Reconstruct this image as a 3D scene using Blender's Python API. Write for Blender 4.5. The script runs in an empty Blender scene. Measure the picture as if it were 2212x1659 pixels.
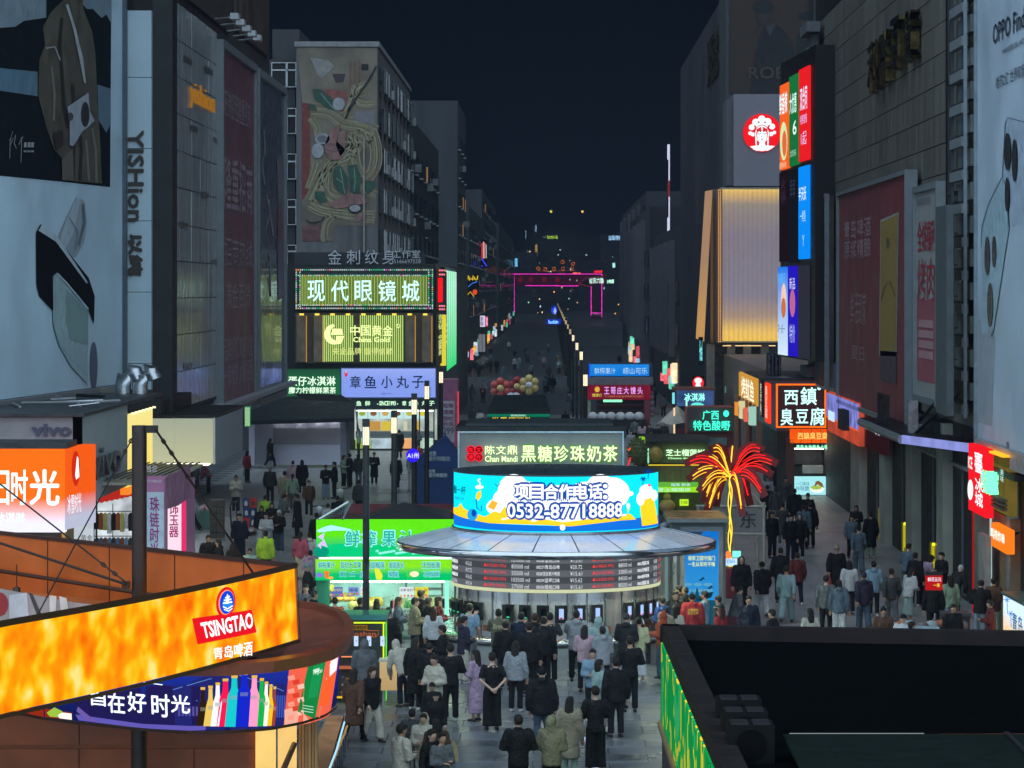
import bpy,bmesh,math,random
from mathutils import Vector,Matrix
R = math.radians
random.seed(7)
sc = bpy.context.scene
col = sc.collection
# ---------------------------------------------------------------- camera
FPX,U0,V0,HC = 7000.0,1190.0,625.0,9.2
cam = bpy.data.cameras.new("camera"); camo = bpy.data.objects.new("camera",cam); col.objects.link(camo)
camo.location = (0,0,HC); camo.rotation_euler = (R(90),0,0)
cam.sensor_width = 36; cam.lens = 36*FPX/2212
cam.shift_x = (1106-U0)/2212; cam.shift_y = (V0-829.5)/2212
cam.clip_start = 1; cam.clip_end = 6000
sc.camera = camo
# ---------------------------------------------------------------- night sky
SUN_EL,SUN_AZ = 14,-16
w = bpy.data.worlds.new("World"); sc.world = w; w.use_nodes = True
nt = w.node_tree; bg = nt.nodes["Background"]
sky = nt.nodes.new("ShaderNodeTexSky"); sky.sky_type = 'NISHITA'; sky.sun_disc = False
sky.sun_elevation = R(SUN_EL); sky.sun_rotation = R(180+SUN_AZ); sky.air_density = 1.0; sky.dust_density = 0.6; sky.ozone_density = 3.0
tint = nt.nodes.new("ShaderNodeMix"); tint.data_type = 'RGBA'; tint.blend_type = 'MULTIPLY'; tint.inputs[0].default_value = 1
tint.inputs[7].default_value = (0.5,0.6,1.0,1)
nt.links.new(sky.outputs[0],tint.inputs[6]); nt.links.new(tint.outputs[2],bg.inputs[0])
bg.inputs[1].default_value = 0.0007
# one dim, wide, cool lamp: the far city light that falls down the street from behind the camera
sl = bpy.data.lights.new("city_light",'SUN'); so = bpy.data.objects.new("city_light",sl); col.objects.link(so)
sl.energy = 4.8; sl.angle = R(165); sl.color = (0.66,0.85,1.0)
so.rotation_euler = (R(90-SUN_EL),0,R(SUN_AZ)); so.location = (0,0,60)
sc.view_settings.view_transform = 'Standard'; sc.view_settings.look = 'None'
sc.view_settings.exposure = 0.42; sc.view_settings.gamma = 1; sc.view_settings.use_curve_mapping = False
sc.render.engine = 'CYCLES'
sc.cycles.use_denoising = True
sc.cycles.sample_clamp_indirect = 2.5; sc.cycles.sample_clamp_direct = 12
sc.cycles.max_bounces = 5; sc.cycles.diffuse_bounces = 2; sc.cycles.glossy_bounces = 3; sc.cycles.transmission_bounces = 3
sc.cycles.volume_bounces = 0; sc.cycles.caustics_reflective = False; sc.cycles.caustics_refractive = False
# ---------------------------------------------------------------- materials
def lin(c):
    return tuple(((x/255)/12.92 if x/255 <= .04045 else ((x/255+.055)/1.055)**2.4) for x in c)
_m = {}
def em(c,s=1.0,sample=True,c2=None,z=None,noise=0.0,stripes=0):
    """light-giving face; c as it looks (0-255)"""
    k = ('em',c,s,sample,c2,z,noise,stripes)
    if k in _m: return _m[k]
    m = bpy.data.materials.new("lit"); m.use_nodes = True; t = m.node_tree; t.nodes.clear()
    o = t.nodes.new("ShaderNodeOutputMaterial"); e = t.nodes.new("ShaderNodeEmission")
    t.links.new(e.outputs[0],o.inputs[0]); e.inputs[0].default_value = (*lin(c),1); e.inputs[1].default_value = s
    src = None
    if c2:
        g = t.nodes.new("ShaderNodeNewGeometry"); sp = t.nodes.new("ShaderNodeSeparateXYZ"); mr = t.nodes.new("ShaderNodeMapRange")
        t.links.new(g.outputs[0],sp.inputs[0]); t.links.new(sp.outputs[2],mr.inputs[0])
        mr.inputs[1].default_value,mr.inputs[2].default_value = z
        mx = t.nodes.new("ShaderNodeMix"); mx.data_type = 'RGBA'
        mx.inputs[6].default_value = (*lin(c),1); mx.inputs[7].default_value = (*lin(c2),1)
        t.links.new(mr.outputs[0],mx.inputs[0]); src = mx.outputs[2]
        t.links.new(src,e.inputs[0])
    if noise:
        g = t.nodes.new("ShaderNodeNewGeometry"); n = t.nodes.new("ShaderNodeTexNoise"); n.inputs['Scale'].default_value = 1.3
        t.links.new(g.outputs[0],n.inputs['Vector']); mr = t.nodes.new("ShaderNodeMapRange")
        mr.inputs[1].default_value = .3; mr.inputs[2].default_value = .7
        mr.inputs[3].default_value = s*(1-noise); mr.inputs[4].default_value = s*(1+noise)
        t.links.new(n.outputs[0],mr.inputs[0]); t.links.new(mr.outputs[0],e.inputs[1])
    if not sample:
        try: m.cycles.emission_sampling = 'NONE'
        except Exception: pass
    _m[k] = m; return m
def pm(c,rough=.6,metal=0.0,ns=3.0,na=.18,bump=0.0,bs=30.0,spec=.4,streak=False,rnd=0.0,coat=0.0):
    """surface; c is the linear base colour"""
    k = ('pm',c,rough,metal,ns,na,bump,bs,spec,streak,rnd,coat)
    if k in _m: return _m[k]
    m = bpy.data.materials.new("surface"); m.use_nodes = True; t = m.node_tree; b = t.nodes["Principled BSDF"]
    b.inputs['Roughness'].default_value = rough; b.inputs['Metallic'].default_value = metal
    b.inputs['Specular IOR Level'].default_value = spec; b.inputs['Coat Weight'].default_value = coat
    g = t.nodes.new("ShaderNodeNewGeometry"); n = t.nodes.new("ShaderNodeTexNoise"); n.inputs['Scale'].default_value = ns
    n.inputs['Detail'].default_value = 5
    mp = t.nodes.new("ShaderNodeMapping"); t.links.new(g.outputs[0],mp.inputs[0]); t.links.new(mp.outputs[0],n.inputs['Vector'])
    if streak: mp.inputs['Scale'].default_value = (2.5,2.5,.18)
    mr = t.nodes.new("ShaderNodeMapRange"); mr.inputs[1].default_value = .3; mr.inputs[2].default_value = .7
    mr.inputs[3].default_value = 1-na; mr.inputs[4].default_value = 1+na
    t.links.new(n.outputs[0],mr.inputs[0])
    mx = t.nodes.new("ShaderNodeVectorMath"); mx.operation = 'SCALE'; mx.inputs[0].default_value = c
    t.links.new(mr.outputs[0],mx.inputs['Scale']); out = mx.outputs[0]
    if rnd:
        oi = t.nodes.new("ShaderNodeObjectInfo"); r2 = t.nodes.new("ShaderNodeMapRange")
        r2.inputs[3].default_value = 1-rnd; r2.inputs[4].default_value = 1+rnd
        t.links.new(oi.outputs['Random'],r2.inputs[0]); m2 = t.nodes.new("ShaderNodeVectorMath"); m2.operation = 'SCALE'
        t.links.new(out,m2.inputs[0]); t.links.new(r2.outputs[0],m2.inputs['Scale']); out = m2.outputs[0]
    t.links.new(out,b.inputs['Base Color'])
    rr = t.nodes.new("ShaderNodeMapRange"); rr.inputs[1].default_value = .3; rr.inputs[2].default_value = .7
    rr.inputs[3].default_value = max(.03,rough-.12); rr.inputs[4].default_value = min(1,rough+.1)
    t.links.new(n.outputs[0],rr.inputs[0]); t.links.new(rr.outputs[0],b.inputs['Roughness'])
    if bump:
        n2 = t.nodes.new("ShaderNodeTexNoise"); n2.inputs['Scale'].default_value = bs; t.links.new(mp.outputs[0],n2.inputs['Vector'])
        bp = t.nodes.new("ShaderNodeBump"); bp.inputs['Strength'].default_value = bump; bp.inputs['Distance'].default_value = .05
        t.links.new(n2.outputs[0],bp.inputs['Height']); t.links.new(bp.outputs[0],b.inputs['Normal'])
    _m[k] = m; return m
# ---------------------------------------------------------------- geometry helpers
def P(u,v,Y): return Vector(((u-U0)*Y/FPX,Y,HC-(v-V0)*Y/FPX))
def GY(v): return FPX*HC/(v-V0)
class Pl:
    """a vertical plane through two plan points; ax runs to the right as seen, n faces the viewer"""
    def __init__(s,p,q):
        s.p = Vector((p[0],p[1],0)); d = Vector((q[0]-p[0],q[1]-p[1],0)); s.L = d.length
        s.ax = d.normalized(); s.n = s.ax.cross(Vector((0,0,1)))
    def px(s,u,v):
        d = Vector(((u-U0)/FPX,1,-(v-V0)/FPX)); t = s.p.dot(s.n)/d.dot(s.n)
        W = Vector((0,0,HC))+d*t; return ((W-s.p).dot(s.ax),W.z)
    def w(s,x,y,d=0): return s.p+s.ax*x+s.n*d+Vector((0,0,y))
    def st(s,x): return x
class Cy:
    """a standing cylinder; x is the arc length, d the distance proud of it"""
    bend = True
    def __init__(s,cx,cy,r): s.cx,s.cy,s.r = cx,cy,r
    def px(s,u,v):
        a = (u-U0)/FPX; A = a*a+1; B = -2*(a*s.cx+s.cy); Cc = s.cx**2+s.cy**2-s.r**2
        D = B*B-4*A*Cc
        if D < 0:
            th = math.copysign(math.pi/2,u-U0-s.cx*FPX/s.cy); t = s.cy
            return (th*s.r,HC-(v-V0)/FPX*t)
        t = (-B-math.sqrt(D))/(2*A); x,y = a*t,t
        th = math.atan2(x-s.cx,s.cy-y); return (th*s.r,HC-(v-V0)/FPX*t)
    def w(s,x,y,d=0):
        th = x/s.r; return Vector((s.cx+(s.r+d)*math.sin(th),s.cy-(s.r+d)*math.cos(th),y))
def clip(poly,x,keep_right):
    out = []; n = len(poly)
    for i in range(n):
        a,b = poly[i],poly[(i+1) % n]
        ina = (a[0] >= x) if keep_right else (a[0] <= x); inb = (b[0] >= x) if keep_right else (b[0] <= x)
        if ina: out.append(a)
        if ina != inb:
            t = (x-a[0])/(b[0]-a[0]); out.append((x,a[1]+t*(b[1]-a[1])))
    return out
class MB:
    def __init__(s): s.v = []; s.f = []; s.fm = []; s.mats = []; s.smooth = set()
    def mi(s,m):
        if m not in s.mats: s.mats.append(m)
        return s.mats.index(m)
    def add(s,vs,fs,m,smooth=False):
        b = len(s.v); s.v += [tuple(x) for x in vs]; k = s.mi(m)
        for f in fs:
            if smooth: s.smooth.add(len(s.f))
            s.f.append([b+i for i in f]); s.fm.append(k)
        return s
    def box(s,a,b,m):
        x0,y0,z0 = a; x1,y1,z1 = b
        vs = [(x0,y0,z0),(x1,y0,z0),(x1,y1,z0),(x0,y1,z0),(x0,y0,z1),(x1,y0,z1),(x1,y1,z1),(x0,y1,z1)]
        return s.add(vs,[(0,3,2,1),(4,5,6,7),(0,1,5,4),(1,2,6,5),(2,3,7,6),(3,0,4,7)],m)
    def lbox(s,pl,x0,y0,x1,y1,d0,d1,m):
        n = max(1,int(abs(x1-x0)/.25)) if isinstance(pl,Cy) else 1
        vs = []; fs = []
        for i in range(n+1):
            x = x0+(x1-x0)*i/n
            vs += [pl.w(x,y0,d0),pl.w(x,y0,d1),pl.w(x,y1,d1),pl.w(x,y1,d0)]
        for i in range(n):
            a = 4*i
            for j in range(4): fs.append((a+j,a+(j+1) % 4,a+4+(j+1) % 4,a+4+j))
        fs += [(0,3,2,1),(4*n,4*n+1,4*n+2,4*n+3)]
        fs = [tuple(reversed(f)) for f in fs]
        return s.add(vs,fs,m)
    def pbox(s,pl,u0,v0,u1,v1,d0,d1,m):
        a = pl.px(u0,v0); b = pl.px(u0,v1); c = pl.px(u1,v0)
        return s.lbox(pl,a[0],b[1],c[0],a[1],d0,d1,m)
    def frame(s,pl,u0,v0,u1,v1,wd,d0,d1,m):
        a = pl.px(u0,v0); b = pl.px(u0,v1); c = pl.px(u1,v0); x0,x1,y0,y1 = a[0],c[0],b[1],a[1]
        s.lbox(pl,x0-wd,y1,x1+wd,y1+wd,d0,d1,m); s.lbox(pl,x0-wd,y0-wd,x1+wd,y0,d0,d1,m)
        s.lbox(pl,x0-wd,y0,x0,y1,d0,d1,m); s.lbox(pl,x1,y0,x1+wd,y1,d0,d1,m); return s
    def lpoly(s,pl,pts,d,m,th=0):
        if hasattr(pl,'bend'):
            xs = [p[0] for p in pts]; x0,x1 = min(xs),max(xs); n = max(1,int((x1-x0)/.18))
            for i in range(n):
                q = clip(clip(pts,x0+(x1-x0)*i/n,True),x0+(x1-x0)*(i+1)/n,False)
                if len(q) > 2: s.add([pl.w(x,y,d) for x,y in q],[list(range(len(q)))],m)
            return s
        n = len(pts); vs = [pl.w(x,y,d) for x,y in pts]; fs = [list(range(n))]
        if th:
            vs += [pl.w(x,y,d-th) for x,y in pts]
            fs += [(i,i+n,(i+1) % n+n,(i+1) % n) for i in range(n)]
        return s.add(vs,fs,m)
    def poly(s,pl,pts,d,m,th=0): return s.lpoly(pl,[pl.px(*p) for p in pts],d,m,th)
    def disc(s,pl,u,v,ru,rv,d,m,th=0,n=24,a0=0,a1=360):
        return s.poly(pl,[(u+ru*math.cos(R(a0+(a1-a0)*i/n)),v-rv*math.sin(R(a0+(a1-a0)*i/n))) for i in range(n if a1-a0 == 360 else n+1)],d,m,th)
    def line(s,pl,pts,wd,d,m):
        L = []; Rr = []
        for i,p in enumerate(pts):
            a = pts[max(0,i-1)]; b = pts[min(len(pts)-1,i+1)]; dx,dy = b[0]-a[0],b[1]-a[1]; l = math.hypot(dx,dy) or 1
            ww = wd[i] if isinstance(wd,(list,tuple)) else wd
            L.append((p[0]-dy/l*ww/2,p[1]+dx/l*ww/2)); Rr.append((p[0]+dy/l*ww/2,p[1]-dx/l*ww/2))
        for i in range(len(pts)-1): s.poly(pl,[L[i],L[i+1],Rr[i+1],Rr[i]],d,m)
        return s
    def text(s,pl,body,u0,v0,u1,v1,d,m,ext=0.0,bold=0.0,rot=0,col_=False,local=None):
        fat = 0
        if bold > .03 or any(ord(q) > 0x2e00 for q in body): fat,bold = bold*.55,0.0
        k = (body,bold,rot,col_)
        if k not in _txt:
            cu = bpy.data.curves.new("t",'FONT'); cu.body = "\n".join(body) if col_ else body
            cu.resolution_u = 2; cu.offset = bold; cu.align_x = 'CENTER' if col_ else 'LEFT'
            if col_: cu.space_line = .95
            ob = bpy.data.objects.new("t",cu); me = bpy.data.meshes.new_from_object(ob)
            vs = [tuple(q.co) for q in me.vertices]; fs = [tuple(q.vertices) for q in me.polygons]
            bpy.data.meshes.remove(me); bpy.data.objects.remove(ob); bpy.data.curves.remove(cu)
            if rot: 
                for _ in range(rot//90): vs = [(y,-x,z) for x,y,z in vs]
            _txt[k] = (vs,fs)
        vs,fs = _txt[k]
        if not vs: return s
        bx0 = min(q[0] for q in vs); bx1 = max(q[0] for q in vs); by0 = min(q[1] for q in vs); by1 = max(q[1] for q in vs)
        if local: x0,y0,x1,y1 = local
        else:
            a = pl.px(u0,v0); b = pl.px(u0,v1); c = pl.px(u1,v0); x0,x1,y0,y1 = a[0],c[0],b[1],a[1]
        out = [(x0+(q[0]-bx0)/(bx1-bx0 or 1)*(x1-x0),y0+(q[1]-by0)/(by1-by0 or 1)*(y1-y0)) for q in vs]
        s.add([pl.w(x,y,d) for x,y in out],fs,m)
        if fat:
            nl = body.count("\n")+1 if not col_ else len(body); sc_ = (y1-y0)/len(body) if rot else min((y1-y0)/nl,(x1-x0)/max(1,1 if col_ else len(body)/nl*.9)); f_ = fat*sc_
            for i,(dx,dy) in enumerate(((1,0),(-1,0),(0,1),(0,-1))+(((.7,.7),(-.7,.7),(.7,-.7),(-.7,-.7)) if fat > .03 else ())+(((.5,0),(-.5,0),(0,.5),(0,-.5)) if fat > .06 else ())):
                s.add([pl.w(x+dx*f_,y+dy*f_,d-.001*(i+1)) for x,y in out],fs,m)
        if ext:
            from collections import Counter
            ec = Counter(); 
            for f in fs:
                for i in range(len(f)): ec[tuple(sorted((f[i],f[(i+1) % len(f)])))] += 1
            ed = [e for e,c in ec.items() if c == 1]; vv = []; ff = []
            for a,b in ed:
                n = len(vv); vv += [pl.w(*out[a],d),pl.w(*out[b],d),pl.w(*out[b],d-ext),pl.w(*out[a],d-ext)]; ff.append((n,n+1,n+2,n+3))
            s.add(vv,ff,m)
        return s
    def tube(s,pts,r,m,n=8,cap=True):
        pts = [Vector(p) for p in pts]; vs = []; fs = []; N = len(pts)
        for i,p in enumerate(pts):
            t = (pts[min(N-1,i+1)]-pts[max(0,i-1)]).normalized()
            ref = Vector((0,0,1)) if abs(t.z) < .9 else Vector((1,0,0)); a = t.cross(ref).normalized(); b = a.cross(t)
            rr = r[i] if isinstance(r,(list,tuple)) else r
            for j in range(n):
                th = 2*math.pi*j/n; vs.append(p+a*math.cos(th)*rr+b*math.sin(th)*rr)
        for i in range(N-1):
            for j in range(n): fs.append((i*n+j,i*n+(j+1) % n,(i+1)*n+(j+1) % n,(i+1)*n+j))
        s.add(vs,fs,m,smooth=n > 6)
        if cap: s.add(vs[:n],[tuple(reversed(range(n)))],m); s.add(vs[-n:],[tuple(range(n))],m)
        return s
    def lathe(s,cx,cy,prof,m,n=48,a0=0,a1=360):
        vs = []; fs = []; full = a1-a0 >= 360; k = n if full else n+1
        for i in range(k):
            th = R(a0+(a1-a0)*i/n)
            for r,z in prof: vs.append((cx+r*math.sin(th),cy-r*math.cos(th),z))
        q = len(prof)
        for i in range(n):
            i2 = (i+1) % k
            for j in range(q-1): fs.append((i*q+j,i2*q+j,i2*q+j+1,i*q+j+1))
        return s.add(vs,fs,m,smooth=True)
    def blob(s,c,r,m,n=8,k=6):
        vs = [(c[0],c[1],c[2]-r[2])]; fs = []
        for i in range(1,k):
            ph = math.pi*i/k-math.pi/2
            for j in range(n):
                th = 2*math.pi*j/n; vs.append((c[0]+r[0]*math.cos(ph)*math.cos(th),c[1]+r[1]*math.cos(ph)*math.sin(th),c[2]+r[2]*math.sin(ph)))
        vs.append((c[0],c[1],c[2]+r[2])); T = len(vs)-1
        for j in range(n):
            fs.append((0,1+(j+1) % n,1+j)); fs.append((T,T-n+j,T-n+(j+1) % n))
        for i in range(k-2):
            for j in range(n): fs.append((1+i*n+j,1+i*n+(j+1) % n,1+(i+1)*n+(j+1) % n,1+(i+1)*n+j))
        return s.add(vs,fs,m,smooth=True)
    def mesh(s,off=(0,0,0)):
        me = bpy.data.meshes.new("m"); o = Vector(off)
        me.from_pydata([tuple(Vector(q)-o) for q in s.v],[],s.f)
        for m in s.mats: me.materials.append(m)
        me.polygons.foreach_set("material_index",s.fm)
        me.polygons.foreach_set("use_smooth",[i in s.smooth for i in range(len(s.f))])
        me.update(); return me
_txt = {}
def thing(name,label,cat,loc,group=None,kind=None):
    o = bpy.data.objects.new(name,None); col.objects.link(o); o.location = loc; o.empty_display_size = .1
    o['label'] = label; o['category'] = cat
    if group: o['group'] = group
    if kind: o['kind'] = kind
    return o
def wloc(o):
    l = Vector(o.location)
    while o.parent: o = o.parent; l += Vector(o.location)
    return l
def part(parent,name,mb,label=None,kind=None):
    off = wloc(parent) if parent else Vector((0,0,0))
    me = mb.mesh(off); o = bpy.data.objects.new(name,me); me.name = name; col.objects.link(o)
    if parent: o.parent = parent
    if label: o['label'] = label
    if kind: o['kind'] = kind
    return o
def solo(name,label,cat,mb,loc,group=None,kind=None):
    me = mb.mesh(loc); o = bpy.data.objects.new(name,me); col.objects.link(o); o.location = loc
    if label: o['label'] = label
    if cat: o['category'] = cat
    if group: o['group'] = group
    if kind: o['kind'] = kind
    return o
def struct(name,mb,parent=None):
    me = mb.mesh(); o = bpy.data.objects.new(name,me); col.objects.link(o); o['kind'] = 'structure'; return o
def copies(o,locs,parent=None):
    for l in locs:
        c = o.copy(); col.objects.link(c); c.parent = o.parent; c.location = l
def front(u0,v0,u1,v1,Y):
    return Pl(((u0-U0)*Y/FPX,Y),((u1-U0)*Y/FPX,Y))
def base(u0,u1,v1,Y,z=None):
    p = P((u0+u1)/2,v1,Y); return (p.x,p.y,p.z if z is None else z)
# ================================================================ materials
dark = pm((.012,.013,.015),.6); blackm = pm((.006,.006,.007),.5); pole_m = pm((.03,.033,.036),.35,.4)
steel = pm((.55,.56,.58),.22,1.0,ns=1.2,na=.12,streak=True); alu = pm((.45,.47,.5),.3,.9)
white = pm((.62,.64,.66),.45,ns=2,na=.12,bump=.15,bs=3); cream = pm((.62,.6,.52),.5); grey = pm((.2,.21,.22),.5,ns=2,na=.2)
wall_dk = pm((.045,.045,.05),.8,ns=1.5,na=.3,bump=.3,bs=12); conc = pm((.11,.11,.115),.8,ns=1,na=.35,bump=.3,bs=14,streak=True)
beige = pm((.16,.155,.14),.6,ns=1.2,na=.25,streak=True); glass = pm((.02,.025,.03),.08,0,spec=.8)
winframe = pm((.5,.52,.55),.5); gold = pm((.8,.55,.12),.25,1.0)
# ================================================================ ground
g = MB(); g.add([(-300,20,0),(300,20,0),(300,2600,0),(-300,2600,0)],[(0,1,2,3)],pm((.08,.085,.095),.5,ns=.6,na=.4,bump=.2,bs=9))
ground = struct("ground",g)
slab_m = [pm((.11,.12,.135),.36,ns=.9,na=.35,bump=.25,bs=16,rnd=.18,spec=.5),pm((.08,.09,.1),.34,ns=.9,na=.35,bump=.25,bs=16,rnd=.18,spec=.5)]
prot = []
for m in slab_m:
    b = MB(); hx,hy = .742,.492
    b.add([(-hx,-hy,0),(hx,-hy,0),(hx,hy,0),(-hx,hy,0),(-hx+.01,-hy+.01,.02),(hx-.01,-hy+.01,.02),(hx-.01,hy-.01,.02),(-hx+.01,hy-.01,.02)],
          [(4,5,6,7),(0,1,5,4),(1,2,6,5),(2,3,7,6),(3,0,4,7)],m)
    prot.append(b.mesh())
rs = random.Random(3)
for j in range(24):
    for i in range(12):
        o = bpy.data.objects.new("paving_slab",prot[0 if rs.random() < .75 else 1]); col.objects.link(o); o.parent = ground
        o.location = (-5.6+1.5*i+(.75 if j % 2 else 0),60.5+j,rs.uniform(.0,.004)); o.rotation_euler = (rs.uniform(-.002,.002),rs.uniform(-.002,.002),0)
fl = MB(); flm = [pm((.26,.265,.26),.4,ns=.7,na=.3,spec=.5),pm((.21,.215,.21),.4,spec=.5),pm((.3,.31,.33),.4,spec=.5),pm((.1,.105,.11),.4)]  # farther paving is paler: shop light on the walkway is put into its colour
for j in range(150):
    y = 84.5+j*1.02
    for i in range(20):
        x = -16.7+i*1.5+(.75 if j % 2 else 0)
        shop = 135 < y < 187 and -8 < x < -3.2
        m = (flm[2] if rs.random() < .8 else flm[3]) if shop else flm[0 if rs.random() < .7 else 1]
        fl.add([(x,y,.015),(x+1.48,y,.015),(x+1.48,y+1,.015),(x,y+1,.015)],[(0,1,2,3)],m)
for j in range(24):
    y = 60+j*1.0
    for x in (-12.2,-10.7,-9.2,-7.7):
        fl.add([(x,y,.015),(x+1.48,y,.015),(x+1.48,y+.98,.015),(x,y+.98,.015)],[(0,1,2,3)],flm[0 if rs.random() < .7 else 1])
o = part(ground,"paving_slabs_beyond",fl); o['kind'] = 'stuff'
strip = MB(); strip.add([P(1262,1595,GY(1595))+Vector((0,0,.03)),P(1274,1595,GY(1595))+Vector((0,0,.03)),P(1304,1670,GY(1670))+Vector((0,0,.03)),P(1272,1670,GY(1670))+Vector((0,0,.03))],[(0,3,2,1)],em((190,215,255),.8))
solo("floor_light","bright white light strip let into the paving at the feet of the crowd","light",strip,(.7,66,0))
# ================================================================ left side
def bmass(name,label,boxes,m,loc,group=None):
    r = thing(name,label,"building",loc,group); b = MB()
    for a,c in boxes: b.box(a,c,m)
    part(r,"wall",b); return r
bl = bmass("building","dark shop building behind the tall billboards at the left edge",[((-30,96.5,4.95),(-12.6,145,36)),((-30,96.5,0),(-16.5,152,4.9)),((-30,88,0),(-14.5,96.4,36))],wall_dk,(-20,88,0))
# upper poster wall fields and flood lamps of that building
pw = Pl((-12.6,96.5),(-12.6,145))
b = MB(); b.lbox(pw,13,19.2,30,34,.02,.12,pm((.05,.043,.04),.7,na=.4)); b.lbox(pw,32,19.5,47,34,.02,.12,pm((.07,.055,.045),.7,ns=.5,na=.5)); part(bl,"poster_board",b)
for i,(u,v) in enumerate([(457,41),(470,54),(484,67),(497,78),(509,87)]):
    b = MB(); x,y = pw.px(u,v); b.tube([pw.w(x,y,.1),pw.w(x,y+.1,1.0)],.03,alu,5)
    b.lbox(pw,x-.1,y,x+.7,y+.22,.7,1.0,pm((.6,.62,.65),.4)); part(bl,"flood_lamp",b)
# --- big two-part phone poster
pa = Pl((-13.72,80.6),(-12.5,94.5)); po = thing("billboard","huge pale billboard of a coat and camera phone at the left edge","billboard",(-13,88,6.2),"wall billboards along the street")
ppale = pm((.5,.66,.76),.42,ns=.5,na=.1,bump=.5,bs=1.2,spec=.5); pborder = pm((.5,.58,.63),.45,na=.1)
b = MB(); b.lbox(pa,-3,6.45,pa.L,22,-.5,0,ppale); part(po,"panel",b)
b = MB(); b.lbox(pa,-3,6.1,pa.L+.05,6.43,-.55,.12,pm((.3,.31,.32),.5,.5)); b.lbox(pa,pa.L+.01,6.1,pa.L+.16,22,-.55,.12,pm((.06,.08,.1),.5)); part(po,"frame",b)
k = 3.072; q = lambda L: [(a/k,c/k) for a,c in L]
b = MB(); D = .012
b.poly(pa,[(-80,-60),(240,-60),(237,404),(130,392),(-80,372)],D,pm((.01,.013,.017),.8,spec=.05))
b.poly(pa,[(-80,-60),(98,-60),(98,38),(50,45),(30,58),(-80,64)],D*2,pm((.2,.27,.32),.5))
b.poly(pa,[(-80,139),(79,155),(79,208),(-80,184)],D*2,pm((.1,.19,.26),.5))
b.poly(pa,q([(480,-60),(735,-60),(735,160),(700,95),(670,120),(610,60),(570,60),(520,0)]),D*2,pm((.18,.25,.3),.5))
b.poly(pa,q([(640,560),(730,590),(725,830),(700,880),(650,800)]),D*2,pm((.1,.17,.23),.5))
b.poly(pa,q([(400,10),(470,-60),(540,-60),(545,60),(600,200),(625,350),(640,700),(660,1000),(668,1218),(400,1196),(410,1060),(350,990),(300,850),(245,640),(250,400),(290,300),(275,180),(330,80)]),D*3,pm((.085,.075,.055),.6,ns=1.2,na=.4))
for L in ([(400,120),(385,300),(400,480),(415,700),(440,850)],[(470,560),(480,760),(475,1190)],[(520,880),(530,1000),(520,1200)]):
    b.line(pa,q(L),7,D*4,pm((.02,.018,.015),.6))
for L in ([(600,850),(625,1000),(630,1210)],[(330,440),(350,620),(345,800)],[(560,930),(580,1200)]):
    b.line(pa,q(L),5,D*4,pm((.2,.16,.13),.6))
b.line(pa,q([(290,320),(350,310),(385,400)]),2.5,D*5,pm((.4,.42,.45),.5))
b.poly(pa,q([(395,1060),(470,980),(475,1196),(400,1196)]),D*5,pm((.13,.11,.09),.6))
b.line(pa,q([(430,30),(480,190),(525,390),(550,550)]),[6,6,8,4],D*5,pm((.4,.42,.44),.5))
b.poly(pa,q([(430,710),(570,615),(580,740),(612,800),(560,850),(530,870),(470,970),(445,960),(445,800)]),D*6,pm((.33,.37,.42),.5))
b.disc(pa,178,247,9,27,D*7,pm((.02,.02,.02),.5)); b.disc(pa,146,252,6,9,D*7,pm((.05,.05,.05),.4))
b.poly(pa,q([(340,880),(400,860),(405,960),(365,1000),(345,960)]),D*6,pm((.03,.02,.018),.6))
for L in ([(75,870),(58,930),(55,1050)],[(50,930),(80,915),(60,960)],[(95,895),(85,950),(100,985)],[(120,930),(135,910),(130,1080)],[(145,905),(115,960)]):
    b.line(pa,q(L),.9,D*3,pm((.4,.42,.45),.5))
for x in (150,175,198): b.line(pa,q([(x,960),(x+18,962)]),11,D*3,pm((.3,.32,.34),.5)); b.line(pa,q([(x-2,1003),(x+18,1005)]),4,D*3,pm((.25,.27,.3),.5))
part(po,"coat_print",b)
b = MB()
b.poly(pa,[(120,518),(163,426),(181,433),(187,482),(182,521),(163,556),(150,556)],D,pm((.3,.36,.4),.4))
b.poly(pa,[(140,476),(163,426),(172,429),(158,500),(138,540),(126,530)],D*2,pm((.42,.5,.55),.4))
b.line(pa,[(178,440),(181,480),(168,530)],6,D*2,pm((.13,.16,.19),.4)); b.line(pa,[(146,468),(166,500),(160,540)],2,D*3,pm((.2,.24,.28),.4))
b.poly(pa,[(76,502),(86,484),(120,512),(190,600),(203,640),(201,700),(188,665),(120,590),(112,597),(113,672),(83,640),(77,615)],D*2,pm((.008,.009,.011),.8,spec=.05))
b.poly(pa,[(80,498),(88,485),(121,510),(187,610),(184,612),(118,522)],D*3,pm((.5,.6,.66),.4))
b.poly(pa,[(112,600),(120,590),(187,672),(187,830),(150,790),(125,745),(112,700)],D*3,pm((.33,.46,.47),.5))
b.poly(pa,[(140,625),(187,672),(187,745),(150,735),(140,700)],D*4,pm((.22,.34,.33),.5))
b.line(pa,[(119,590),(140,612),(187,668)],3,D*5,pm((.5,.62,.68),.4))
b.disc(pa,201,790,8,52,D*2,pm((.09,.11,.16),.5))
b.line(pa,[(126,742),(150,775),(186,812)],1,D*3,pm((.15,.2,.25),.5))
part(po,"phone_print",b)
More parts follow.
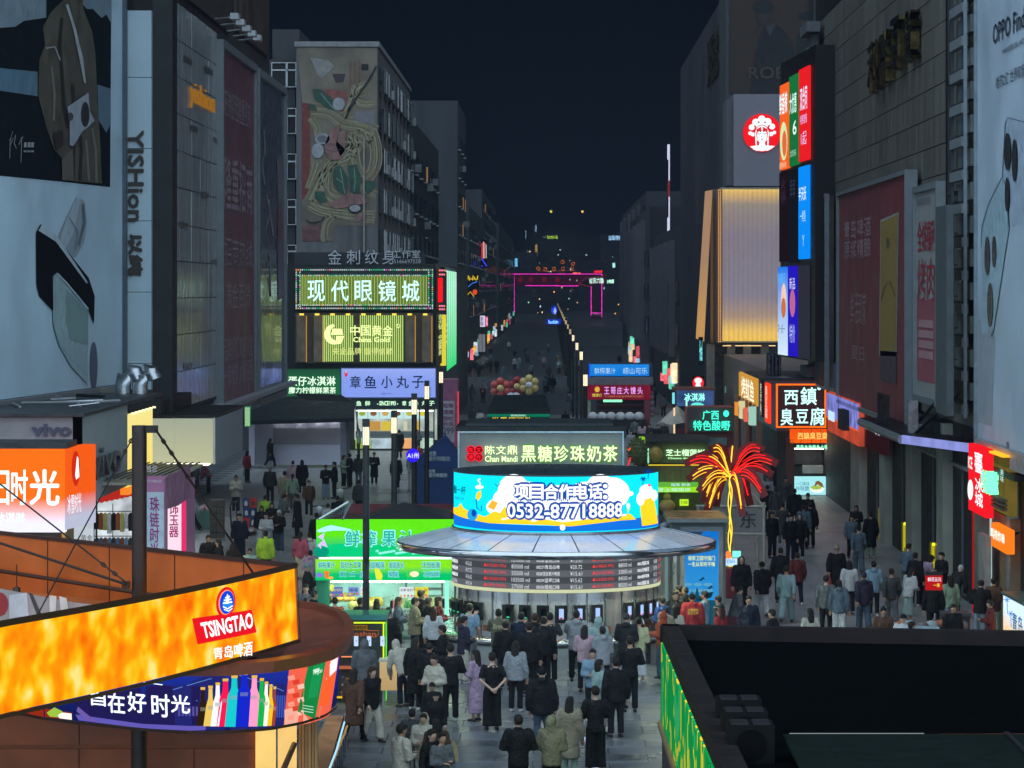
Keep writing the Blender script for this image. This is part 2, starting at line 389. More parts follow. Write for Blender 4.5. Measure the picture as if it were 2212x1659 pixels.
# --- white strip sign
py = front(272,22,327,840,94.9)
ys = thing("sign","tall narrow white sign with dark YISHION letters running down it","sign",base(272,327,850,95)); b = MB()
vv = [22,167,321,477,631,785,842]
for a,c in zip(vv,vv[1:]): 
    b = MB(); b.pbox(py,272,a+.7,327,c-.7,-.3,0,pm((.36,.46,.52),.4,ns=1,na=.06)); part(ys,"panel",b)
b = MB(); brown = pm((.03,.022,.016),.5)
b.text(py,"YISHion",278,283,310,478,.06,brown,ext=.05,bold=.11,rot=90); b.text(py,"以纯",279,508,307,595,.06,brown,ext=.05,bold=.1,rot=90); part(ys,"lettering",b)
b = MB(); b.box((-11.7,95.2,4.9),(-11.12,96.4,21),dark)
solo("wall_pillar","matt black pillar between the YISHION strip and the grey panels","pillar",b,(-12.2,95.8,5.2))
# --- grey glossy panel wall with gold letters
pg = Pl((-12.5,7000*12.5/818),(-12.5,7000*12.5/722)); gw = thing("cladding_wall","grey glossy panelled wall with small gold yishion letters","wall",(-12.5,112,5.2))
b = MB(); b.lbox(pg,-.6,5.1,pg.L+.3,19,-.15,-.02,dark); part(gw,"backing",b)
gp = pm((.4,.43,.44),.16,ns=1.5,na=.15,streak=True,bump=.2,bs=3,spec=.8); gp2 = pm((.1,.11,.11),.3)
rr = random.Random(5); rows = 11; ph = (18.8-5.2)/rows
for j in range(rows):
    for i in range(5):
        b = MB(); w_ = pg.L/5; b.lbox(pg,i*w_+.02,5.2+j*ph+.015,(i+1)*w_-.02,5.2+(j+1)*ph-.02,-.02,0+rr.uniform(0,.02),gp); part(gw,"panel",b)
for u,v in ((395,118),(440,140),(408,268),(458,295),(430,412),(386,478),(455,560),(396,786)):
    b = MB(); b.pbox(pg,u,v,u+18,v+12,.02,.035,gp2); part(gw,"dark_tile",b)
b = MB(); b.text(pg,"yishion",409,172,461,232,.07,em((205,140,45),.4,False),ext=.05,bold=-.01); part(gw,"lettering",b)
# --- red and dark-blue billboards
def wallboard(label,u0,u1,v0,v1,X,face,shapes,fw=.2,grp="wall billboards along the street"):
    p = Pl((X,FPX*X/(u0-U0)),(X,FPX*X/(u1-U0))); a = p.px(u0,v0); c = p.px(u0,v1)
    t = thing("billboard",label,"billboard",tuple(p.w(p.L/2,c[1]))); b = MB(); b.lbox(p,0,c[1],p.L,a[1],-.3,0,face); part(t,"panel",b)
    b = MB(); b.frame(p,u0,v0,u1,v1,fw,-.3,.12,pm((.2,.23,.25),.5,na=.1)); part(t,"frame",b); t['group'] = grp
    b = MB(); shapes(b,p); 
    if b.f: part(t,"printed_picture",b)
    return t
lett = pm((.42,.33,.38),.5)
def redp(b,p):
    b.text(p,"旺铺招租隆重招商",484,190,540,250,.02,lett,bold=.02); b.text(p,"隆重招商",484,335,544,450,.02,lett,bold=.03)
    b.text(p,"招商热线",484,510,544,575,.02,lett,bold=.01); b.text(p,"满金百货",486,610,540,668,.02,lett); b.text(p,"品牌折扣 欢迎入驻\n一铺难求 火爆招租",482,730,545,840,.02,lett)
wallboard("dark red billboard with rows of faded pale lettering between grey frames",478,549,103,878,-12.35,pm((.2,.09,.115),.45,ns=.7,na=.15),redp,.3)
def bluep(b,p):
    for L in ([(569,280),(572,330),(565,350),(571,400)],[(575,420),(582,460),(572,500)],[(580,430),(585,480),(590,510)],[(577,540),(584,560),(576,580)],[(583,570),(584,640),(578,600)]): b.line(p,L,2.6,.02,pm((.3,.33,.38),.5))
    b.poly(p,[(597,340),(606,335),(608,440),(600,430)],.02,pm((.2,.2,.22),.5)); b.poly(p,[(599,440),(609,450),(612,620),(600,600)],.02,pm((.2,.1,.12),.5)); b.poly(p,[(598,520),(606,520),(612,640),(600,650)],.03,pm((.16,.15,.26),.5))
wallboard("dark blue billboard with a brush-like white script beside the red one",557,614,163,862,-12.3,pm((.1,.13,.18),.3,ns=.7,na=.2,coat=.3),bluep,.3)
# ledge below them + struts
b = MB(); b.box((-12.5,121,4.75),(-11.9,152,4.92),pm((.3,.32,.35),.5)); lg = solo("canopy_ledge","thin pale canopy ledge under the red and dark blue billboards","canopy",b,(-11.5,135,4.7))
rk = thing("metal_rack","black metal rack of parallel bars jutting over the white tent","rack",(-10.8,150,4.2))
for i in range(6):
    b = MB(); b.tube([(-11.6,146+i*1.4,4.5-.1*i),(-9.4,146+i*1.4,4.42-.1*i)],.035,pole_m,5); part(rk,"bar",b)
# --- vivo box
rtop = pm((.02,.022,.026),.5,ns=3,na=.5,bump=.6,bs=4)
vb = thing("shop_fascia","grey vivo shop fascia with blue letters and a cluttered flat roof","shop sign",(-12,79,4))
pf = Pl((-14.5,75.9),(-11,75.9)); ps = Pl((-11,75.9),(-11,84.2))
b = MB(); b.lbox(pf,0,5.05,3.5,6.2,-.2,0,grey); part(vb,"front_panel",b)
b = MB(); b.lbox(ps,.0,4.1,ps.L-.02,6.2,-.2,0,pm((.26,.29,.3),.5,ns=1,na=.08)); part(vb,"side_panel",b)
b = MB(); b.lbox(pf,-1,4.3,3.4,5.03,-1.2,-1.0,dark); b.box((-16,75.7,6.22),(-10.9,91,6.3),rtop); part(vb,"roof",b)
blue = pm((.035,.05,.09),.4)
b = MB(); b.text(pf,"vivo",68,915,155,943,.06,blue,ext=.06,bold=.03); b.text(ps,"vivo",193,975,255,1040,.1,pm((.05,.06,.08),.35),ext=.08,bold=.05); b.text(ps,"vivo 智能手机",237,1036,268,1052,.03,lett); part(vb,"lettering",b)
rr = random.Random(9)
for i in range(14):
    b = MB(); x,y = rr.uniform(-15,-11.4),rr.uniform(76.5,90); a = rr.uniform(0,3); l = rr.uniform(.6,2.2)
    b.tube([(x,y,6.34),(x+l*math.cos(a),y+l*math.sin(a),6.34+rr.uniform(0,.15))],rr.uniform(.02,.05),rr.choice([alu,pole_m,grey]),5); part(vb,"roof_pipe",b)
for u in (270,306):
    c = P(u,862,90); b = MB(); b.tube([(c.x-.05,90,6.3),(c.x-.05,90,6.55),(c.x,90,6.8),(c.x+.12,90,6.93),(c.x+.28,90,6.9),(c.x+.36,90,6.7)],.22,alu,14)
    solo("vent_cowl",("left" if u < 290 else "right")+" one of the two bent silver vent pipes on the vivo roof","vent",b,(c.x,90,6.3),"bent silver vent pipes")
# --- yellow lit fascia + cream box
py2 = Pl((-11,84.25),(-11,89.5)); yb = thing("lit_fascia","glowing yellow shop fascia beside the grey vivo panel","shop sign",(-11,87,4))
b = MB(); b.lbox(py2,0,4.05,py2.L,5.9,-.2,0,em((255,226,110),.8,c2=(255,240,150),z=(4,6))); part(yb,"lit_panel",b)
b = MB(); b.lbox(py2,0,3.85,py2.L,4.04,-.2,.02,em((255,140,40),.8)); part(yb,"orange_strip",b)
for i in range(7): b = MB(); b.tube([py2.w(.3+i*.75,5.96,.05),py2.w(.3+i*.75,5.96,.14)],.03,em((255,240,190),1.3),6); part(yb,"spot_lamp",b)
cb = thing("sign_box","blank cream sign box with a grey side hanging over the pavement","sign box",(-10.5,96,4))
pc = Pl((-11.6,92.7),(-9.6,92.7)); pcs = Pl((-9.6,92.75),(-9.6,101))
for i,(a,c) in enumerate(((0,.82),(.84,1.93))): b = MB(); b.lbox(pc,a,4.22,c,5.5,-.15,0,em((222,224,178),.6,c2=(190,198,175),z=(4.2,5.5))); part(cb,"front_panel",b)
b = MB(); b.lbox(pc,1.94,4.2,2.0,5.52,-.15,.03,cream); part(cb,"corner_trim",b)
b = MB(); b.lbox(pcs,0,4.2,8.2,5.5,-.15,0,pm((.26,.29,.33),.5,ns=1,na=.15,streak=True)); part(cb,"side_panel",b)
b = MB(); b.box((-12.4,92.7,5.53),(-9.6,101,5.6),blackm); b.box((-12.4,93,5.6),(-11.2,101,6.0),dark); part(cb,"roof",b)
b = MB(); b.box((-11.2,93.5,4.12),(-9.9,100.5,4.16),em((255,240,200),5)); part(cb,"soffit_lamps",b)  # glowing strip added under the box to brighten the walkway
b = MB(); b.box((-15,98,4.6),(-14.6,140,4.66),em((225,240,245),6)); part(cb,"shop_row_lamps",b)
litq = True
# --- orange dessert sign
og = thing("shop_sign","glowing orange sign with big white 时光 characters at the left edge","shop sign",(-12,72,3.8))
po1 = Pl((-12.9,72),(-10.8,72)); po2 = Pl((-10.8,72),(-10.45,74.4)); om = em((255,110,20),.95,c2=(235,235,255),z=(4.55,4.0)); 
b = MB(); b.lbox(po1,0,3.8,po1.L,5.65,-.3,0,om); part(og,"front_panel",b)
b = MB(); b.lbox(po2,.02,3.85,po2.L,5.65,-.3,0,em((250,95,20),.8,c2=(190,195,220),z=(4.6,4.1))); part(og,"side_panel",b)
b = MB(); b.lbox(po1,0,5.66,po1.L+.05,5.8,-1.5,.05,rtop); part(og,"top_cap",b)
cy = em((215,255,255),1.15,False)
b = MB(); b.text(po1,"时",26,1015,60,1090,.06,cy,ext=.05,bold=.05); b.text(po1,"光",66,1015,128,1090,.06,cy,ext=.05,bold=.05); b.text(po1,"日",-14,1017,20,1090,.06,cy,ext=.05,bold=.05)
b.text(po1,"冰淇淋",-8,1107,54,1128,.04,cy,bold=.03); b.text(po2,"冰雪时光",143,1070,173,1112,.03,em((235,235,245),.9,False),bold=.03); b.text(po2,"FACTORY",146,1115,165,1126,.03,em((200,205,220),.8,False))
b.disc(po2,159,1012,9,38,.05,em((200,40,10),.9,False)); b.poly(po2,[(159,985),(162,990),(164,1030),(157,1036),(155,1026),(157,1005)],.08,em((250,245,255),1.1,False)); part(og,"lettering",b)
# --- lit shop fronts below
sh = thing("clothes_shop","bright clothes shop front with racks under red lanterns","shop",(-11.3,86,0))
pS = Pl((-14.1,95.8),(-12.2,95.801))
b = MB(); b.lbox(pS,0,0,.62,3.2,-.1,0,em((205,215,225),.75,noise=.15)); part(sh,"poster_panel",b)
b = MB(); b.lbox(pS,.64,.9,3.2,3.3,-.5,-.4,em((215,225,230),.7,noise=.5)); b.lbox(pS,.64,0,3.2,.9,-.4,0,pm((.5,.12,.2),.5)); b.lbox(pS,-2,3.31,3.2,3.45,-.5,0,dark); part(sh,"lit_interior",b)
b = MB(); b.text(pS,"黄金",175,1155,200,1170,.02,pm((.4,.35,.2),.5)); b.disc(pS,174,1118,7,8,.02,em((190,210,40),.8,False)); b.disc(pS,189,1122,8,6,.02,em((190,210,40),.8,False)); part(sh,"lettering",b)
b = MB(); b.lbox(pS,-.35,0,-.25,3.2,0,.1,em((230,170,90),.5)); b.lbox(pS,-.8,0,-.6,3.2,0,.1,em((220,30,20),.6)); b.lbox(pS,-1.3,0,-1.15,3.2,0,.1,em((230,200,120),.5)); b.lbox(pS,-2.4,0,-.05,3.3,-.6,-.5,em((110,100,80),.4)); part(sh,"door_frame",b)
gcl = [(20,22,28),(150,80,40),(210,220,235),(90,120,170),(200,200,120),(60,60,66),(170,90,50),(120,150,190)]
rk2 = thing("clothes_rack","two-tier black rack full of hanging coats in the shop front","clothes rack",(-12.9,95,0))
pR = Pl((-13.42,95.2),(-12.2,95.2))
b = MB()
for z in (1.95,2.68): b.tube([pR.w(0,z),pR.w(1.15,z)],.014,pole_m,6)
for x in (0,.55,1.15): b.tube([pR.w(x,.1),pR.w(x,2.9)],.014,pole_m,6)
part(rk2,"rail_frame",b)
gi = 0
for z in (2.68,1.95):
    for i in range(9):
        x = .08+i*.125; c = gcl[(gi*5+i) % 8]; L = rr.uniform(.5,.68); b = MB(); gi += 1
        b.lpoly(pR,[(x-.055,z-L),(x+.055,z-L),(x+.058,z-.1),(x+.02,z-.04),(x-.02,z-.04),(x-.058,z-.1)],.12,pm(lin(c),.8),.2); part(rk2,"hanging_garment",b)
b = MB(); b.lpoly(pR,[(.55,1.2),(1.15,1.2),(1.15,1.55),(.55,1.55)],.2,em((70,190,40),.8),.02); b.text(pR,"SALE",0,0,0,0,.23,em((235,255,235),.9,False),bold=.03,local=(.56,1.33,1.1,1.5)); solo("sale_board","green SALE board standing below the clothes rack","sign",b,(-12.5,95,1.2))
for i in range(7):
    u = 219+i*11; c = P(u,1074-i*2.3,94); b = MB(); b.blob((c.x,c.y,c.z),(.13,.13,.17),em((215,45,30),.55,False),10,6); b.tube([(c.x,c.y,c.z+.17),(c.x,c.y,c.z+.3)],.015,pole_m,4)
    solo("red_lantern","red lantern in the row hanging under the vivo fascia, number %d from the orange sign" % (i+1) if False else ['first red lantern of the row under the vivo fascia, nearest the orange sign','second red lantern from the orange sign under the vivo fascia','third red lantern from the orange sign under the vivo fascia','middle red lantern of the row above the clothes rack','third red lantern from the mast above the clothes rack','second red lantern from the mast above the clothes rack','red lantern next to the black mast above the clothes rack'][i],"lantern",b,tuple(c),"red lanterns under the vivo fascia")
# pink promotional pillars
def pillar(label,u0,u1,v0,v1,Y,D,facec,sidec,fn,cat="sign",lit=False):
    p = front(u0,v0,u1,v1,Y); a = p.px(u0,v0); x0,x1 = p.p.x,p.p.x+p.L; t = thing("sign_pillar",label,cat,((x0+x1)/2,Y,0)); b = MB()
    b.box((x0,Y,0),(x1,Y+D,a[1]),facec); part(t,"body",b); b = MB(); fn(b,p); part(t,"lettering",b); return t
pinkm = pm((.42,.17,.3),.5,ns=1,na=.1); wcap = pm((.6,.66,.72),.5); mag = pm((.35,.03,.2),.5)
def f1(b,p):
    b.pbox(p,317,1063,354,1300,0,.02,pm((.5,.6,.66),.5)); b.text(p,"珠链时尚",324,1073,344,1205,.03,mag,bold=.03,col_=True); b.text(p,"给您",316,1005,340,1020,.03,pm((.6,.55,.6),.5)); b.text(p,"珍珠链",318,1036,350,1043,.03,pm((.6,.55,.6),.5))
pillar("mauve pillar with a pale panel reading 珠链时尚 behind the black pole",314,357,1030,1310,79,.5,pinkm,pinkm,f1)
ppb = Pl((-9.4,79.1),(-9.4,87)); b = MB(); b.poly(ppb,[(357,1034),(411,1004),(411,1074),(385,1092),(357,1101)],0,pm((.3,.11,.2),.5,ns=2,na=.4),.04); solo('side_banner','mauve cloth banner hanging beside the walkway above the hot pink light box','banner',b,(-9.4,83,3.4))
def f2(b,p):
    b.pbox(p,362,1055,392,1250,0,.03,em((255,225,240),.85)); b.pbox(p,392,1045,402,1250,0,.03,em((235,50,110),.8)); b.text(p,"银饰玉器",366,1062,386,1160,.05,em((170,20,110),.7,False),bold=.04,col_=True)
pillar("white and hot pink light box reading 银饰玉器 facing the walkway",358,403,1040,1290,84.5,2,pinkm,pinkm,f2)
b = MB()
for i in range(9): b.tube([(-10.9+i*.17,79.5,4.55),(-10.9+i*.17,88,4.5)],.02,pole_m,4)
b.box((-11,79.4,4.4),(-9.44,88,4.46),pm((.3,.28,.22),.6)); solo("stall_roof","slatted open stall roof in front of the cream sign box","roof",b,(-9.3,84,4.4))
# ================================================================ mural building
mb_ = thing("mural_building","grey apartment block with a giant noodle mural on its end wall","building",(-12,187,0))
XM0,XM1 = (640-U0)*187/FPX,-10.0
b = MB(); b.box((XM0,187,0),(XM1,230,23.2),conc); part(mb_,"wall",b)
b = MB(); b.box((XM0-.1,186.9,23.2),(XM1+.1,230,23.5),pm((.2,.2,.21),.7)); part(mb_,"parapet",b)
b = MB(); b.box((-17.2,189,0),(XM0-.02,230,22.6),pm((.06,.05,.05),.8)); b.box((-16.5,192,22.6),(-14.9,200,24.6),wall_dk); part(mb_,"stair_tower",b)
pM = Pl((XM0,187),(XM1,187)); km = 1.659*1.8517; mq = lambda L: [(540+a/km,c/km) for a,c in L]
b = MB(); ochre = pm((.16,.135,.105),.7,ns=.6,na=.35)
b.poly(pM,mq([(312,312),(845,318),(838,1495),(560,1500),(560,1600),(340,1600),(350,700)]),.02,ochre)
b.poly(pM,mq([(345,680),(400,690),(400,1250),(345,1330)]),.03,pm((.16,.04,.035),.7,na=.3)); b.poly(pM,mq([(480,590),(640,600),(660,760),(560,740)]),.03,pm((.2,.07,.06),.7,na=.3))
b.poly(pM,mq([(790,1110),(838,1120),(838,1200),(780,1200)]),.03,pm((.2,.05,.05),.7)); b.poly(pM,mq([(345,1500),(470,1480),(520,1600),(345,1600)]),.03,pm((.13,.06,.06),.7,na=.4))
b.poly(pM,mq([(400,380),(520,400),(560,440),(480,520),(450,500)]),.03,pm((.22,.21,.2),.7)); b.poly(pM,mq([(545,490),(635,490),(620,545),(570,550)]),.04,pm((.05,.04,.045),.7))
for x in (660,690,720): b.poly(pM,mq([(x,400),(x+12,400),(x+12,640),(x,640)]),.04,pm((.15,.08,.05),.7))
part(mb_,"mural_ground",b)
b = MB(); nm = [pm((.24,.215,.13),.7,ns=2,na=.2),pm((.18,.155,.09),.7,ns=2,na=.2),pm((.27,.25,.17),.7)]
rn = random.Random(4)
def noodle(ctrl,n,sp,wd=3.2,d=.045):
    for i in range(n):
        off = (i-(n-1)/2)*sp; L = []
        for j,(x,y) in enumerate(ctrl):
            a = ctrl[max(0,j-1)]; c = ctrl[min(len(ctrl)-1,j+1)]; dx,dy = c[0]-a[0],c[1]-a[1]; l = math.hypot(dx,dy) or 1
            L.append((x-dy/l*off+rn.uniform(-3,3),y+dx/l*off+rn.uniform(-3,3)))
        S = []
        for j in range(len(L)-1):
            p0,p1,p2,p3 = L[max(0,j-1)],L[j],L[j+1],L[min(len(L)-1,j+2)]
            for k_ in range(5):
                t = k_/5; S.append(tuple(.5*((2*p1[c])+(-p0[c]+p2[c])*t+(2*p0[c]-5*p1[c]+4*p2[c]-p3[c])*t*t+(-p0[c]+3*p1[c]-3*p2[c]+p3[c])*t**3) for c in (0,1)))
        S.append(L[-1]); b.line(pM,mq(S),wd,d+.004*(i % 3),nm[i % 3])
noodle([(410,730),(520,740),(620,810),(740,830),(835,880)],7,14); noodle([(800,860),(835,980),(830,1100),(770,1180),(700,1100),(680,960),(730,900),(790,960)],6,15)
noodle([(640,920),(700,960),(640,1040),(540,1090),(500,1200),(520,1290),(600,1330)],8,13); noodle([(400,1330),(470,1180),(560,1060),(690,960)],6,12)
noodle([(400,1350),(480,1390),(600,1410),(720,1430),(830,1440)],7,12); noodle([(560,1420),(510,1480),(490,1560),(500,1600)],4,13); noodle([(620,780),(680,690),(700,600),(760,560),(750,620),(690,640),(640,740)],4,11)
noodle([(700,560),(690,640),(740,690),(830,690)],4,11); noodle([(400,780),(440,840),(450,900)],4,14); noodle([(380,1250),(420,1150),(440,1080)],3,12); noodle([(700,1200),(780,1270),(835,1300)],5,13); part(mb_,"noodle_print",b)
b = MB(); gr = pm((.03,.075,.055),.7,na=.3); gl = pm((.2,.27,.22),.7)
for L in ([(415,590),(470,590),(560,670),(580,740),(520,720),(430,660)],[(560,1110),(600,1095),(650,1180),(635,1290),(580,1270),(550,1180)],[(650,1100),(710,1090),(740,1180),(720,1290),(670,1270)],[(430,1270),(490,1270),(515,1330),(470,1350),(435,1320)],[(750,1200),(835,1200),(835,1240),(780,1290)],[(390,690),(430,695),(445,735),(400,725)]): b.poly(pM,mq(L),.085,gr)
for L in ([(600,1120),(615,1200),(630,1285)],[(570,1180),(618,1215)],[(690,1110),(700,1200),(690,1270)],[(470,620),(520,680),(600,770)]): b.line(pM,mq(L),1.6,.09,gl)
part(mb_,"leaf_print",b)
b = MB(); pk = pm((.22,.12,.11),.7,na=.3); wh = pm((.28,.29,.31),.7)
for L in ([(500,940),(540,860),(600,820),(580,940),(640,1000),(600,1060),(530,1060),(498,1000)],[(590,880),(640,860),(630,1000),(600,1040),(570,960)],[(520,1350),(640,1290),(740,1290),(780,1340),(700,1370),(560,1385)],[(700,1430),(770,1410),(775,1450),(710,1470)]): b.poly(pM,mq(L),.1,pk)
for L in ([(500,990),(560,1010),(600,990)],[(505,950),(560,965)],[(640,1290),(650,1330)],[(690,1290),(690,1335)]): b.line(pM,mq(L),1.3,.108,pm((.09,.04,.04),.7))
b.disc(pM,540+590/km,690/km,13,14,.1,wh); b.disc(pM,540+697/km,1385/km,15,10,.11,dark); b.disc(pM,540+697/km,1382/km,12,7.5,.12,wh); b.disc(pM,540+480/km,920/km,16,12,.1,wh); b.disc(pM,540+480/km,922/km,11,8,.105,pm((.14,.14,.15),.7)); b.disc(pM,540+450/km,1000/km,13,16,.1,wh)
b.poly(pM,mq([(690,740),(830,740),(830,830),(700,800)]),.06,pm((.17,.16,.18),.7)); b.line(pM,mq([(840,440),(790,530),(750,590),(700,660),(630,790)]),4,.11,dark)
b.line(pM,mq([(375,1460),(400,1480),(470,1470),(495,1440)]),3,.1,dark); b.poly(pM,mq([(740,425),(785,425),(785,465),(740,465)]),.06,dark); part(mb_,"food_print",b)
b = MB(); x = pM.px(540+757/km,300)[0]; b.lbox(pM,x-.04,7.5,x+.04,18,.05,.15,pm((.3,.28,.24),.5)); part(mb_,"drain_pipe",b)
# left bay windows
pW = Pl((-16.0,189),(XM0,189))
for v0,v1 in ((138,190),(236,290),(334,388),(432,486),(530,575)):
    f = MB(); f.pbox(pW,590,v0,642,v1,.1,.9,dark); wn = part(mb_,"window",f)
    f = MB(); f.frame(pW,591,v0+1,641,v1-1,.05,.9,.98,winframe); a = pW.px(591,v0+1); f.lbox(pW,a[0],pW.px(591,(v0*2+v1)/3)[1],pW.px(641,v0)[0],pW.px(591,(v0*2+v1)/3)[1]+.09,.9,.98,winframe)
    xx = pW.px(620,v0)[0]; f.lbox(pW,xx,pW.px(591,v1)[1],xx+.12,a[1],.9,.98,winframe); part(wn,"frame",f)
b = MB()
for v0,v1 in ((192,234),(292,332),(390,430),(488,528)): b.pbox(pW,592,v0,640,v1,.05,.8,pm((.045,.05,.055),.8))
part(mb_,"bay_wall",b)
# street side of the block: windows, drying racks, air conditioners
alu2 = pm((.12,.125,.13),.5); pK = Pl((XM1,187.2),(XM1,230)); rw = random.Random(11)
for j in range(7):
    for i in range(8):
        x = 1.2+i*5.2; z = 6.6+j*2.35
        f = MB(); f.lbox(pK,x,z,x+2.6,z+1.35,.03,.3,glass); wn = part(mb_,"window",f)
        f = MB()
        for xx in (x,x+1.25,x+2.5): f.lbox(pK,xx,z,xx+.1,z+1.35,.3,.36,winframe if rw.random() < .25 else alu2)
        f.lbox(pK,x,z+1.35,x+2.6,z+1.43,.3,.36,alu2); f.lbox(pK,x,z-.08,x+2.6,z,.3,.36,alu2); part(wn,"frame",f)
        if rw.random() < .6: f = MB(); f.lbox(pK,x+2.9,z+.0,x+3.7,z+.55,.05,.5,pm((.3,.31,.32),.6)); part(mb_,"air_conditioner",f)
# grey fascia with tattoo-studio lettering
tf = thing("roof_sign","unlit grey 金刺纹身工作室 lettering above the spectacle shop board","sign",(-10,186,11))
pT = front(620,530,935,585,184.5)
b = MB(); b.pbox(pT,636,545,918,590,-.6,0,pm((.03,.033,.038),.7)); part(tf,"backing_panel",b); b = MB(); lg_ = pm((.45,.47,.5),.5)
for ch,u in zip("金刺纹身",(709,749,789,806+20)): b.text(pT,ch,u,540,u+29,571,.2,lg_,bold=.01,ext=.1)
b.text(pT,"工作室",848,540,908,558,.2,lg_,bold=.01,ext=.1); b.text(pT,"15166697558",847,560,909,569,.2,lg_); part(tf,"lettering",b)
# ================================================================ shop corner at the mural block
YS = 183.0
cs = thing("corner_shop_block","lit corner shop block with stacked signs below the noodle mural","building",(-10.5,YS+1,0))
X0,X1 = (613-U0)*YS/FPX,(940-U0)*YS/FPX
b = MB(); b.box((X0-3,YS+2.3,0),(X1-.05,205,10.3),wall_dk); b.box((X0,YS+.4,4.75),(X1-.05,YS+2.28,10.6),dark); part(cs,"wall",b)
pS1 = front(600,580,945,860,YS)
s1 = thing("shop_sign","green and gold ribbed light board reading 现代眼镜城 edged with bulbs","shop sign",base(638,935,668,YS))
b = MB(); b.pbox(pS1,637,578,937,670,-.3,0,pm((.02,.04,.035),.5)); part(s1,"board",b)
b = MB(); y1 = pS1.px(650,596)[1]; y0 = pS1.px(650,660)[1]; n = 88
for i in range(n):
    xa = pS1.px(649,0)[0]+i*(pS1.px(924,0)[0]-pS1.px(649,0)[0])/n; ww = (pS1.px(924,0)[0]-pS1.px(649,0)[0])/n
    b.lbox(pS1,xa,y0,xa+ww*.5,y1,.02,.08,em((190,220,120) if i % 2 else (140,170,70),.8,False)); b.lbox(pS1,xa+ww*.5,y0,xa+ww,y1,.01,.03,em((60,85,30),.5))
part(s1,"rib_lights",b,kind='stuff')
b = MB(); cyan = em((205,255,250),1.25,False)
for i,ch in enumerate("现代眼镜城"): u = 665+i*51; b.text(pS1,ch,u,606,u+37,651,.22,cyan,ext=.15,bold=.022)
part(s1,"lettering",b)
b = MB(); bc = [em((215,225,225),.8,False),em((70,215,150),.7,False),em((255,150,60),1,False),em((220,70,200),1,False)]
rb = random.Random(2)
def bulbs(u0,v0,u1,v1,n,B):
    for i in range(n):
        t = i/(n-1); x,y = pS1.px(u0+(u1-u0)*t,v0+(v1-v0)*t); r_ = rb.random(); m = bc[0] if r_ < .62 else bc[1] if r_ < .92 else bc[2] if r_ < .96 else bc[3]
        c_ = pS1.w(x,y,.06); B.blob(tuple(c_),(.045,.045,.045),m,5,4)
for v in (583,595,659,666): bulbs(640,v,934,v,66,b)
for u in (640,648,926,934): bulbs(u,588,u,662,17,b)
part(s1,"bulb_border",b,kind='stuff')
s2 = thing("shop_sign","yellow-green ribbed gold-shop board reading 中国黄金 China Gold between brown piers","shop sign",base(638,935,783,YS))
b = MB(); b.pbox(pS1,637,676,936,785,-.3,0,pm((.06,.045,.03),.5)); part(s2,"board",b)
for u in (641,678,876,912):
    b = MB(); b.pbox(pS1,u,680,u+19,782,.01,.14,pm((.16,.12,.08),.45,ns=2,na=.3)); part(s2,"pier",b)
    b = MB(); b.pbox(pS1,u+20,682,u+22,782,.01,.08,em((240,180,90),.55)); part(s2,"light_slot",b)
for i in range(9): 
    b = MB(); u = 648+i*33.3; b.pbox(pS1,u,677,u+9,681,.2,.45,em((255,225,80),1.2)); part(s2,"spot_lamp",b)
b = MB(); n = 42
for i in range(n):
    if 17 <= i <= 19: continue
    u = 691+i*182/n; b.pbox(pS1,u,681,u+2.1,781,.02,.08,em((205,235,130),.85,False)); b.pbox(pS1,u+2.1,681,u+4.2,781,.02,.04,em((90,120,40),.6))
part(s2,"rib_lights",b,kind='stuff')
b = MB(); yg = em((235,255,165),1.3,False); o1 = [(722+21*math.cos(R(a)),722-22*math.sin(R(a))) for a in range(95,316,12)]+[(729+16*math.cos(R(a)),720-16*math.sin(R(a))) for a in range(305,95,-14)]
b.poly(pS1,o1,.2,yg,.1); b.poly(pS1,[(719,710),(738,710),(742,723),(715,723)],.2,yg,.1); b.poly(pS1,[(727,726),(744,726),(737,742),(725,744)],.2,yg,.1)
for i,ch in enumerate("中国黄金"): u = 757+i*23.6; b.text(pS1,ch,u,703,u+20.5,725,.2,yg,ext=.1,bold=.02)
b.text(pS1,"China Gold",763,728,842,739,.2,yg,bold=.02); b.text(pS1,"央企品牌 值得信赖",719,751,849,766,.2,em((225,235,140),1.1,False),bold=.005); b.disc(pS1,860,704,4.5,4.5,.15,yg); b.disc(pS1,860,704,3.4,3.4,.17,em((110,130,50),.6,False)); b.text(pS1,"R",858,701,862,707,.19,yg); part(s2,"lettering",b)
s3 = thing("shop_sign","green ice-cream shop light board reading 蛋仔冰淇淋 with fruit-tea line","shop sign",base(613,737,855,YS))
b = MB(); b.pbox(pS1,611,797,737,856,-.3,0,em((40,130,80),.55,c2=(45,75,65),z=(4.2,4.9))); part(s3,"board",b); b = MB(); b.pbox(pS1,608,800,612,858,-.3,.1,em((220,240,40),1)); part(s3,"yellow_edge",b)
b = MB(); gw_ = em((225,255,225),1.3,False); b.text(pS1,"蛋仔冰淇淋",623,813,725,833,.12,gw_,bold=.03,ext=.05); b.text(pS1,"魔力柠檬鲜果茶",624,836,726,850,.12,gw_,bold=.025,ext=.05); part(s3,"lettering",b)
s4 = thing("shop_sign","pale blue octopus-ball shop light board reading 章鱼小丸子 in dark brush letters","shop sign",base(737,943,860,YS))
b = MB(); b.pbox(pS1,738,796,941,858,-.3,.15,em((140,165,250),.88,c2=(165,185,255),z=(4,5))); part(s4,"board",b); b = MB(); b.frame(pS1,738,796,941,858,.06,-.3,.2,pm((.05,.07,.15),.4)); part(s4,"frame",b)
b = MB(); nv = em((28,45,80),1,False); b2_ = [("章",757,779),("鱼",788,813),("小",824,848),("丸",857,883),("子",891,915)]
for ch,a,c in b2_: b.text(pS1,ch,a,812,c,838,.18,nv,bold=.03)
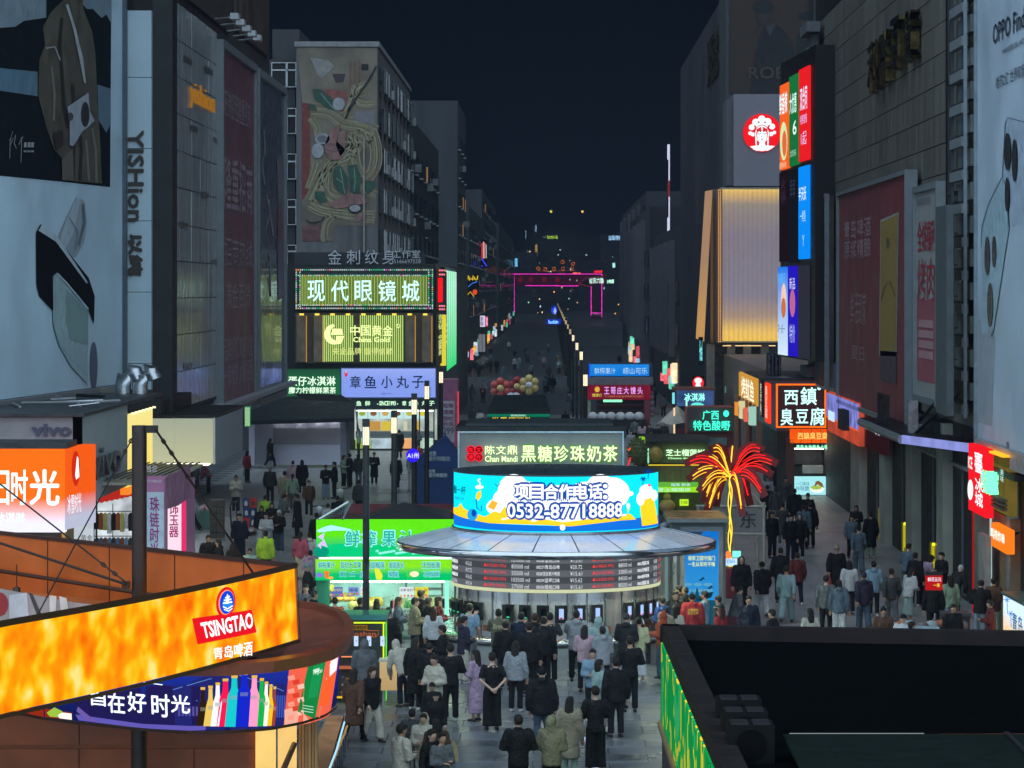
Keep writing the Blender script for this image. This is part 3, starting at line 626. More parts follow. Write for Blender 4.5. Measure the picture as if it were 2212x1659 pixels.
b.text(pS1,"起始于1993",824,848,846,852,.18,nv); b.text(pS1,"章鱼小丸子",928,836,932,856,.18,nv,col_=True); b.disc(pS1,748,807,3.5,7,.18,em((225,60,90),.9,False)); b.disc(pS1,748,803,1.6,3,.2,em((200,210,250),.9,False)); part(s4,"lettering",b)
s5 = thing("octopus_ball_shop","open lit snack shop with menu boards and counter under the pale blue sign","shop",(-8.9,YS+1,0))
b = MB(); b.pbox(pS1,765,862,941,884,-.4,.1,pm((.015,.03,.03),.5)); part(s5,"fascia",b)
b = MB()
for tx,a,c in (("鱼",770,781),("鲜",789,800),("- SINCE1993 -",815,860),("章",869,878),("鱼",883,893),("小",899,904),("丸",911,921),("子",925,939)): b.text(pS1,tx,a,866,c,876,.15,em((205,255,210),1.2,False),bold=.03)
part(s5,"lettering",b)
pI = front(770,880,940,985,YS+2.2)
b = MB(); b.pbox(pI,766,884,944,950,-.1,0,em((200,215,205),.75,noise=.35)); b.pbox(pI,772,885,938,886,1.2,1.4,em((235,255,240),10)); part(s5,"lit_back_wall",b)
for i,(a,c) in enumerate(((772,794),(796,819),(821,845),(847,871),(873,897),(899,925))):
    b = MB(); b.pbox(pI,a,887,c,904,.2,.3,em((195,235,235),.95)); b.disc(pI,(a+c)/2,893,7,5,.32,em([(170,190,60),(150,100,50),(225,180,90),(120,80,50),(210,200,60),(240,220,40)][i],.8,False)); part(s5,"menu_board",b)
for a,c,cc in ((798,822,(225,170,80)),(824,850,(250,220,70)),(872,880,(235,235,200)),(893,905,(230,190,60))):
    b = MB(); b.pbox(pI,a,910,c,930,.05,.1,em(cc,.7)); part(s5,"food_poster",b)
pCt = front(770,925,935,970,YS+1.2)
b = MB(); b.pbox(pCt,768,932,938,946,-.8,0,pm((.18,.2,.2),.4)); part(s5,"counter_top",b)
for a,c,cc in ((768,800,(200,235,90)),(802,848,(200,225,235)),(850,862,(220,240,240)),(864,890,(235,170,110)),(892,935,(200,235,210))):
    b = MB(); b.pbox(pCt,a,948,c,969,-.5,0,em(cc,.75,noise=.35)); part(s5,"lit_showcase",b)
b = MB(); 
for a in (770,905,936): b.pbox(pS1,a,884,a+2.5,967,-.2,0,pole_m)
part(s5,"door_post",b)
# street side of this corner
pQ = Pl((X1,YS),(X1,YS+22)); sq = thing("side_signs","red neon and vertical gold lettering on the street side of the corner shop","sign",(X1,YS+6,4))
b = MB(); b.pbox(pQ,941,582,953,668,0,.1,pm((.1,.02,.03),.5)); b.pbox(pQ,942,600,949,653,.12,.2,em((255,15,25),1.2)); part(sq,"red_panel",b)
b = MB()
for v in (584,593,661,668): 
    for i in range(5): x,y = pQ.px(942+i*2.6,v); b.blob(tuple(pQ.w(x,y,.2)),(.06,.06,.06),[bc[2],bc[3]][i % 2],5,4)
part(sq,"bulb_border",b,kind='stuff')
b = MB(); b.pbox(pQ,941,676,951,790,0,.1,pm((.05,.05,.02),.5)); b.text(pQ,"选大钻·中国黄金",942.5,680,949.5,768,.14,em((225,240,150),1,False),col_=True,bold=.02); b.pbox(pQ,951.5,680,953,790,0,.3,em((225,210,60),1)); part(sq,"lettering",b)
b = MB(); 
for v in (700,712,724,736): b.line(pQ,[(954,v+6),(958,v),(958,v+3),(954,v+9)],1.2,.2,em((255,190,40),1,False))
part(sq,"chevron_neon",b)
# ================================================================ far left row
fr = [(-10.4,236,300,22,'grey'),(-9.8,340,372,29,'tower'),(-9.6,380,470,19,'low'),(-10.2,480,600,24,'long'),(-10,620,880,22,'far')]
lab = {'grey': "dim grey block just beyond the noodle mural building",'tower': "narrow dark tower rising above the left row, furthest one with a flat top",'low': "dim lower block carrying the rainbow neon column",'long': "long unlit block fading into the haze on the left",'far': "faint last block on the left before the pink gantry"}
for X,a,c,h,kn in fr:
    t = thing("street_building",lab[kn],"building",(X-6,a,0),"buildings receding down the left side"); b = MB(); b.box((X-14,a,0),(X,c,h),pm((.045,.05,.058),.8,ns=.4,na=.4,streak=True)); part(t,"wall",b)
    pp = Pl((X,a),(X,c)); L = c-a; nn = max(3,min(8,int(L/9)))
    for j in range(int((h-6)/3)):
        for i in range(nn):
            x = (i+.25)*L/nn; f = MB(); f.lbox(pp,x,6+j*3,x+L/nn*.45,7.5+j*3,.02,.15,glass); f.lbox(pp,x,5.9+j*3,x+L/nn*.45,6+j*3,.02,.3,alu); part(t,"window",f)
    for k_ in range(9):
        x = rw.uniform(.02,.9)*L; f = MB(); z = rw.uniform(.4,2.6); f.lbox(pp,x,z,x+rw.uniform(1,4),z+rw.uniform(.5,1.6),.05,.4,em(rw.choice([(255,225,180),(170,220,255),(255,120,140),(120,240,200),(230,240,255),(255,190,90)]),rw.uniform(.5,1.6),noise=.4)); part(t,"lit_shopfront",f)
    for k_ in range(3):
        x = rw.uniform(.05,.9)*L; z = 6+3*rw.randrange(0,max(1,int((h-6)/3))); f = MB(); f.lbox(pp,x,z,x+1.4,z+1.3,.05,.2,em((255,200,130),.25)); part(t,"lit_window",f)
    for k_ in range(6):
        x = rw.uniform(.1,.9)*L; f = MB(); z = rw.uniform(6,h-3); f.lbox(pp,x,z,x+.9,z+.6,.05,.55,grey); part(t,"air_conditioner",f)
# green-white LED column and further small signs
def litsign(name,label,u0,v0,u1,v1,Y,c,s=1.0,txt=None,tc=(255,255,255),X=None,colm=False,extra=None,bold=.03,cat="sign",dep=.2,noise=.0,es=1.1):
    p = front(u0,v0,u1,v1,Y) if X is None else Pl((X,FPX*X/(u0-U0)),(X,FPX*X/(u1-U0)))
    a = p.px(u0,v1); t = thing(name,label,cat,tuple(p.w(p.L/2,a[1]))); b = MB(); b.pbox(p,u0,v0,u1,v1,-dep,0,em(c,s,noise=noise)); part(t,"panel",b)
    if txt or extra:
        b = MB()
        if txt:
            for tt in txt: b.text(p,tt[0],*tt[1:5],.04,em(tt[5] if len(tt) > 5 else tc,es,False),bold=bold,col_=colm)
        if extra: extra(b,p)
        part(t,"lettering",b)
    return t
lc = thing("led_column","tall mint green ribbed light column on the left shop row","light",(-6.7,214,4))
pL_ = Pl((-6.7,FPX*6.7/228),(-6.7,FPX*6.7/206)); b = MB(); b.lbox(pL_,0,4,pL_.L,10.6,-.3,0,pm((.3,.4,.42),.5)); part(lc,"backing",b)
for i in range(9): b = MB(); x = .4+i*2.4; b.lbox(pL_,x,4,x+1.1,10.4,.02,.1,em((120,255,190) if i % 2 else (225,255,240),.9,c2=(60,230,130),z=(9,4))); part(lc,"light_strip",b)
b = MB(); b.box((-9,FPX*6.7/228,0),(-6.72,262,10.8),conc); solo("annex_building","pale low annex that carries the mint green light column","building",b,(-8,230,0))
def flower(b,p):
    for i in range(7): b.line(p,[(1012+i*3.3,595+(i % 3)*3),(1011+i*3.4,604+(i % 2)*2)],1.6,.06,em((255,220,50),1.2,False))
    b.line(p,[(1011,620),(1020,612),(1032,608)],1.5,.06,em((60,130,255),1.2,False)); b.disc(p,1026,631,5,6,.06,em((235,80,40),1,False)); b.line(p,[(1010,637),(1016,630),(1024,641)],1.6,.06,em((255,210,60),1,False))
litsign("neon_sign","small yellow and red neon figure high on the left row",1009,592,1034,642,330,(14,16,22),.4,extra=flower)
def rain(b,p):
    for i,c in enumerate(((255,50,60),(255,60,70),(230,240,230),(255,190,60),(230,60,190),(190,230,230))): b.line(p,[(1040.5+i*2,522+abs(i-2)*2),(1040.5+i*2,558)],1.3,.06,em(c,1.2,False))
    for i in range(12): b.disc(p,1041+(i*37 % 11),560+(i*23 % 17),1.4,1.8,.06,em((60,70,255),1.4,False),n=6)
litsign("neon_sign","rainbow neon column with a blue foot standing high over the left row",1039,518,1053,579,430,(14,14,30),.4,extra=rain)
litsign("hanging_sign","white and pink vertical signboard glowing on the left row",1037,682,1048,706,300,(225,215,245),1,[("新鲜",1038,684,1044,704,(90,60,110))],colm=True)
litsign("hanging_sign","pink strip sign beside the white one on the left row",1049,684,1054,705,301,(250,90,150),.9,[("美味",1050,686,1053.4,703,(255,220,230))],colm=True)
litsign("hanging_sign","lime green vertical lightbox low on the left row",992,778,998,820,260,(150,250,50),.9)
litsign("hanging_sign","narrow dark sign with white column of characters beside the lime box",983,772,991,818,262,(20,40,50),.5,[("青岛特产品",984.5,776,989.5,816,(190,235,235))],colm=True)
litsign("hanging_sign","warm white lit doorway strip on the left row",1002,735,1006,790,285,(255,235,190),.8)
def shirtlit(b,p):
    for i in range(5): b.line(p,[(1035+i*3,722),(1035+i*3,760)],1,.05,em((210,215,230),.7,False))
litsign("shop_window","tall pale striped shop window far down the left row",1033,720,1050,765,320,(40,40,60),.4,extra=shirtlit)
litsign("neon_sign","small red neon figure low on the left row near the green column",966,738,980,760,224,(15,12,16),.3,extra=lambda b,p: (b.line(p,[(968,742),(978,740),(974,750),(980,757)],2,.05,em((255,60,60),1.2,False)),b.line(p,[(976,750),(968,760)],2,.05,em((255,90,60),1.2,False))))
litsign('hanging_sign','string of green and white lights on the end of the cream sign box row',529,878,541,922,118,(60,150,90),.7,noise=.6,extra=lambda b,p: [b.line(p,[(530+i*2.2,880),(530+i*2.2,920)],.8,.05,em((210,255,200),1,False)) for i in range(5)] and None)
# white cloth tent
tt = thing("market_tent","big white cloth tent with a dark roof at the left pavement edge","tent",(-14,166,0))
pt = front(540,895,770,1005,167); b = MB(); cl = pm((.6,.6,.7),.8,ns=.5,na=.2,bump=.6,bs=1.5)
b.pbox(pt,552,905,735,1004,-.05,0,cl); part(tt,"back_cloth",b)
b = MB(); b.pbox(pt,540,902,552,1004,-.05,.6,cl); b.pbox(pt,736,902,748,1004,-3,.05,pm((.22,.22,.27),.8)); part(tt,"side_cloth",b)
b = MB(); xa,za = pt.px(540,902); xb = pt.px(766,902)[0]; zt = pt.px(600,868)[1]
b.add([pt.w(xa-1,za-.1,2.5),pt.w(xb,za,.5),pt.w(xb-.3,zt+.1,-3),pt.w(xa+1,zt,-3),pt.w(xa-1,za-.3,2.5),pt.w(xb,za-.2,.5),pt.w(xb-.3,zt-.1,-3)],[(0,1,2,3),(0,4,5,1),(1,5,6,2)],pm((.012,.014,.02),.5)); part(tt,"roof",b)
b = MB(); b.add([pt.w(xb-.2,zt+.1,-2.9),pt.w(xb+.1,za,.5),pt.w(xb+.35,za-1.1,.5),pt.w(xb,za-.8,-2.9)],[(0,1,2,3)],pm((.35,.38,.45),.6)); part(tt,"roof_flap",b)
for u in (600,640,680,715): b = MB(); b.pbox(pt,u,903.5,u+16,905,.1,.2,em((235,235,245),12)); part(tt,"tube_lamp",b)
b = MB(); b.pbox(pt,590,925,738,960,.01,.03,pm((.32,.3,.32),.8,ns=.5,na=.15)); part(tt,"cloth_patch",b)
# ================================================================ far centre
YG = 900
gt = thing("gantry","far magenta neon outlined gantry spanning the street with a dark panel","gantry",(0,YG,0))
pG = front(1100,580,1310,700,YG); mg = em((235,40,190),4)
b = MB(); b.pbox(pG,1112,593,1275,617,-1.5,-.2,em((70,18,50),1)); b.pbox(pG,1276,596,1300,690,-1.5,-.2,em((48,30,50),1)); b.pbox(pG,1107,590,1113,700,-1.5,-.2,dark); part(gt,"panel",b)
b = MB()
for L in ([(1111,676),(1111,592),(1300,592)],[(1135,617),(1205,617)],[(1197,617.5),(1250,617.5)],[(1277,618),(1277,682)],[(1300,592),(1300,685)],[(1277,676),(1300,676)]): b.line(pG,L,1.5,.1,mg)
part(gt,"neon_tube",b)
b = MB(); b.poly(pG,[(1250,613),(1270,598),(1270,602),(1308,595),(1310,606),(1274,614),(1274,619)],.5,em((40,45,50),.4)); b.line(pG,[(1250,613),(1270,598),(1270,602),(1308,595),(1310,606),(1274,614),(1274,619),(1250,613)],1,.6,em((230,60,90),1)); b.text(pG,"台东六路",1273,600,1304,612,.7,em((215,255,240),4,False),bold=.03); part(gt,"arrow_sign",b)
b = MB(); b.text(pG,"Tai Dong",1279,677,1297,682,.2,em((200,230,220),.9,False)); 
for u in (1124,1147,1176,1204): b.disc(pG,u,604,5,6,.05,em((200,30,70),.5,False))
for u,v in ((1231,604),(1246,606)): b.disc(pG,u,v,1.6,2,.1,em((235,240,240),1,False))
part(gt,"lettering",b)
def far(name,label,u0,v0,u1,v1,Y,c,txt=None,s=1.0,tc=(255,255,255)): return litsign(name,label,u0,v0,u1,v1,Y,c,s*(2 if Y < 800 else 4),txt,tc,es=2.5 if Y < 800 else 6)
far("far_sign","blue luckin lettering low in the middle of the distant street",1181,689,1218,701,480,(18,40,150),[("luckin",1185,691,1206,699,(120,190,255))],.9)
dh = thing("far_sign","glowing round blue deer-head emblem above the luckin lettering","sign",base(1190,1204,683,482)); pd = front(1190,660,1204,683,482); b = MB(); b.disc(pd,1197,670,6.5,9,.05,em((40,80,255),1.2),.3); b.poly(pd,[(1199,664),(1202,672),(1199,680),(1196,672)],.1,em((200,225,255),1.2,False)); b.disc(pd,1194,662,3,3,.1,em((25,40,160),.8,False)); part(dh,"emblem",b)
far("far_sign","yellow-green rooftop characters far above the street on the hill",1172,509,1205,516,1500,(8,12,12),[("登州路大街",1182,509,1205,516,(190,240,70))],.3)
b = MB(); pz = front(1171,508,1181,516,1500); b.pbox(pz,1172,510,1181,515,0,.5,em((170,190,210),.7)); solo("far_lightbox","small pale lightbox left of the yellow-green rooftop characters","sign",b,base(1171,1181,515,1500))
far("far_sign","pale blue rooftop characters glowing far to the right of the street end",1313,508,1346,520,1300,(12,30,70),[("如家快捷",1315,509,1344,519,(170,220,255))],.7)
far("far_sign","narrow pale blue vertical sign left of the pink gantry",1112,558,1118,576,850,(90,160,200),None,.9)
far("far_sign","tall blue neon slab right of the pink gantry",1340,577,1348,612,700,(20,70,240),None,1.1)
far("far_sign","violet blue stub under the tall blue neon slab",1339,613,1347,617,701,(70,40,250),None,1.1)
far("far_sign","red dotted characters just above the right end of the gantry",1283,584,1301,590,905,(60,5,10),[("台东步行街",1283,584,1301,590,(255,40,50))],.8)
far("far_sign","orange characters centred above the gantry beam",1238,588,1254,593,910,(20,8,4),[("啤酒之城",1238,588,1254,593,(255,110,40))],.5)
far("far_sign","green white characters right of the gantry arrow",1308,602,1328,613,890,(10,40,40),[("小吃街",1311,604,1326,612,(190,255,220))],.6)
far("far_tower_light","white and yellow lit slot of a distant slim tower",1156,486,1159,500,1600,(180,210,235),None,.9)
far("far_tower_light","stacked yellow windows low on the distant slim tower",1156,528,1161,553,1590,(230,190,100),None,.8)
far("far_tower_light","thin cold vertical light line left of the slim tower",1135,498,1136.6,517,1610,(150,200,220),None,.8)
far("far_tower_light","lower thin cold light line left of the slim tower",1139,540,1140.6,572,1600,(120,170,200),None,.7)
far("far_sign","thin pale sign high beside the right hand tower",1323,568,1329,578,820,(150,220,210),None,.8)
wheel = thing("neon_flowers","row of dotted orange neon flowers on posts beyond the gantry","neon",(0,930,5)); pw_ = front(1160,560,1260,600,930); b = MB()
for (cu,cv) in ((1163,580),(1178,582),(1197,581),(1216,581),(1235,581),(1238,570),(1215,566)):
    for i in range(8): b.disc(pw_,cu+3.6*math.cos(i*.785),cv+3.6*math.sin(i*.785),.8,.8,0,em((255,130,40),4,False),n=5)
for L in ([(1163,585),(1245,585)],[(1209,585),(1209,596)],[(1219,585),(1219,596)],[(1211,563),(1219,563)]): b.line(pw_,L,.8,0,em((220,90,30),.8,False))
part(wheel,"bulbs",b,kind='stuff')
for u,c in ((1190,(215,205,90)),(1258,(220,190,90))):
    b = MB(); p = P(u,457,1700); b.blob(tuple(p),(.7,.7,.7),em(c,12),8,6); b.tube([(p.x,p.y,p.z-4),(p.x,p.y,p.z)],.12,pole_m,5); solo("hill_lamp",("left" if u < 1200 else "right")+" one of two yellow lamps shining high over the street end","lamp",b,tuple(p),"yellow hill lamps")
rl = random.Random(8)
b = MB()
for i in range(46):
    u,v,Y = rl.uniform(1120,1345),rl.uniform(535,680),rl.uniform(1000,1500); p = P(u,v,Y); b.blob(tuple(p),(.28,.28,.28),em(rl.choice([(255,220,160),(200,230,255),(255,180,90),(180,255,220)]),4,False),5,4)
solo("distant_lights","scatter of tiny window and street lights on the hill at the street end","lights",b,(0,1200,8),kind='stuff')
hb = [(1095,545,1160,1200,"left"),(1150,490,1166,1610,"slim tower"),(1166,520,1240,1520,"wide"),(1300,505,1360,1310,"right"),(1240,560,1300,1400,"low")]
for u0,vt,u1,Y,n_ in hb:
    a = P(u0,vt,Y); c = P(u1,vt,Y); b = MB(); b.box((a.x,Y+1,0),(c.x,Y+30,a.z),pm((.05,.055,.06),.9)); pp = Pl((a.x,Y+1),(c.x,Y+1)); t = thing("far_building",{"left": "far hazy block behind the left end of the gantry","slim tower": "far slim tower carrying the stacked yellow windows","wide": "far wide block under the yellow-green rooftop characters","right": "far block crowned by the pale blue rooftop characters","low": "far low block between the two rooftop signs"}[n_],"building",((a.x+c.x)/2,Y,0),"far buildings at the street end"); part(t,"wall",b)
    for j in range(6):
        for i in range(4):
            f = MB(); x = (i+.3)*pp.L/4; z = a.z*.35+j*a.z*.09; f.lbox(pp,x,z,x+pp.L*.1,z+a.z*.045,.05,.3,em((150,120,70),.25,False) if rl.random() < .2 else glass); part(t,"window",f)
b = MB(); vs = []; fs = []; n = 40
for i in range(n+1):
    x = -400+800*i/n; vs += [(x,1750,-1),(x,1750,9+28*math.exp(-((x-20)/130)**2)+5*math.sin(i*1.3)+3*math.sin(i*2.9)),(x,2300,-1)]
for i in range(n): a = 3*i; fs += [(a,a+3,a+4,a+1),(a+1,a+4,a+5,a+2)]
b.add(vs,fs,pm((.03,.035,.035),.9)); struct("hill",b)
# ================================================================ street lamps
warm = em((255,226,175),1.9); warm2 = em((255,220,160),.8); lampc = pm((.02,.025,.03),.35,.3)
def lamp(x,y,label,h=6.1,w_=.085):
    t = thing("street_lamp",label,"street lamp",(x,y,0),"square lantern posts down the street")
    b = MB(); b.tube([(x,y,0),(x,y,h-.62)],w_*.95,pole_m,12); part(t,"post",b)
    b = MB(); b.box((x-w_,y-w_,h-.19),(x+w_,y+w_,h),lampc); part(t,"cap",b)
    b = MB(); b.box((x-w_*.85,y-w_*.85,h-.62),(x+w_*.85,y+w_*.85,h-.19),warm if y < 260 else warm2); part(t,"lantern",b)
    b = MB()
    for sx in (-1,-.33,.33,1):
        for sy in (-1,1): b.box((x+sx*w_*.9-.012,y+sy*w_*.9-.012,h-.62),(x+sx*w_*.9+.012,y+sy*w_*.9+.012,h-.19),alu)
    part(t,"lantern_bars",b); return t
for x,y,l in ((-4.42,77.5,"tallest lit lantern post rising through the green juice stall"),(-4.33,89.5,"second lantern post from the left, in front of the octopus-ball counter"),(-4.07,96.5,"third lantern post from the left, beside the round violet sign"),(-4.21,110,"fourth lantern post from the left, overlapping the pale blue sign's end"),(-4.37,129,"fifth lantern post from the left, touching the mauve 299 pillar")): lamp(x,y,l,5.85 if y == 89.5 else 6.1)
cl_ = ["nearest lantern post of the centre row, left of the blue juice sign","second lantern post of the centre row","third lantern post of the centre row","fourth lantern post of the centre row"]
for i,y in enumerate((125,171,199,233,268,305,345,385,425,468,510,555,600,650,700,760)):
    lamp(1.33 if i == 0 else 1.6,y,cl_[i] if i < 4 else "%s lantern post of the centre row, counted from the nearest" % ['fifth','sixth','seventh','eighth','ninth','tenth','eleventh','twelfth','thirteenth','fourteenth','fifteenth','farthest'][i-4],w_=.09 if i < 6 else .12)
# ================================================================ centre far stalls
sf = thing("market_stall","dark-roofed stall with a green and gold scrolling screen of football text","stall",(-1.6,160,0)); pf2 = front(1050,870,1190,930,160)
b = MB(); b.box((pf2.px(1053,900)[0]+pf2.p.x,160.1,0),(pf2.px(1188,900)[0]+pf2.p.x,163,3.3),dark); part(sf,"body",b)
b = MB(); xa,ya = pf2.px(1053,893); xb = pf2.px(1188,893)[0]; yb = pf2.px(1060,868)[1]+.25; b.add([pf2.w(xa,ya,.3),pf2.w(xb,ya,.3),pf2.w(xb-.2,yb,-3),pf2.w(xa+.3,yb,-3)],[(0,1,2,3)],pm((.015,.018,.02),.4,bump=.5,bs=5)); part(sf,"roof",b)
b = MB(); b.pbox(pf2,1053,894,1188,900,.1,.2,em((10,120,90),.8)); b.pbox(pf2,1053,900.2,1188,918,.1,.2,em((20,60,50),.6)); b.poly(pf2,[(1120,912),(1145,907),(1188,904),(1188,918),(1122,918)],.22,em((140,220,30),1)); b.pbox(pf2,1053,919,1188,928,.1,.2,em((60,90,150),.5)); part(sf,"screen",b)
b = MB(); b.text(pf2,"世界杯巡礼",1062,901,1150,910,.26,em((255,205,60),1.2,False),bold=.05); b.text(pf2,"A组 墨西哥",1090,911,1180,917,.26,em((225,255,235),1.2,False),bold=.05); b.text(pf2,"BEER&DRINKS",1104,895,1136,899,.26,em((200,255,230),1,False))
b.line(pf2,[(1110,925),(1140,925)],3,.26,em((255,70,100),1.1,False)); b.line(pf2,[(1142,923),(1163,923)],4,.26,em((255,190,160),1,False)); part(sf,"lettering",b)
def fl_(cu,cv,r,petals,pc,cc,label,Y=176):
    p = front(cu-r,cv-r,cu+r,cv+r,Y); c = P(cu,cv,Y); s_ = Y/FPX; t = thing("balloon_flower",label,"balloon",(c.x,Y,0),"balloon flowers behind the screen stall")
    for i in range(petals):
        a = R(90+i*360/petals); b = MB(); b.blob((c.x+math.cos(a)*r*.62*s_,Y,c.z+math.sin(a)*r*.62*s_),(r*.36*s_,r*.3*s_,r*.36*s_),pc,12,8); part(t,"petal",b)
    b = MB(); b.blob((c.x,Y-.3,c.z),(r*.33*s_,r*.25*s_,r*.3*s_),cc,12,8); part(t,"centre",b)
    b = MB(); b.tube([(c.x,Y,0),(c.x,Y,c.z-.3)],.03,pole_m,5); part(t,"stem",b)
rd = pm((.42,.06,.05),.3,spec=.6); yl = pm((.5,.38,.13),.3,spec=.6); wt = pm((.55,.55,.65),.3); rd2 = pm((.3,.02,.04),.3)
fl_(1081,838,24,6,rd,yl,"big coral balloon flower with a tan centre, left of the group"); fl_(1117,834,22,5,rd2,yl,"dark red balloon flower half hidden between two larger ones",178); fl_(1143,831,23,6,yl,wt,"yellow balloon flower with a white centre, right of the group")
fl_(1078,872,15,5,rd2,yl,"small red balloon flower low on the left of the group",174); fl_(1138,874,18,5,rd,rd2,"small red balloon flower low on the right of the group",174)
b = MB()
for i in range(12): p = P(rl.uniform(1098,1118),rl.uniform(858,872),175); b.blob(tuple(p),(.28,.28,.28),pm((.4,.43,.48),.5),6,5)
solo("flower_wrapping","pale bunch of wrapping between the low balloon flowers","wrapping",b,base(1098,1118,880,175))
# blue drink stall and bun stall
st = thing("drink_stall","stall topped by a bright blue sign reading 鲜榨果汁 崂山可乐","stall",(3.2,236,0)); p1 = front(1268,780,1412,830,235)
b = MB(); b.box(tuple(p1.w(p1.px(1272,0)[0],0,-4)),tuple(p1.w(p1.px(1410,0)[0],p1.px(1272,786)[1],-.1)),pm((.08,.08,.1),.6)); part(st,"body",b)
b = MB(); b.pbox(p1,1275,787,1402,812,0,.2,em((15,130,235),.9,c2=(30,150,245),z=(3,4))); b.pbox(p1,1272,785,1275,828,0,.2,em((30,80,240),1)); part(st,"sign_panel",b)
b = MB(); b.text(p1,"鲜榨果汁",1284,794,1330,808,.25,em((190,230,255),1,False)); b.text(p1,"崂山可乐",1346,794,1398,808,.25,em((190,230,255),1,False)); part(st,"lettering",b)
b = MB(); b.pbox(p1,1280,814,1410,828,.1,.9,pm((.22,.2,.18),.6)); part(st,"awning",b)
st = thing("bun_stall","crimson banner stall reading 王哥庄大馒头 with striped cloth walls","stall",(3.2,201,0)); p2 = front(1265,815,1412,925,200)
b = MB(); b.pbox(p2,1268,832,1405,863,0,.15,em((150,25,55),.55,noise=.2)); part(st,"banner",b)
b = MB(); pkk = em((235,170,255),1,False)
for ch,a,c in (("王",1304,1314),("哥",1318,1328),("庄",1332,1342),("大",1346,1356),("馒",1361,1371),("头",1376,1386)): b.text(p2,ch,a+1,836,c+2,851,.2,pkk,bold=.04)
b.disc(p2,1290,841,5.5,6,.2,em((235,190,60),.9,False)); b.text(p2,"馒馒行",1279,850,1300,857,.2,em((220,200,70),.9,False),bold=.04); b.text(p2,"手工制作 山东省非物质文化遗产",1305,854,1390,858,.2,em((225,160,110),.7,False)); part(st,"lettering",b)
b = MB(); b.pbox(p2,1303,863,1344,868,.3,.45,em((140,255,190),1.4)); part(st,"tube_lamp",b)
b = MB(); b.pbox(p2,1270,818,1410,831,-3,.3,pm((.16,.14,.17),.6)); part(st,"roof",b)
cb_ = [pm((.16,.05,.06),.8),pm((.05,.05,.12),.8),pm((.2,.17,.2),.8)]
for k_ in range(13):
    b = MB(); v = 866+k_*4.2; b.pbox(p2,1290,v,1392,v+4.2,-2,-1.95,cb_[k_ % 3]); part(st,"cloth_stripe",b)
    b = MB(); b.pbox(p2,1405,v-20,1412,v-15.8,-2,.1,cb_[k_ % 3]); part(st,"cloth_stripe",b)
b = MB(); b.pbox(p2,1268,865,1276,925,-.2,.1,pm((.25,.3,.2),.6)); b.pbox(p2,1392,863,1404,925,-.2,.1,pm((.2,.04,.05),.6)); part(st,"post",b)
b = MB(); b.pbox(p2,1272,905,1396,925,.6,1.8,dark); part(st,"table",b)
for i in range(6):
    c = P(1280+i*20,900,198.5); b = MB(); b.blob((c.x,c.y,c.z),(.33,.3,.3),pm((.5,.52,.55),.4,bump=1,bs=8),9,6); part(st,"bag_of_buns",b)
# right middle stalls
def stall(label,u0,u1,vt,vb,Y,boardc,D=3,body=None,cat="stall"):
    p = front(u0,vt,u1,vb,Y); a = p.px(u0,vt); t = thing("food_stall",label,cat,(p.p.x+p.L/2,Y,0)); b = MB()
    b.box((p.p.x,Y+.05,0),(p.p.x+p.L,Y+D,a[1]),body or dark); part(t,"body",b); b = MB(); b.pbox(p,u0,vt,u1,vb,0,.15,boardc); part(t,"sign_panel",b); return t,p
t,p = stall("ice-cream stall with misty blue board and glowing 冰淇淋 letters",1461,1541,843,877,190,em((70,100,160),.55,noise=.4))
b = MB(); b.text(p,"冰淇淋",1478,849,1522,866,.3,em((150,255,235),1.3,False),bold=.05,ext=.1); b.disc(p,1506,877,15,8,.25,em((100,240,220),1,False),a0=0,a1=180); part(t,"lettering",b)
b = MB(); b.pbox(p,1455,838,1546,843,-3,.5,pm((.15,.05,.04),.6)); part(t,"roof",b); b = MB(); b.pbox(p,1452,848,1457,872,0,.4,em((120,230,240),1)); part(t,"end_light",b)
t,p = stall("pickled-fruit stall with turquoise glowing 广西特色酸嘢 letters",1484,1585,880,932,165,pm((.1,.06,.06),.6),body=pm((.22,.04,.04),.6))
tq = em((70,255,215),1.3,False); b = MB(); b.text(p,"广西",1517,886,1552,906,.35,tq,ext=.15,bold=.03); b.disc(p,1568,893,6,7,.3,tq,.1); b.text(p,"特色酸嘢",1497,908,1576,929,.35,tq,ext=.15,bold=.03); part(t,"lettering",b)
b = MB(); b.pbox(p,1516,945,1570,962,.02,.1,em((70,95,100),.5,noise=.4)); part(t,"serving_window",b)
aw = thing("awning","beige scalloped umbrella awning on a warm lit post left of the turquoise sign","awning",(5.9,168,0)); c = P(1462,880,168); b = MB()
n = 10; vs = [(c.x,168,c.z+.1)]; 
for i in range(n): a = R(i*36); vs.append((c.x+1.05*math.cos(a),168+1.05*math.sin(a),c.z-.75-(.12 if i % 2 else 0)))
b.add(vs,[(0,1+i,1+(i+1) % n) for i in range(n)],pm((.36,.32,.27),.7)); part(aw,"canopy",b)
b = MB(); b.tube([(c.x-.15,167.5,0),(c.x-.15,167.5,c.z)],.05,em((255,215,160),1),6); part(aw,"post",b); b = MB(); b.box((c.x+.1,168.3,0),(c.x+1.1,169.3,1.9),pm((.22,.03,.05),.5)); part(aw,"counter",b)
b = MB(); q_ = P(1483,900,167); b.tube([(q_.x,167,.8),(q_.x,167,q_.z+1)],.05,em((160,255,220),1.2),6); part(aw,"tube_lamp",b)
t,p = stall("lime signed fried-snack stall reading 虾仁 巨无霸",1380,1500,943,968,140,em((150,215,35),.8,noise=.15))
b = MB(); b.text(p,"虾仁",1389,947,1407,963,.2,em((30,70,20),1,False),bold=.02); b.text(p,"一",1409,954,1416,957,.2,em((30,70,20),1,False)); b.text(p,"巨无霸",1462,948,1497,963,.2,em((225,235,255),1,False),bold=.06)
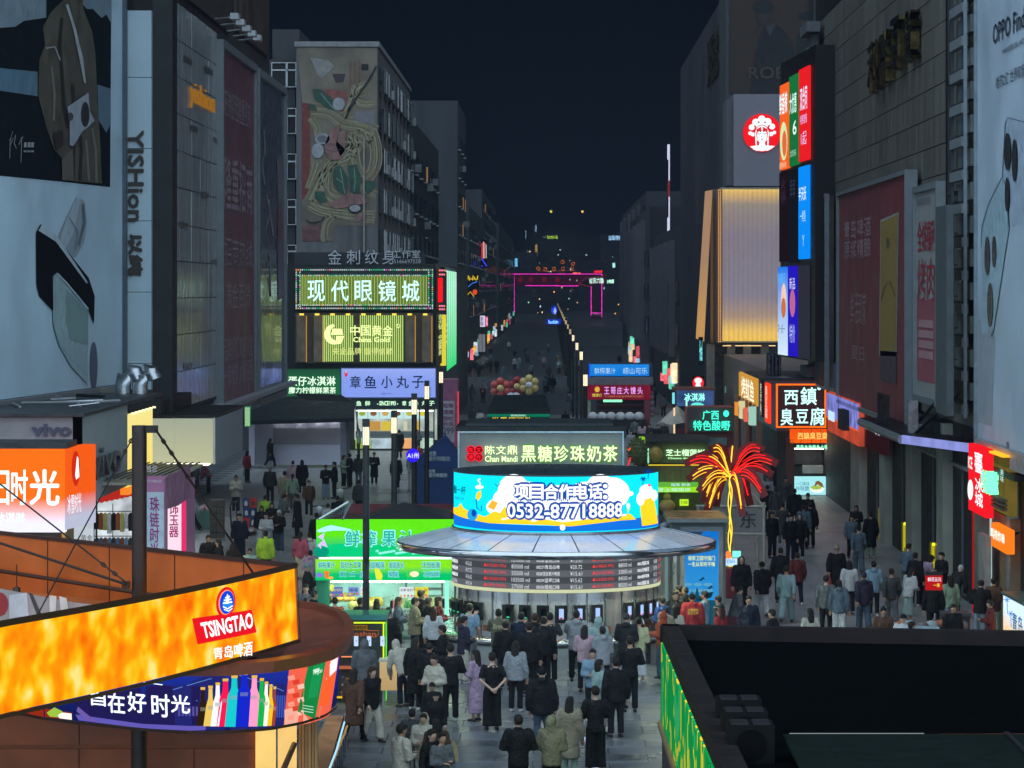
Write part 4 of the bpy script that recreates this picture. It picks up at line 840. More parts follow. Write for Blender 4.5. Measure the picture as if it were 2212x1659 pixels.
for i in range(9): b.disc(p,1424+(i*7) % 22,948+(i*5) % 13,5,4,.2+.01*i,em((215-(i % 3)*25,140-(i % 4)*12,50),.9,False),n=10)
part(t,"lettering",b)
t,p = stall("durian pancake stall with olive roof and glowing 芝士榴莲饼 letters",1400,1530,952,1000,128,pm((.13,.14,.05),.5),D=4,body=pm((.1,.1,.04),.6))
b = MB(); b.text(p,"芝士榴莲饼",1438,970,1522,984,.35,em((205,255,200),1.3,False),bold=.04,ext=.12); b.text(p,"Cheese durian",1442,987,1500,991,.25,em((180,255,170),1.1,False),bold=.03); part(t,"lettering",b)
b = MB(); b.pbox(p,1398,948,1533,953,-4,.6,pm((.05,.055,.05),.5)); part(t,"roof",b)
b = MB(); c = P(1416,981,127.6); b.blob(tuple(c),(.27,.3,.33),pm((.5,.33,.07),.5,ns=6),14,10); part(t,"durian_pod_model",b)
b = MB(); b.line(p,[(1400,1004),(1515,1004),(1523,1012)],2,.2,em((235,205,50),1.1)); b.line(p,[(1400,1000),(1400,968)],3,.2,em((150,240,190),1)); b.line(p,[(1523,1045),(1523,1100)],1.8,.2,em((255,190,40),1)); part(t,"light_line",b)
for i in range(11): b = MB(); u = 1402+i*11.4; b.pbox(p,u,1006,u+10.6,1042,-.1,.02,pm((.2,.18,.06),.5)); part(t,"roof_panel",b)
b = MB(); b.pbox(p,1400,1040,1507,1050,.4,.6,em((110,200,60),.7)); b.pbox(p,1400,1050,1507,1061,.5,.7,em((150,225,30),.95)); part(t,"lower_sign",b)
b = MB(); b.text(p,"芝士榴莲饼",1420,1052,1490,1059,.75,em((190,240,225),1,False),bold=.04); b.text(p,"榴莲 飘香",1448,1042,1490,1048,.65,em((190,230,235),1,False),bold=.02); part(t,"lettering",b)
b = MB(); b.pbox(p,1402,1062,1508,1112,-.9,-.8,em((150,110,60),.5,noise=.6)); part(t,"lit_interior",b)
b = MB(); b.pbox(p,1468,1078,1487,1092,.1,.15,em((190,240,40),1)); b.text(p,"芝士榴莲",1470,1081,1485,1088,.17,em((20,40,10),.5,False)); part(t,"price_card",b)
b = MB(); c = P(1441,1093,127.7)
b.blob((c.x,c.y,c.z),(.33,.25,.28),pm((.6,.35,.12),.5),12,8); b.blob((c.x,c.y,c.z+.35),(.16,.15,.16),pm((.6,.35,.12),.5),10,7); b.blob((c.x-.02,c.y,c.z+.58),(.08,.08,.14),pm((.6,.3,.1),.5),8,6); part(t,"plush_mascot",b)
b = MB(); b.pbox(p,1400,1110,1520,1200,0,1.2,pm((.1,.08,.05),.5)); part(t,"counter",b)
# spiky durian model
c = P(1377,975,127); du = thing("durian_model","large green spiky durian model on the stall corner","model",tuple(c)); b = MB(); dm = pm((.12,.15,.05),.6); b.blob(tuple(c),(.37,.35,.5),dm,16,12)
for i in range(15):
    for j in range(9):
        th = (i+.5*(j % 2))*2*math.pi/15; ph = -1.25+j*.31; n_ = Vector((math.cos(ph)*math.cos(th),math.cos(ph)*math.sin(th),math.sin(ph))); o_ = Vector((n_.x*.37,n_.y*.35,n_.z*.5))+c
        t1 = n_.cross(Vector((0,0,1))).normalized(); t2 = n_.cross(t1); b.add([o_+t1*.055,o_+t2*.055,o_-t1*.055,o_-t2*.055,o_+n_*.09],[(0,1,4),(1,2,4),(2,3,4),(3,0,4)],dm)
part(du,"husk",b); b = MB(); b.tube([c+Vector((0,0,-.6)),Vector((c.x,c.y,0))],.05,pole_m,6); part(du,"stand",b); b = MB(); b.tube([P(1362,988,126.8),P(1355,1010,126.8)],.03,em((255,40,50),1),5); b.tube([P(1357,973,126.8),P(1364,966,126.8)],.03,em((255,90,50),1),5); part(du,"neon_tube",b)
# ================================================================ milk tea kiosk
YM = 92; t = thing("milk_tea_kiosk","grey kiosk with glowing green white 黑糖珍珠奶茶 letters behind the round bar","kiosk",(-.3,YM,0)); p = front(990,928,1348,1006,YM)
x0,x1 = p.p.x,p.p.x+p.L; zt = p.px(990,931)[1]
b = MB(); b.box((x0,YM+.02,0),(x1,YM+4.2,zt),pm((.25,.26,.26),.5)); part(t,"body",b)
b = MB(); b.box((x0-.06,YM-.1,zt),(x1+.06,YM+4.4,zt+.13),dark); b.box((x0+.2,YM+.3,zt+.13),(x1-.3,YM+4,zt+.2),pm((.03,.04,.045),.5)); part(t,"roof",b)
b = MB(); b.pbox(p,990,933,1347,1010,0,.06,pm((.25,.26,.25),.4,na=.08)); part(t,"fascia_panel",b)
b = MB(); b.frame(p,993,935,1344,1011,.05,.03,.12,alu); part(t,"fascia_frame",b)
b = MB(); lg2 = em((225,255,185),1.35,False); hg = em((90,190,40),.6,False)
for i,ch in enumerate("黑糖珍珠奶茶"): u = 1127+i*35.2; b.text(p,ch,u-.8,960.2,u+31.3,997.8,.14,hg,bold=.06); b.text(p,ch,u,962,u+30,996,.22,lg2,ext=.1,bold=.035)
for i,ch in enumerate("陈文鼎"): u = 1048+i*24; b.text(p,ch,u,962,u+21,981,.2,lg2,bold=.02,ext=.08)
b.text(p,"Chan Mandi",1048,984,1118,997,.2,lg2,bold=.01,ext=.08); part(t,"lettering",b)
b = MB(); rd_ = em((255,25,45),1.2,False)
for du_,dv in ((-8.5,-8),(8.5,-8),(-8.5,8),(8.5,8)):
    b.disc(p,1026+du_,979+dv,9,8.6,.12,em((120,10,20),.6,False))
    for k_ in range(14): a = k_*2*math.pi/14; a2 = (k_+1)*2*math.pi/14; b.line(p,[(1026+du_+8.6*math.cos(a),979+dv+8.4*math.sin(a)),(1026+du_+8.6*math.cos(a2),979+dv+8.4*math.sin(a2))],1.6,.16,rd_)
for ch,du_,dv in (("陈",-8.5,-8),("文",8.5,-8),("鼎",-8.5,8),("作",8.5,8)): b.text(p,ch,1021+du_,974+dv,1031+du_,984+dv,.2,rd_,bold=.02)
part(t,"emblem",b)
# ================================================================ round beer bar
CX,CYY = (1201-U0)*78/FPX,78.0; RB = 2.46
bar = thing("round_bar","round steel beer bar with cyan screen drum reading 项目合作电话","kiosk",(CX,CYY,0))
dr = Cy(CX,CYY,RB)
b = MB(); b.lathe(CX,CYY,[(RB-.03,.1),(RB-.03,3.35)],pm((.62,.64,.66),.3,.75,ns=1.2,na=.12,streak=True,spec=.8),96); part(bar,"steel_drum",b)
for i in range(16):
    b = MB(); th = R(-82+i*11); x = th*RB; b.lbox(dr,x,.95,x+.02,2.1,-.03,.006,pm((.1,.1,.1),.4)); part(bar,"seam",b)
b = MB(); b.lathe(CX,CYY,[(RB+.01,2.12),(RB+.05,2.12),(RB+.06,2.2),(RB+.01,2.2)],em((225,230,185),.7),96); part(bar,"light_ring",b)
zb0,zb1 = 2.2,3.06
b = MB(); b.lathe(CX,CYY,[(RB,zb0),(RB+.04,zb0),(RB+.04,zb1),(RB,zb1)],em((72,75,80),.75),96); part(bar,"price_board",b)
dp = Cy(CX,CYY,RB+.045); b = MB()
for r_ in (0,2,4):
    z1 = zb1-.1-r_*.155; b.lbox(dp,-3.8,z1-.155,3.8,z1,0,.004,em((96,99,106),.8))
wh_ = em((225,230,235),.95,False); re_ = em((255,50,50),1.0,False)
cols = [(-3.55,-3.0,["0021/草莓味","0022/葡萄口味","0023/荔枝白啤","0024/葡萄口味","0025/IPA"],wh_),(-2.55,-2.25,["¥6.01","¥15.62","¥17.72","¥15.62","¥19.34"],wh_),
        (-1.86,-1.22,["▲1.01(20.20%)","▲2.62(20.15%)","▲2.97(20.14%)","▲2.62(20.15%)","▲3.09(19.02%)"],re_),(-1.07,-.62,["121000 ml","83500 ml","55500 ml","103500 ml","27500 ml"],wh_),
        (-.46,.08,["0026/蜜桃口味","0027/青岛白啤","0028/混合果汁啤酒","0029/蓝莓口味","0030/荔枝口味"],wh_),(.33,.66,["¥15.61","¥20.72","¥15.61","¥15.62","¥15.61"],wh_),
        (.86,1.42,["▲2.61(20.08%)","▲3.48(20.19%)","▲2.61(20.08%)","▲2.62(20.15%)","▲2.61(20.08%)"],re_),(1.56,1.98,["73000 ml","88000 ml","33000 ml","84500 ml","80500 ml"],wh_),
        (2.18,2.68,["0001/四厂鲜啤","0002/蜜桃口味","0003/青啤原浆","0004/树莓果啤","0005/蜜桃口味"],wh_),(2.95,3.25,["¥18.88","¥18.88","¥19.91","¥17.72","¥19.91"],wh_),(3.35,3.75,["▲3.2(20%)","▲2.6(20%)","▲3.2(20%)","▲2.6(20%)","▲2.6(20%)"],re_)]
for x0_,x1_,L,m in cols:
    for r_,tx in enumerate(L):
        z1 = zb1-.125-r_*.155; w_ = (x1_-x0_)*min(1,.55+len(tx)*.05); b.text(dp,tx,0,0,0,0,.008,m,bold=-.008,local=(x0_,z1-.1,x0_+w_,z1-.005))
part(bar,"price_lettering",b)
b = MB()
for i,c_ in enumerate(((230,60,50),(60,90,240),(240,50,60),(60,90,240),(230,60,50))): b.lbox(dp,-1.5+i*.55,zb1-.035,-.95+i*.55,zb1-.015,0,.01,em(c_,1,False))
part(bar,"colour_strip",b)
# canopy: sixteen roof sheets, rim
rim = 3.81; ns_ = 22
for i in range(ns_):
    a0,a1 = 360*i/ns_+.25+8,360*(i+1)/ns_-.25+8; b = MB(); b.lathe(CX,CYY,[(RB+.02,3.47),(3.1,3.34),(rim,3.17)],pm((.72,.76,.85),.25,.12,ns=1.5,na=.08,spec=.8),5,a0,a1); part(bar,"roof_sheet",b)
b = MB(); b.lathe(CX,CYY,[(RB,3.44),(rim-.03,3.14)],dark,96); part(bar,"roof_deck",b)
b = MB(); b.lathe(CX,CYY,[(rim,3.18),(rim+.04,3.16),(rim+.04,3.0),(rim-.02,2.99),(rim-.3,3.04),(RB,3.07)],pm((.6,.61,.63),.12,1.0,ns=.8,na=.1),96); part(bar,"rim",b)
b = MB()
for i in range(24):
    th = R(i*15); x,y = CX+2.85*math.sin(th),CYY-2.85*math.cos(th); b.blob((x,y,2.97),(.12,.12,.05),em((235,250,210),170.0),8,4)
part(bar,"canopy_downlights",b)
# screen drum
z0,z1 = 3.52,4.83
b = MB(); b.lathe(CX,CYY,[(RB-.06,3.42),(RB+.05,3.46),(RB+.05,3.53),(RB,3.53)],pm((.25,.27,.3),.3,.8),96); part(bar,"base_ring",b)
b = MB(); b.lathe(CX,CYY,[(RB,z0),(RB,z1)],em((8,215,238),1.12),96); part(bar,"screen",b)
b = MB(); b.lathe(CX,CYY,[(RB+.01,z1),(RB+.03,z1+.03),(RB-.1,z1+.04),(.02,z1+.05)],pm((.03,.04,.05),.35),96); part(bar,"lid",b)
b = MB(); sw = em((250,253,255),1.1,False); so_ = em((255,200,30),1.1,False); sb = em((0,80,190),.7,False); sb2 = em((15,110,215),1.0,False)
D = .01
for u,v,ru,rv in ((1085,1080,20,22),(1110,1060,34,36),(1075,1095,24,18),(1140,1085,60,45),(1200,1090,70,42),(1270,1085,60,45),(1325,1060,34,36),(1350,1065,38,34),(1310,1090,50,30)): b.disc(dr,u-28*(u > 1290),v,ru,rv,D,sw,n=28)
b.disc(dr,1362,1066,6,5,D,sw)
# waves: blue then orange
def wave(pts,m,d): b.poly(dr,pts,d,m)
wave([(982,1106),(1000,1112),(1030,1122),(1075,1131),(1130,1134),(1200,1136),(1230,1132),(1290,1128),(1340,1122),(1390,1117),(1421,1112),(1421,1134),(1390,1141),(1330,1145),(1240,1147.5),(1150,1147.5),(1060,1144),(1010,1138),(982,1132)],sb2,D*2)
wave([(982,1096),(992,1096),(998,1086),(1004,1098),(1020,1106),(1050,1116),(1070,1104),(1082,1108),(1092,1093),(1100,1110),(1130,1116),(1170,1120),(1215,1128),(1280,1120),(1330,1110),(1360,1110),(1372,1122),(1340,1124),(1290,1130),(1230,1137),(1180,1134),(1120,1132),(1060,1130),(1010,1120),(982,1108)],so_,D*3)
for L in ([(1085,1122),(1110,1117),(1150,1121)],[(1290,1117),(1320,1112),(1350,1113)]): b.line(dr,L,3.5,D*4,sw)
b.poly(dr,[(1148,1117),(1165,1112),(1164,1124),(1150,1128)],D*5,sw); b.disc(dr,1213+2,1139,6,7,D*5,sw,n=10)
b.poly(dr,[(1056,1095),(1066,1080),(1078,1086),(1070,1102)],D*5,em((255,170,40),1.1,False))
# mug on the right with foam, surfer and slice on the left
b.poly(dr,[(1378,1078),(1408,1072),(1418,1130),(1384,1136)],D*4,so_); b.disc(dr,1392,1062,15,16,D*5,sw); b.disc(dr,1380,1078,9,14,D*5,sw); b.disc(dr,1409,1070,7,12,D*5,sw)
for u,v in ((1385,1034),(1396,1018)):
    for a in range(0,360,60): b.line(dr,[(u,v),(u+7*math.cos(R(a)),v+5*math.sin(R(a)))],2,D*6,em((0,60,160),.9,False))
    b.line(dr,[(u,v),(u-1,v+16)],1.4,D*6,em((0,60,160),.9,False))
b.disc(dr,1397,1048,3,3,D*7,em((240,80,140),1,False)); b.disc(dr,1354,1092,4,6,D*5,sw); b.poly(dr,[(1351,1098),(1357,1097),(1353,1109)],D*5,so_)
b.disc(dr,1039,1052,9,4,D*5,sw); b.line(dr,[(1040,1050),(1041,1042),(1036,1037),(1042,1034)],3,D*6,em((255,235,235),1,False)); b.poly(dr,[(1034,1064),(1042,1058),(1043,1072),(1036,1082),(1031,1074)],D*5,so_); b.line(dr,[(1032,1078),(1034,1098),(1044,1104),(1043,1092)],2,D*5,em((0,80,180),1,False))
b.disc(dr,1024,1112,11,13,D*5,em((30,160,225),1,False)); b.disc(dr,1028,1108,5,8,D*6,em((0,70,180),1,False)); b.line(dr,[(1072,1045),(1077,1050),(1084,1044)],1.5,D*5,em((0,70,110),.9,False))
part(bar,"screen_picture",b)
b = MB()
for i,ch in enumerate("项目合作电话："):
    u = 1116+i*30.5; w1 = 28 if ch != "：" else 8; bq = 1 if w1 > 9 else 3; b.text(dr,ch,u,1046,u+w1,1077,D*8,sb,bold=.34*bq); b.text(dr,ch,u,1046,u+w1,1077,D*11,sw,bold=.07*bq)
b.text(dr,"0532-87718888",1101,1087,1337,1117,D*8,sb,bold=.46); b.text(dr,"0532-87718888",1101,1087,1337,1117,D*12,sw,bold=.08)
b.text(dr,"精酿一杯",983,1046,1012,1064,D*8,em((0,60,80),.9,False),bold=.01); b.text(dr,"FUNNY CUP",990,1072,1008,1078,D*8,em((0,60,80),.9,False)); part(bar,"screen_lettering",b)
# counter ledge, cabinets, tablets, taps
b = MB(); b.lathe(CX,CYY,[(RB,.95),(RB+.62,.95),(RB+.64,.98),(RB+.64,1.03),(RB,1.05)],pm((.5,.51,.52),.25,.9),96); part(bar,"counter_ledge",b)
b = MB(); b.lathe(CX,CYY,[(RB+.5,0),(RB+.5,.94)],pm((.1,.11,.11),.35,.6),96); part(bar,"counter_front",b)
dk = Cy(CX,CYY,RB+.5)
for i in range(9):
    b = MB(); th = R(-78+i*18); b.lbox(dk,th*dk.r,.35,th*dk.r+.62,.88,.01,.05,pm((.35,.38,.36),.4,.3)); part(bar,"cabinet_door",b)
for i,u in enumerate((985,990,999,1018,1039,1102,1137,1174,1211,1249,1285,1351,1377,1396,1411)):
    th = math.asin(max(-.985,min(.985,(u-1201)/223))); x = th*RB; f = MB(); f.lbox(dr,x-.14,1.42,x+.14,1.84,.03,.1,pm((.01,.01,.012),.3))
    tb = part(bar,"ordering_tablet",f); f = MB(); bright = u > 1190; f.lbox(dr,x-.045,1.52,x+.06,1.76,.102,.108,em((170,200,255) if bright else (10,25,30),.9 if bright else .4)); f.lbox(dr,x-.04,1.53,x+.05,1.555,.11,.114,em((240,60,90) if bright else (40,230,160),1)); part(tb,"screen",f)
    f = MB(); c_ = dr.w(x,1.4,.14); f.tube([dr.w(x,1.45,.02),c_,dr.w(x,1.3,.16)],.022,alu,7); f.tube([dr.w(x,1.42,.13),dr.w(x,1.56,.17)],.018,dark,6); part(bar,"beer_tap",f)
    f = MB(); f.lbox(dr,x+.16,1.18,x+.36,1.32,.01,.06,pm((.2,.06,.03),.4)); part(bar,"payment_box",f)
bar.location = (CX*1.045,CYY*1.045,HC*(1-1.045)); bar.scale = (1.045,1.045,1.045)
# ================================================================ green juice stall
YJ = 85; t = thing("juice_stall","bright green juice stall with 鲜榨果汁 board over piles of fruit","stall",(-4.3,YJ+1,0)); p = front(683,1122,985,1350,YJ); jx0,jx1 = p.p.x,p.p.x+p.L
b = MB(); b.pbox(p,683,1123,983,1202,-.25,0,em((95,225,15),.95,c2=(0,190,120),z=(2.75,2.4))); part(t,"upper_board",b)
b = MB(); b.pbox(p,683,1207,983,1252,.1,.25,em((130,225,20),.95,c2=(0,190,105),z=(1.95,1.75))); part(t,"lower_board",b)
b = MB(); lw = em((150,235,250),1.05,False); lt = em((20,170,150),.95,False); 
b.poly(p,[(684,1146),(700,1138),(715,1134),(730,1137),(745,1140),(760,1144),(760,1146),(720,1146),(690,1150)],.02,em((170,235,255),1,False))
b.poly(p,[(684,1190),(705,1178),(740,1174),(775,1182),(830,1176),(880,1184),(930,1178),(982,1184),(982,1202),(684,1202)],.02,em((0,200,120),.95,False)); b.disc(p,694,1192,17,12,.03,em((0,150,120),.9,False)); 
for L in ([(686,1160),(702,1150),(698,1166)],[(690,1176),(700,1164),(708,1182)],[(686,1178),(694,1170),(694,1186)]): b.poly(p,L,.04,em((210,190,250),1,False))
for i in range(16): b.disc(p,815+i*6,1190+(i*5) % 6,4,3,.04,em((140,235,220),1,False),n=6)
for ch,u in zip("鲜榨果汁",(747,783,826,866)): b.text(p,ch,u-1.5,1145.5,u+31,1180.5,.04,lw,bold=.08); b.text(p,ch,u,1147,u+29,1179,.06,lt,bold=.03)
for tx,a,c in (("鲜榨果汁",689,725),("现切大芒果",737,782),("泰国榴莲",793,832),("泰国香水",841,874),("迁西板栗",912,952)): b.text(p,tx,a-.5,1211,c+.5,1227,.28,lw,bold=.07); b.text(p,tx,a,1212,c,1226,.3,em((15,100,150),.9,False),bold=.015)
for tx,a,c in (("果切 10元一盒",735,785),("椰皇",840,862),("冰板栗",916,950)): b.text(p,tx,a-.5,1231,c+.5,1245,.28,lw,bold=.07); b.text(p,tx,a,1232,c,1244,.3,em((15,120,150),.9,False),bold=.015)
b.poly(p,[(810,1226),(818,1224),(828,1240),(826,1250),(814,1250)],.3,em((215,225,60),1,False)); b.disc(p,884,1240,6,6,.3,em((60,200,60),1,False)); b.disc(p,896,1238,10,6,.3,em((250,230,190),1,False)); b.poly(p,[(702,1232),(713,1232),(711,1247),(704,1247)],.3,em((255,110,50),1,False)); b.disc(p,716,1246,6,3,.31,em((255,170,60),1,False)); b.disc(p,692,1240,7,5,.31,em((130,110,220),1,False)); part(t,"lettering",b)
b = MB(); b.box((jx0+.02,YJ+.1,3.04),(jx1,YJ+3.4,3.1),pm((.05,.02,.02),.6)); b.box((jx0,YJ,.2),(jx0+.34,YJ+.2,1.62),pm((.02,.16,.1),.4)); b.box((jx1-.3,YJ+.2,.2),(jx1-.2,YJ+.4,1.62),em((150,255,220),.9)); part(t,"post",b)
b = MB(); b.box((jx0+.2,YJ+2.3,.2),(jx1-.1,YJ+2.4,2.2),em((170,240,215),.75,noise=.35)); b.box((jx0+.5,YJ+.4,1.95),(jx1-.4,YJ+.5,1.98),em((225,255,235),14)); part(t,"lit_back_wall",b)
b = MB(); b.pbox(p,690,1203,975,1206.5,.12,.2,em((200,255,240),2)); b.box((jx0+.4,YJ-.2,1.53),(jx1-.3,YJ-.12,1.56),em((235,255,240),26)); part(t,"tube_lamp",b)
pb = front(700,1250,985,1350,YJ+2.2)
for k_,(a,v0,c,v1,col1,tx,tc) in enumerate(((762,1254,784,1272,(120,150,215),"榴莲",(30,50,60)),(785+3,1254,806,1272,(225,235,240),"泰国山竹",(220,60,70)),(870,1254,900,1276,(225,235,235),"水果·现切",(40,50,60)),(903,1254,931,1276,(225,215,60),"10元一盒",(200,60,30)),(722,1254,750,1274,(90,110,190),"现切",(235,220,90)))):
    b = MB(); b.pbox(pb,a,v0,c,v1,1.9,1.95,em(col1,.85)); b.text(pb,tx,a+2,v0+3,c-2,v0+9,1.97,em(tc,.8,False),bold=.02)
    for q_ in range(4): b.disc(pb,a+4+q_*(c-a-8)/3,v1-4,2.5,2.5,1.97,em([(225,190,50),(200,120,60),(90,160,60),(230,90,120)][q_],.9,False),n=8)
    part(t,"hanging_poster",b)
b = MB()
for z in (.95,1.15,1.35,1.55): b.box((-3.9,YJ+1.6,z),(-2.9,YJ+2.2,z+.03),pm((.3,.32,.33),.4,.6))
for x in (-3.9,-2.93): b.box((x,YJ+1.6,.7),(x+.03,YJ+2.2,1.7),pm((.2,.2,.2),.5))
part(t,"tray_rack",b)
b = MB(); b.box((jx0+.3,YJ-.1,.2),(jx1-.4,YJ+1.5,.7),pm((.35,.42,.4),.3,.3)); b.box((jx0+.3,YJ-.25,.7),(jx1-.4,YJ+1.5,.76),pm((.5,.58,.58),.2,.2)); part(t,"counter",b)
b = MB(); pj = front(683,1350,985,1500,YJ-.12); b.pbox(pj,880,1385,908,1400,0,.02,em((235,200,60),.6)); b.lbox(pj,2.2,.3,3.3,.85,0,.02,pm((.5,.6,.5),.4)); b.text(pj,"现切",0,0,0,0,.04,pm((.02,.15,.08),.5),local=(2.3,.4,2.9,.8),bold=.04); part(t,"counter_panel",b)
rf = random.Random(6)
def fruit(nm_,us,v,Y,r,m,n=1,sq=1):
    for u in us:
        c = P(u,v,Y); b = MB(); b.blob((c.x,Y,max(c.z,.76+r*sq)),(r,r,r*sq),m,12,8); part(t,nm_,b)
ylw = pm((.55,.55,.08),.4,bump=.6,bs=20); fruit("melon",(762,775,790,801),1318,YJ+.1,.13,pm((.5,.5,.12),.4)); fruit("melon",(768,783,796,806),1306,YJ+.4,.12,ylw); fruit("pineapple",(803,812,820),1300,YJ+.6,.1,pm((.6,.42,.05),.5,bump=1,bs=30),sq=1.4)
fruit("papaya",(722,734,748,760),1294,YJ+.3,.13,pm((.6,.35,.06),.4),sq=.6); fruit("papaya",(728,742,755),1286,YJ+.5,.13,pm((.6,.38,.08),.4),sq=.6); fruit("melon",(709,711,708),1296,YJ+.4,.11,ylw); fruit("durian",(708,711),1270,YJ+.3,.14,ylw)
for u in (888,904,912):
    c = P(u,1316,YJ); f = MB(); f.blob((c.x,YJ+.2,c.z+.05),(.2,.17,.17),pm((.02,.12,.03),.3),16,10); wm = part(t,"watermelon",f)
    f = MB()
    for a in range(0,360,36): f.tube([(c.x+.205*math.sin(ph)*math.cos(R(a)),YJ+.2+.175*math.sin(ph)*math.sin(R(a)),c.z+.05+.175*math.cos(ph)) for ph in (.35,.8,1.3,1.8,2.4)],.012,pm((.1,.35,.08),.3),4)
    part(wm,"stripe",f)
for u in range(838,985,16): 
    c = P(u,1300+rf.uniform(-6,6),YJ+.7); b = MB(); b.box((c.x-.14,c.y,.77),(c.x+.13,c.y+.3,.96+rf.uniform(0,.15)),pm(rf.choice([(.6,.65,.65),(.5,.15,.15),(.6,.6,.3),(.3,.45,.4),(.65,.6,.5)]),.25)); part(t,"fruit_box",b)
# stall roof
b = MB(); zr = 3.55; b.add([(-4.85,YJ+.1,3.17),(-2.65,YJ+.1,3.17),(-2.7,YJ+3.5,3.17),(-4.8,YJ+3.5,3.17),(-3.95,YJ+1.8,3.5)],[(0,1,4),(1,2,4),(2,3,4),(3,0,4)],pm((.025,.025,.03),.5,bump=.5,bs=4)); part(t,"roof",b)
t = thing("red_canopy","dull red canopy stretched behind the green juice stall roof","canopy",(-3.2,86,3)); b = MB(); q0 = [P(735,1118,89),P(982,1118,89),P(985,1088,94),P(762,1088,94)]; b.add(q0+[x-Vector((0,0,.25)) for x in q0],[(0,1,2,3),(0,4,5,1),(3,7,4,0),(4,7,6,5)],pm((.16,.03,.04),.6)); part(t,"cloth",b)
b = MB(); 
for x in (q0[0],q0[1],q0[2],q0[3]): b.tube([x,Vector((x.x,x.y,0))],.04,pole_m,5)
part(t,"post",b)
t = thing("truss","folded silver lattice frame leaning beside the red canopy","truss",tuple(P(715,1120,84))); b = MB()
for i in range(10): a = P(692+i*5.5,1122-i*1.2,84.2); c = P(704+i*5,1115-i*3.1,84.6); b.tube([a,c],.018,alu,4)
b.tube([P(688,1122,83.5),P(752,1084,84)],.03,alu,5); b.tube([P(740,1122,83.5),P(757,1086,84)],.03,alu,5); part(t,"lattice",b)
# navy tent, violet round sign, mauve 299 pillar
t = thing("navy_tent","navy blue pointed tent with pale cartoon lettering behind the juice stall","tent",(-3.4,112,0)); nvm = pm((.012,.035,.13),.7,ns=1.5,na=.2,bump=.3,bs=3); ap = P(962,938,113)
c4 = [P(893,1012,110),P(1004,1010,110),P(1000,985,116),P(906,985,116)]
b = MB(); b.add([ap]+c4,[(0,1,2),(0,2,3),(0,3,4),(0,4,1)],nvm); part(t,"roof",b); b = MB(); b.add([c4[0],c4[1],Vector((c4[1].x,110,0)),Vector((c4[0].x,110,0))],[(0,3,2,1)],nvm); b.add([c4[0],c4[3],Vector((c4[3].x,116,0)),Vector((c4[0].x,110,0))],[(0,1,2,3)],nvm); b.add([c4[1],c4[2],Vector((c4[2].x,116,0)),Vector((c4[1].x,110,0))],[(0,1,2,3)],nvm); part(t,"side_cloth",b)
pn = Pl((c4[0].x,109.95),(c4[1].x,109.95)); b = MB()
b.text(pn,"创意",926,1014,940,1021,.02,pm((.5,.6,.65),.5),bold=.04); b.text(pn,"蛋仔烘焙坊",926,1022,966,1031,.02,pm((.5,.6,.65),.5),bold=.04); part(t,"lettering",b)
# lettering panel on the sloping front of the roof
fr0,fr1 = c4[0],c4[1]; nrm = (fr1-fr0).cross(ap-fr0).normalized(); nrm = -nrm if nrm.y > 0 else nrm
b = MB(); tmp = MB(); tmp.text(pn,"创意\n蛋仔烘焙坊",924,976,972,998,0,pm((.45,.55,.6),.5),bold=.05)
def prj(q):
    q = Vector(q); d_ = q-Vector((0,0,HC)); tt_ = (fr0-Vector((0,0,HC))).dot(nrm)/d_.dot(nrm); return Vector((0,0,HC))+d_*tt_+nrm*.03
b.add([prj(q_) for q_ in tmp.v],tmp.f,pm((.45,.55,.6),.5)); part(t,"roof_lettering",b)
t = thing("round_sign","violet glowing round sign on the third lantern post","sign",base(878,905,1000,95.5)); p = front(876,968,908,1002,96.2); b = MB(); b.disc(p,892,984,14.5,14.5,0,em((45,25,235),1.1),.12); part(t,"disc",b); b = MB(); b.text(p,"A1州",880,978,904,990,.02,em((225,225,255),1.1,False),bold=.03); part(t,"lettering",b); b = MB(); b.tube([P(883,998,96),Vector((P(883,998,96).x,96,0))],.04,alu,6); part(t,"stand",b)
def f3(b,p):
    b.pbox(p,955,866,982,955,0,.03,pm((.42,.4,.46),.5)); b.text(p,"珍珠",957,871,980,881,.05,pm((.2,.04,.1),.5),bold=.03); b.text(p,"项链",957,885,980,895,.05,pm((.2,.04,.1),.5),bold=.03); b.text(p,"限时",957,899,980,909,.05,pm((.2,.04,.1),.5),bold=.03); b.text(p,"秒杀",957,911,980,921,.05,pm((.2,.04,.1),.5),bold=.03); b.text(p,"299",957,923,980,938,.05,pm((.02,.02,.05),.5),bold=.04); b.text(p,"元起",961,942,976,949,.05,pm((.25,.15,.2),.5))
tp = pillar("mauve pillar with a pale panel of red characters ending in 299",951,988,820,965,166,2.5,pm((.28,.1,.18),.5),pinkm,f3)
b = MB(); pq = front(951,820,988,965,165.9); b.pbox(pq,988.5,845,991,965,0,.06,em((235,70,80),.9)); part(tp,"neon_edge",b)
# ================================================================ cup dispenser booth
YB = 72; t = thing("cup_booth","black drinks dispenser booth outlined in yellow-green neon with phone screens","booth",(-4.3,YB,0)); p = front(705,1331,832,1515,YB); x0,x1 = p.p.x,p.p.x+p.L
b = MB(); b.box((x0,YB,0),(x1,YB+.95,1.85),pm((.03,.035,.03),.4,ns=3)); part(t,"body",b)
b = MB(); b.box((x0-.05,YB-.12,1.86),(x1+.06,YB+1.0,1.98),pm((.05,.2,.17),.15,spec=.8)); part(t,"glass_top",b)
b = MB(); ng = em((200,240,40),1.2); b.lbox(p,-.0,1.78,p.L,1.81,.01,.04,ng); b.lbox(p,p.L-.05,0.05,p.L-.02,1.78,.01,.04,ng); b.lbox(p,p.L+.01,.05,p.L+.03,1.8,-.1,0,em((90,230,60),1)); b.lbox(p,0,.12,p.L*.75,.16,.01,.05,em((230,190,30),.9)); part(t,"neon_tube",b)
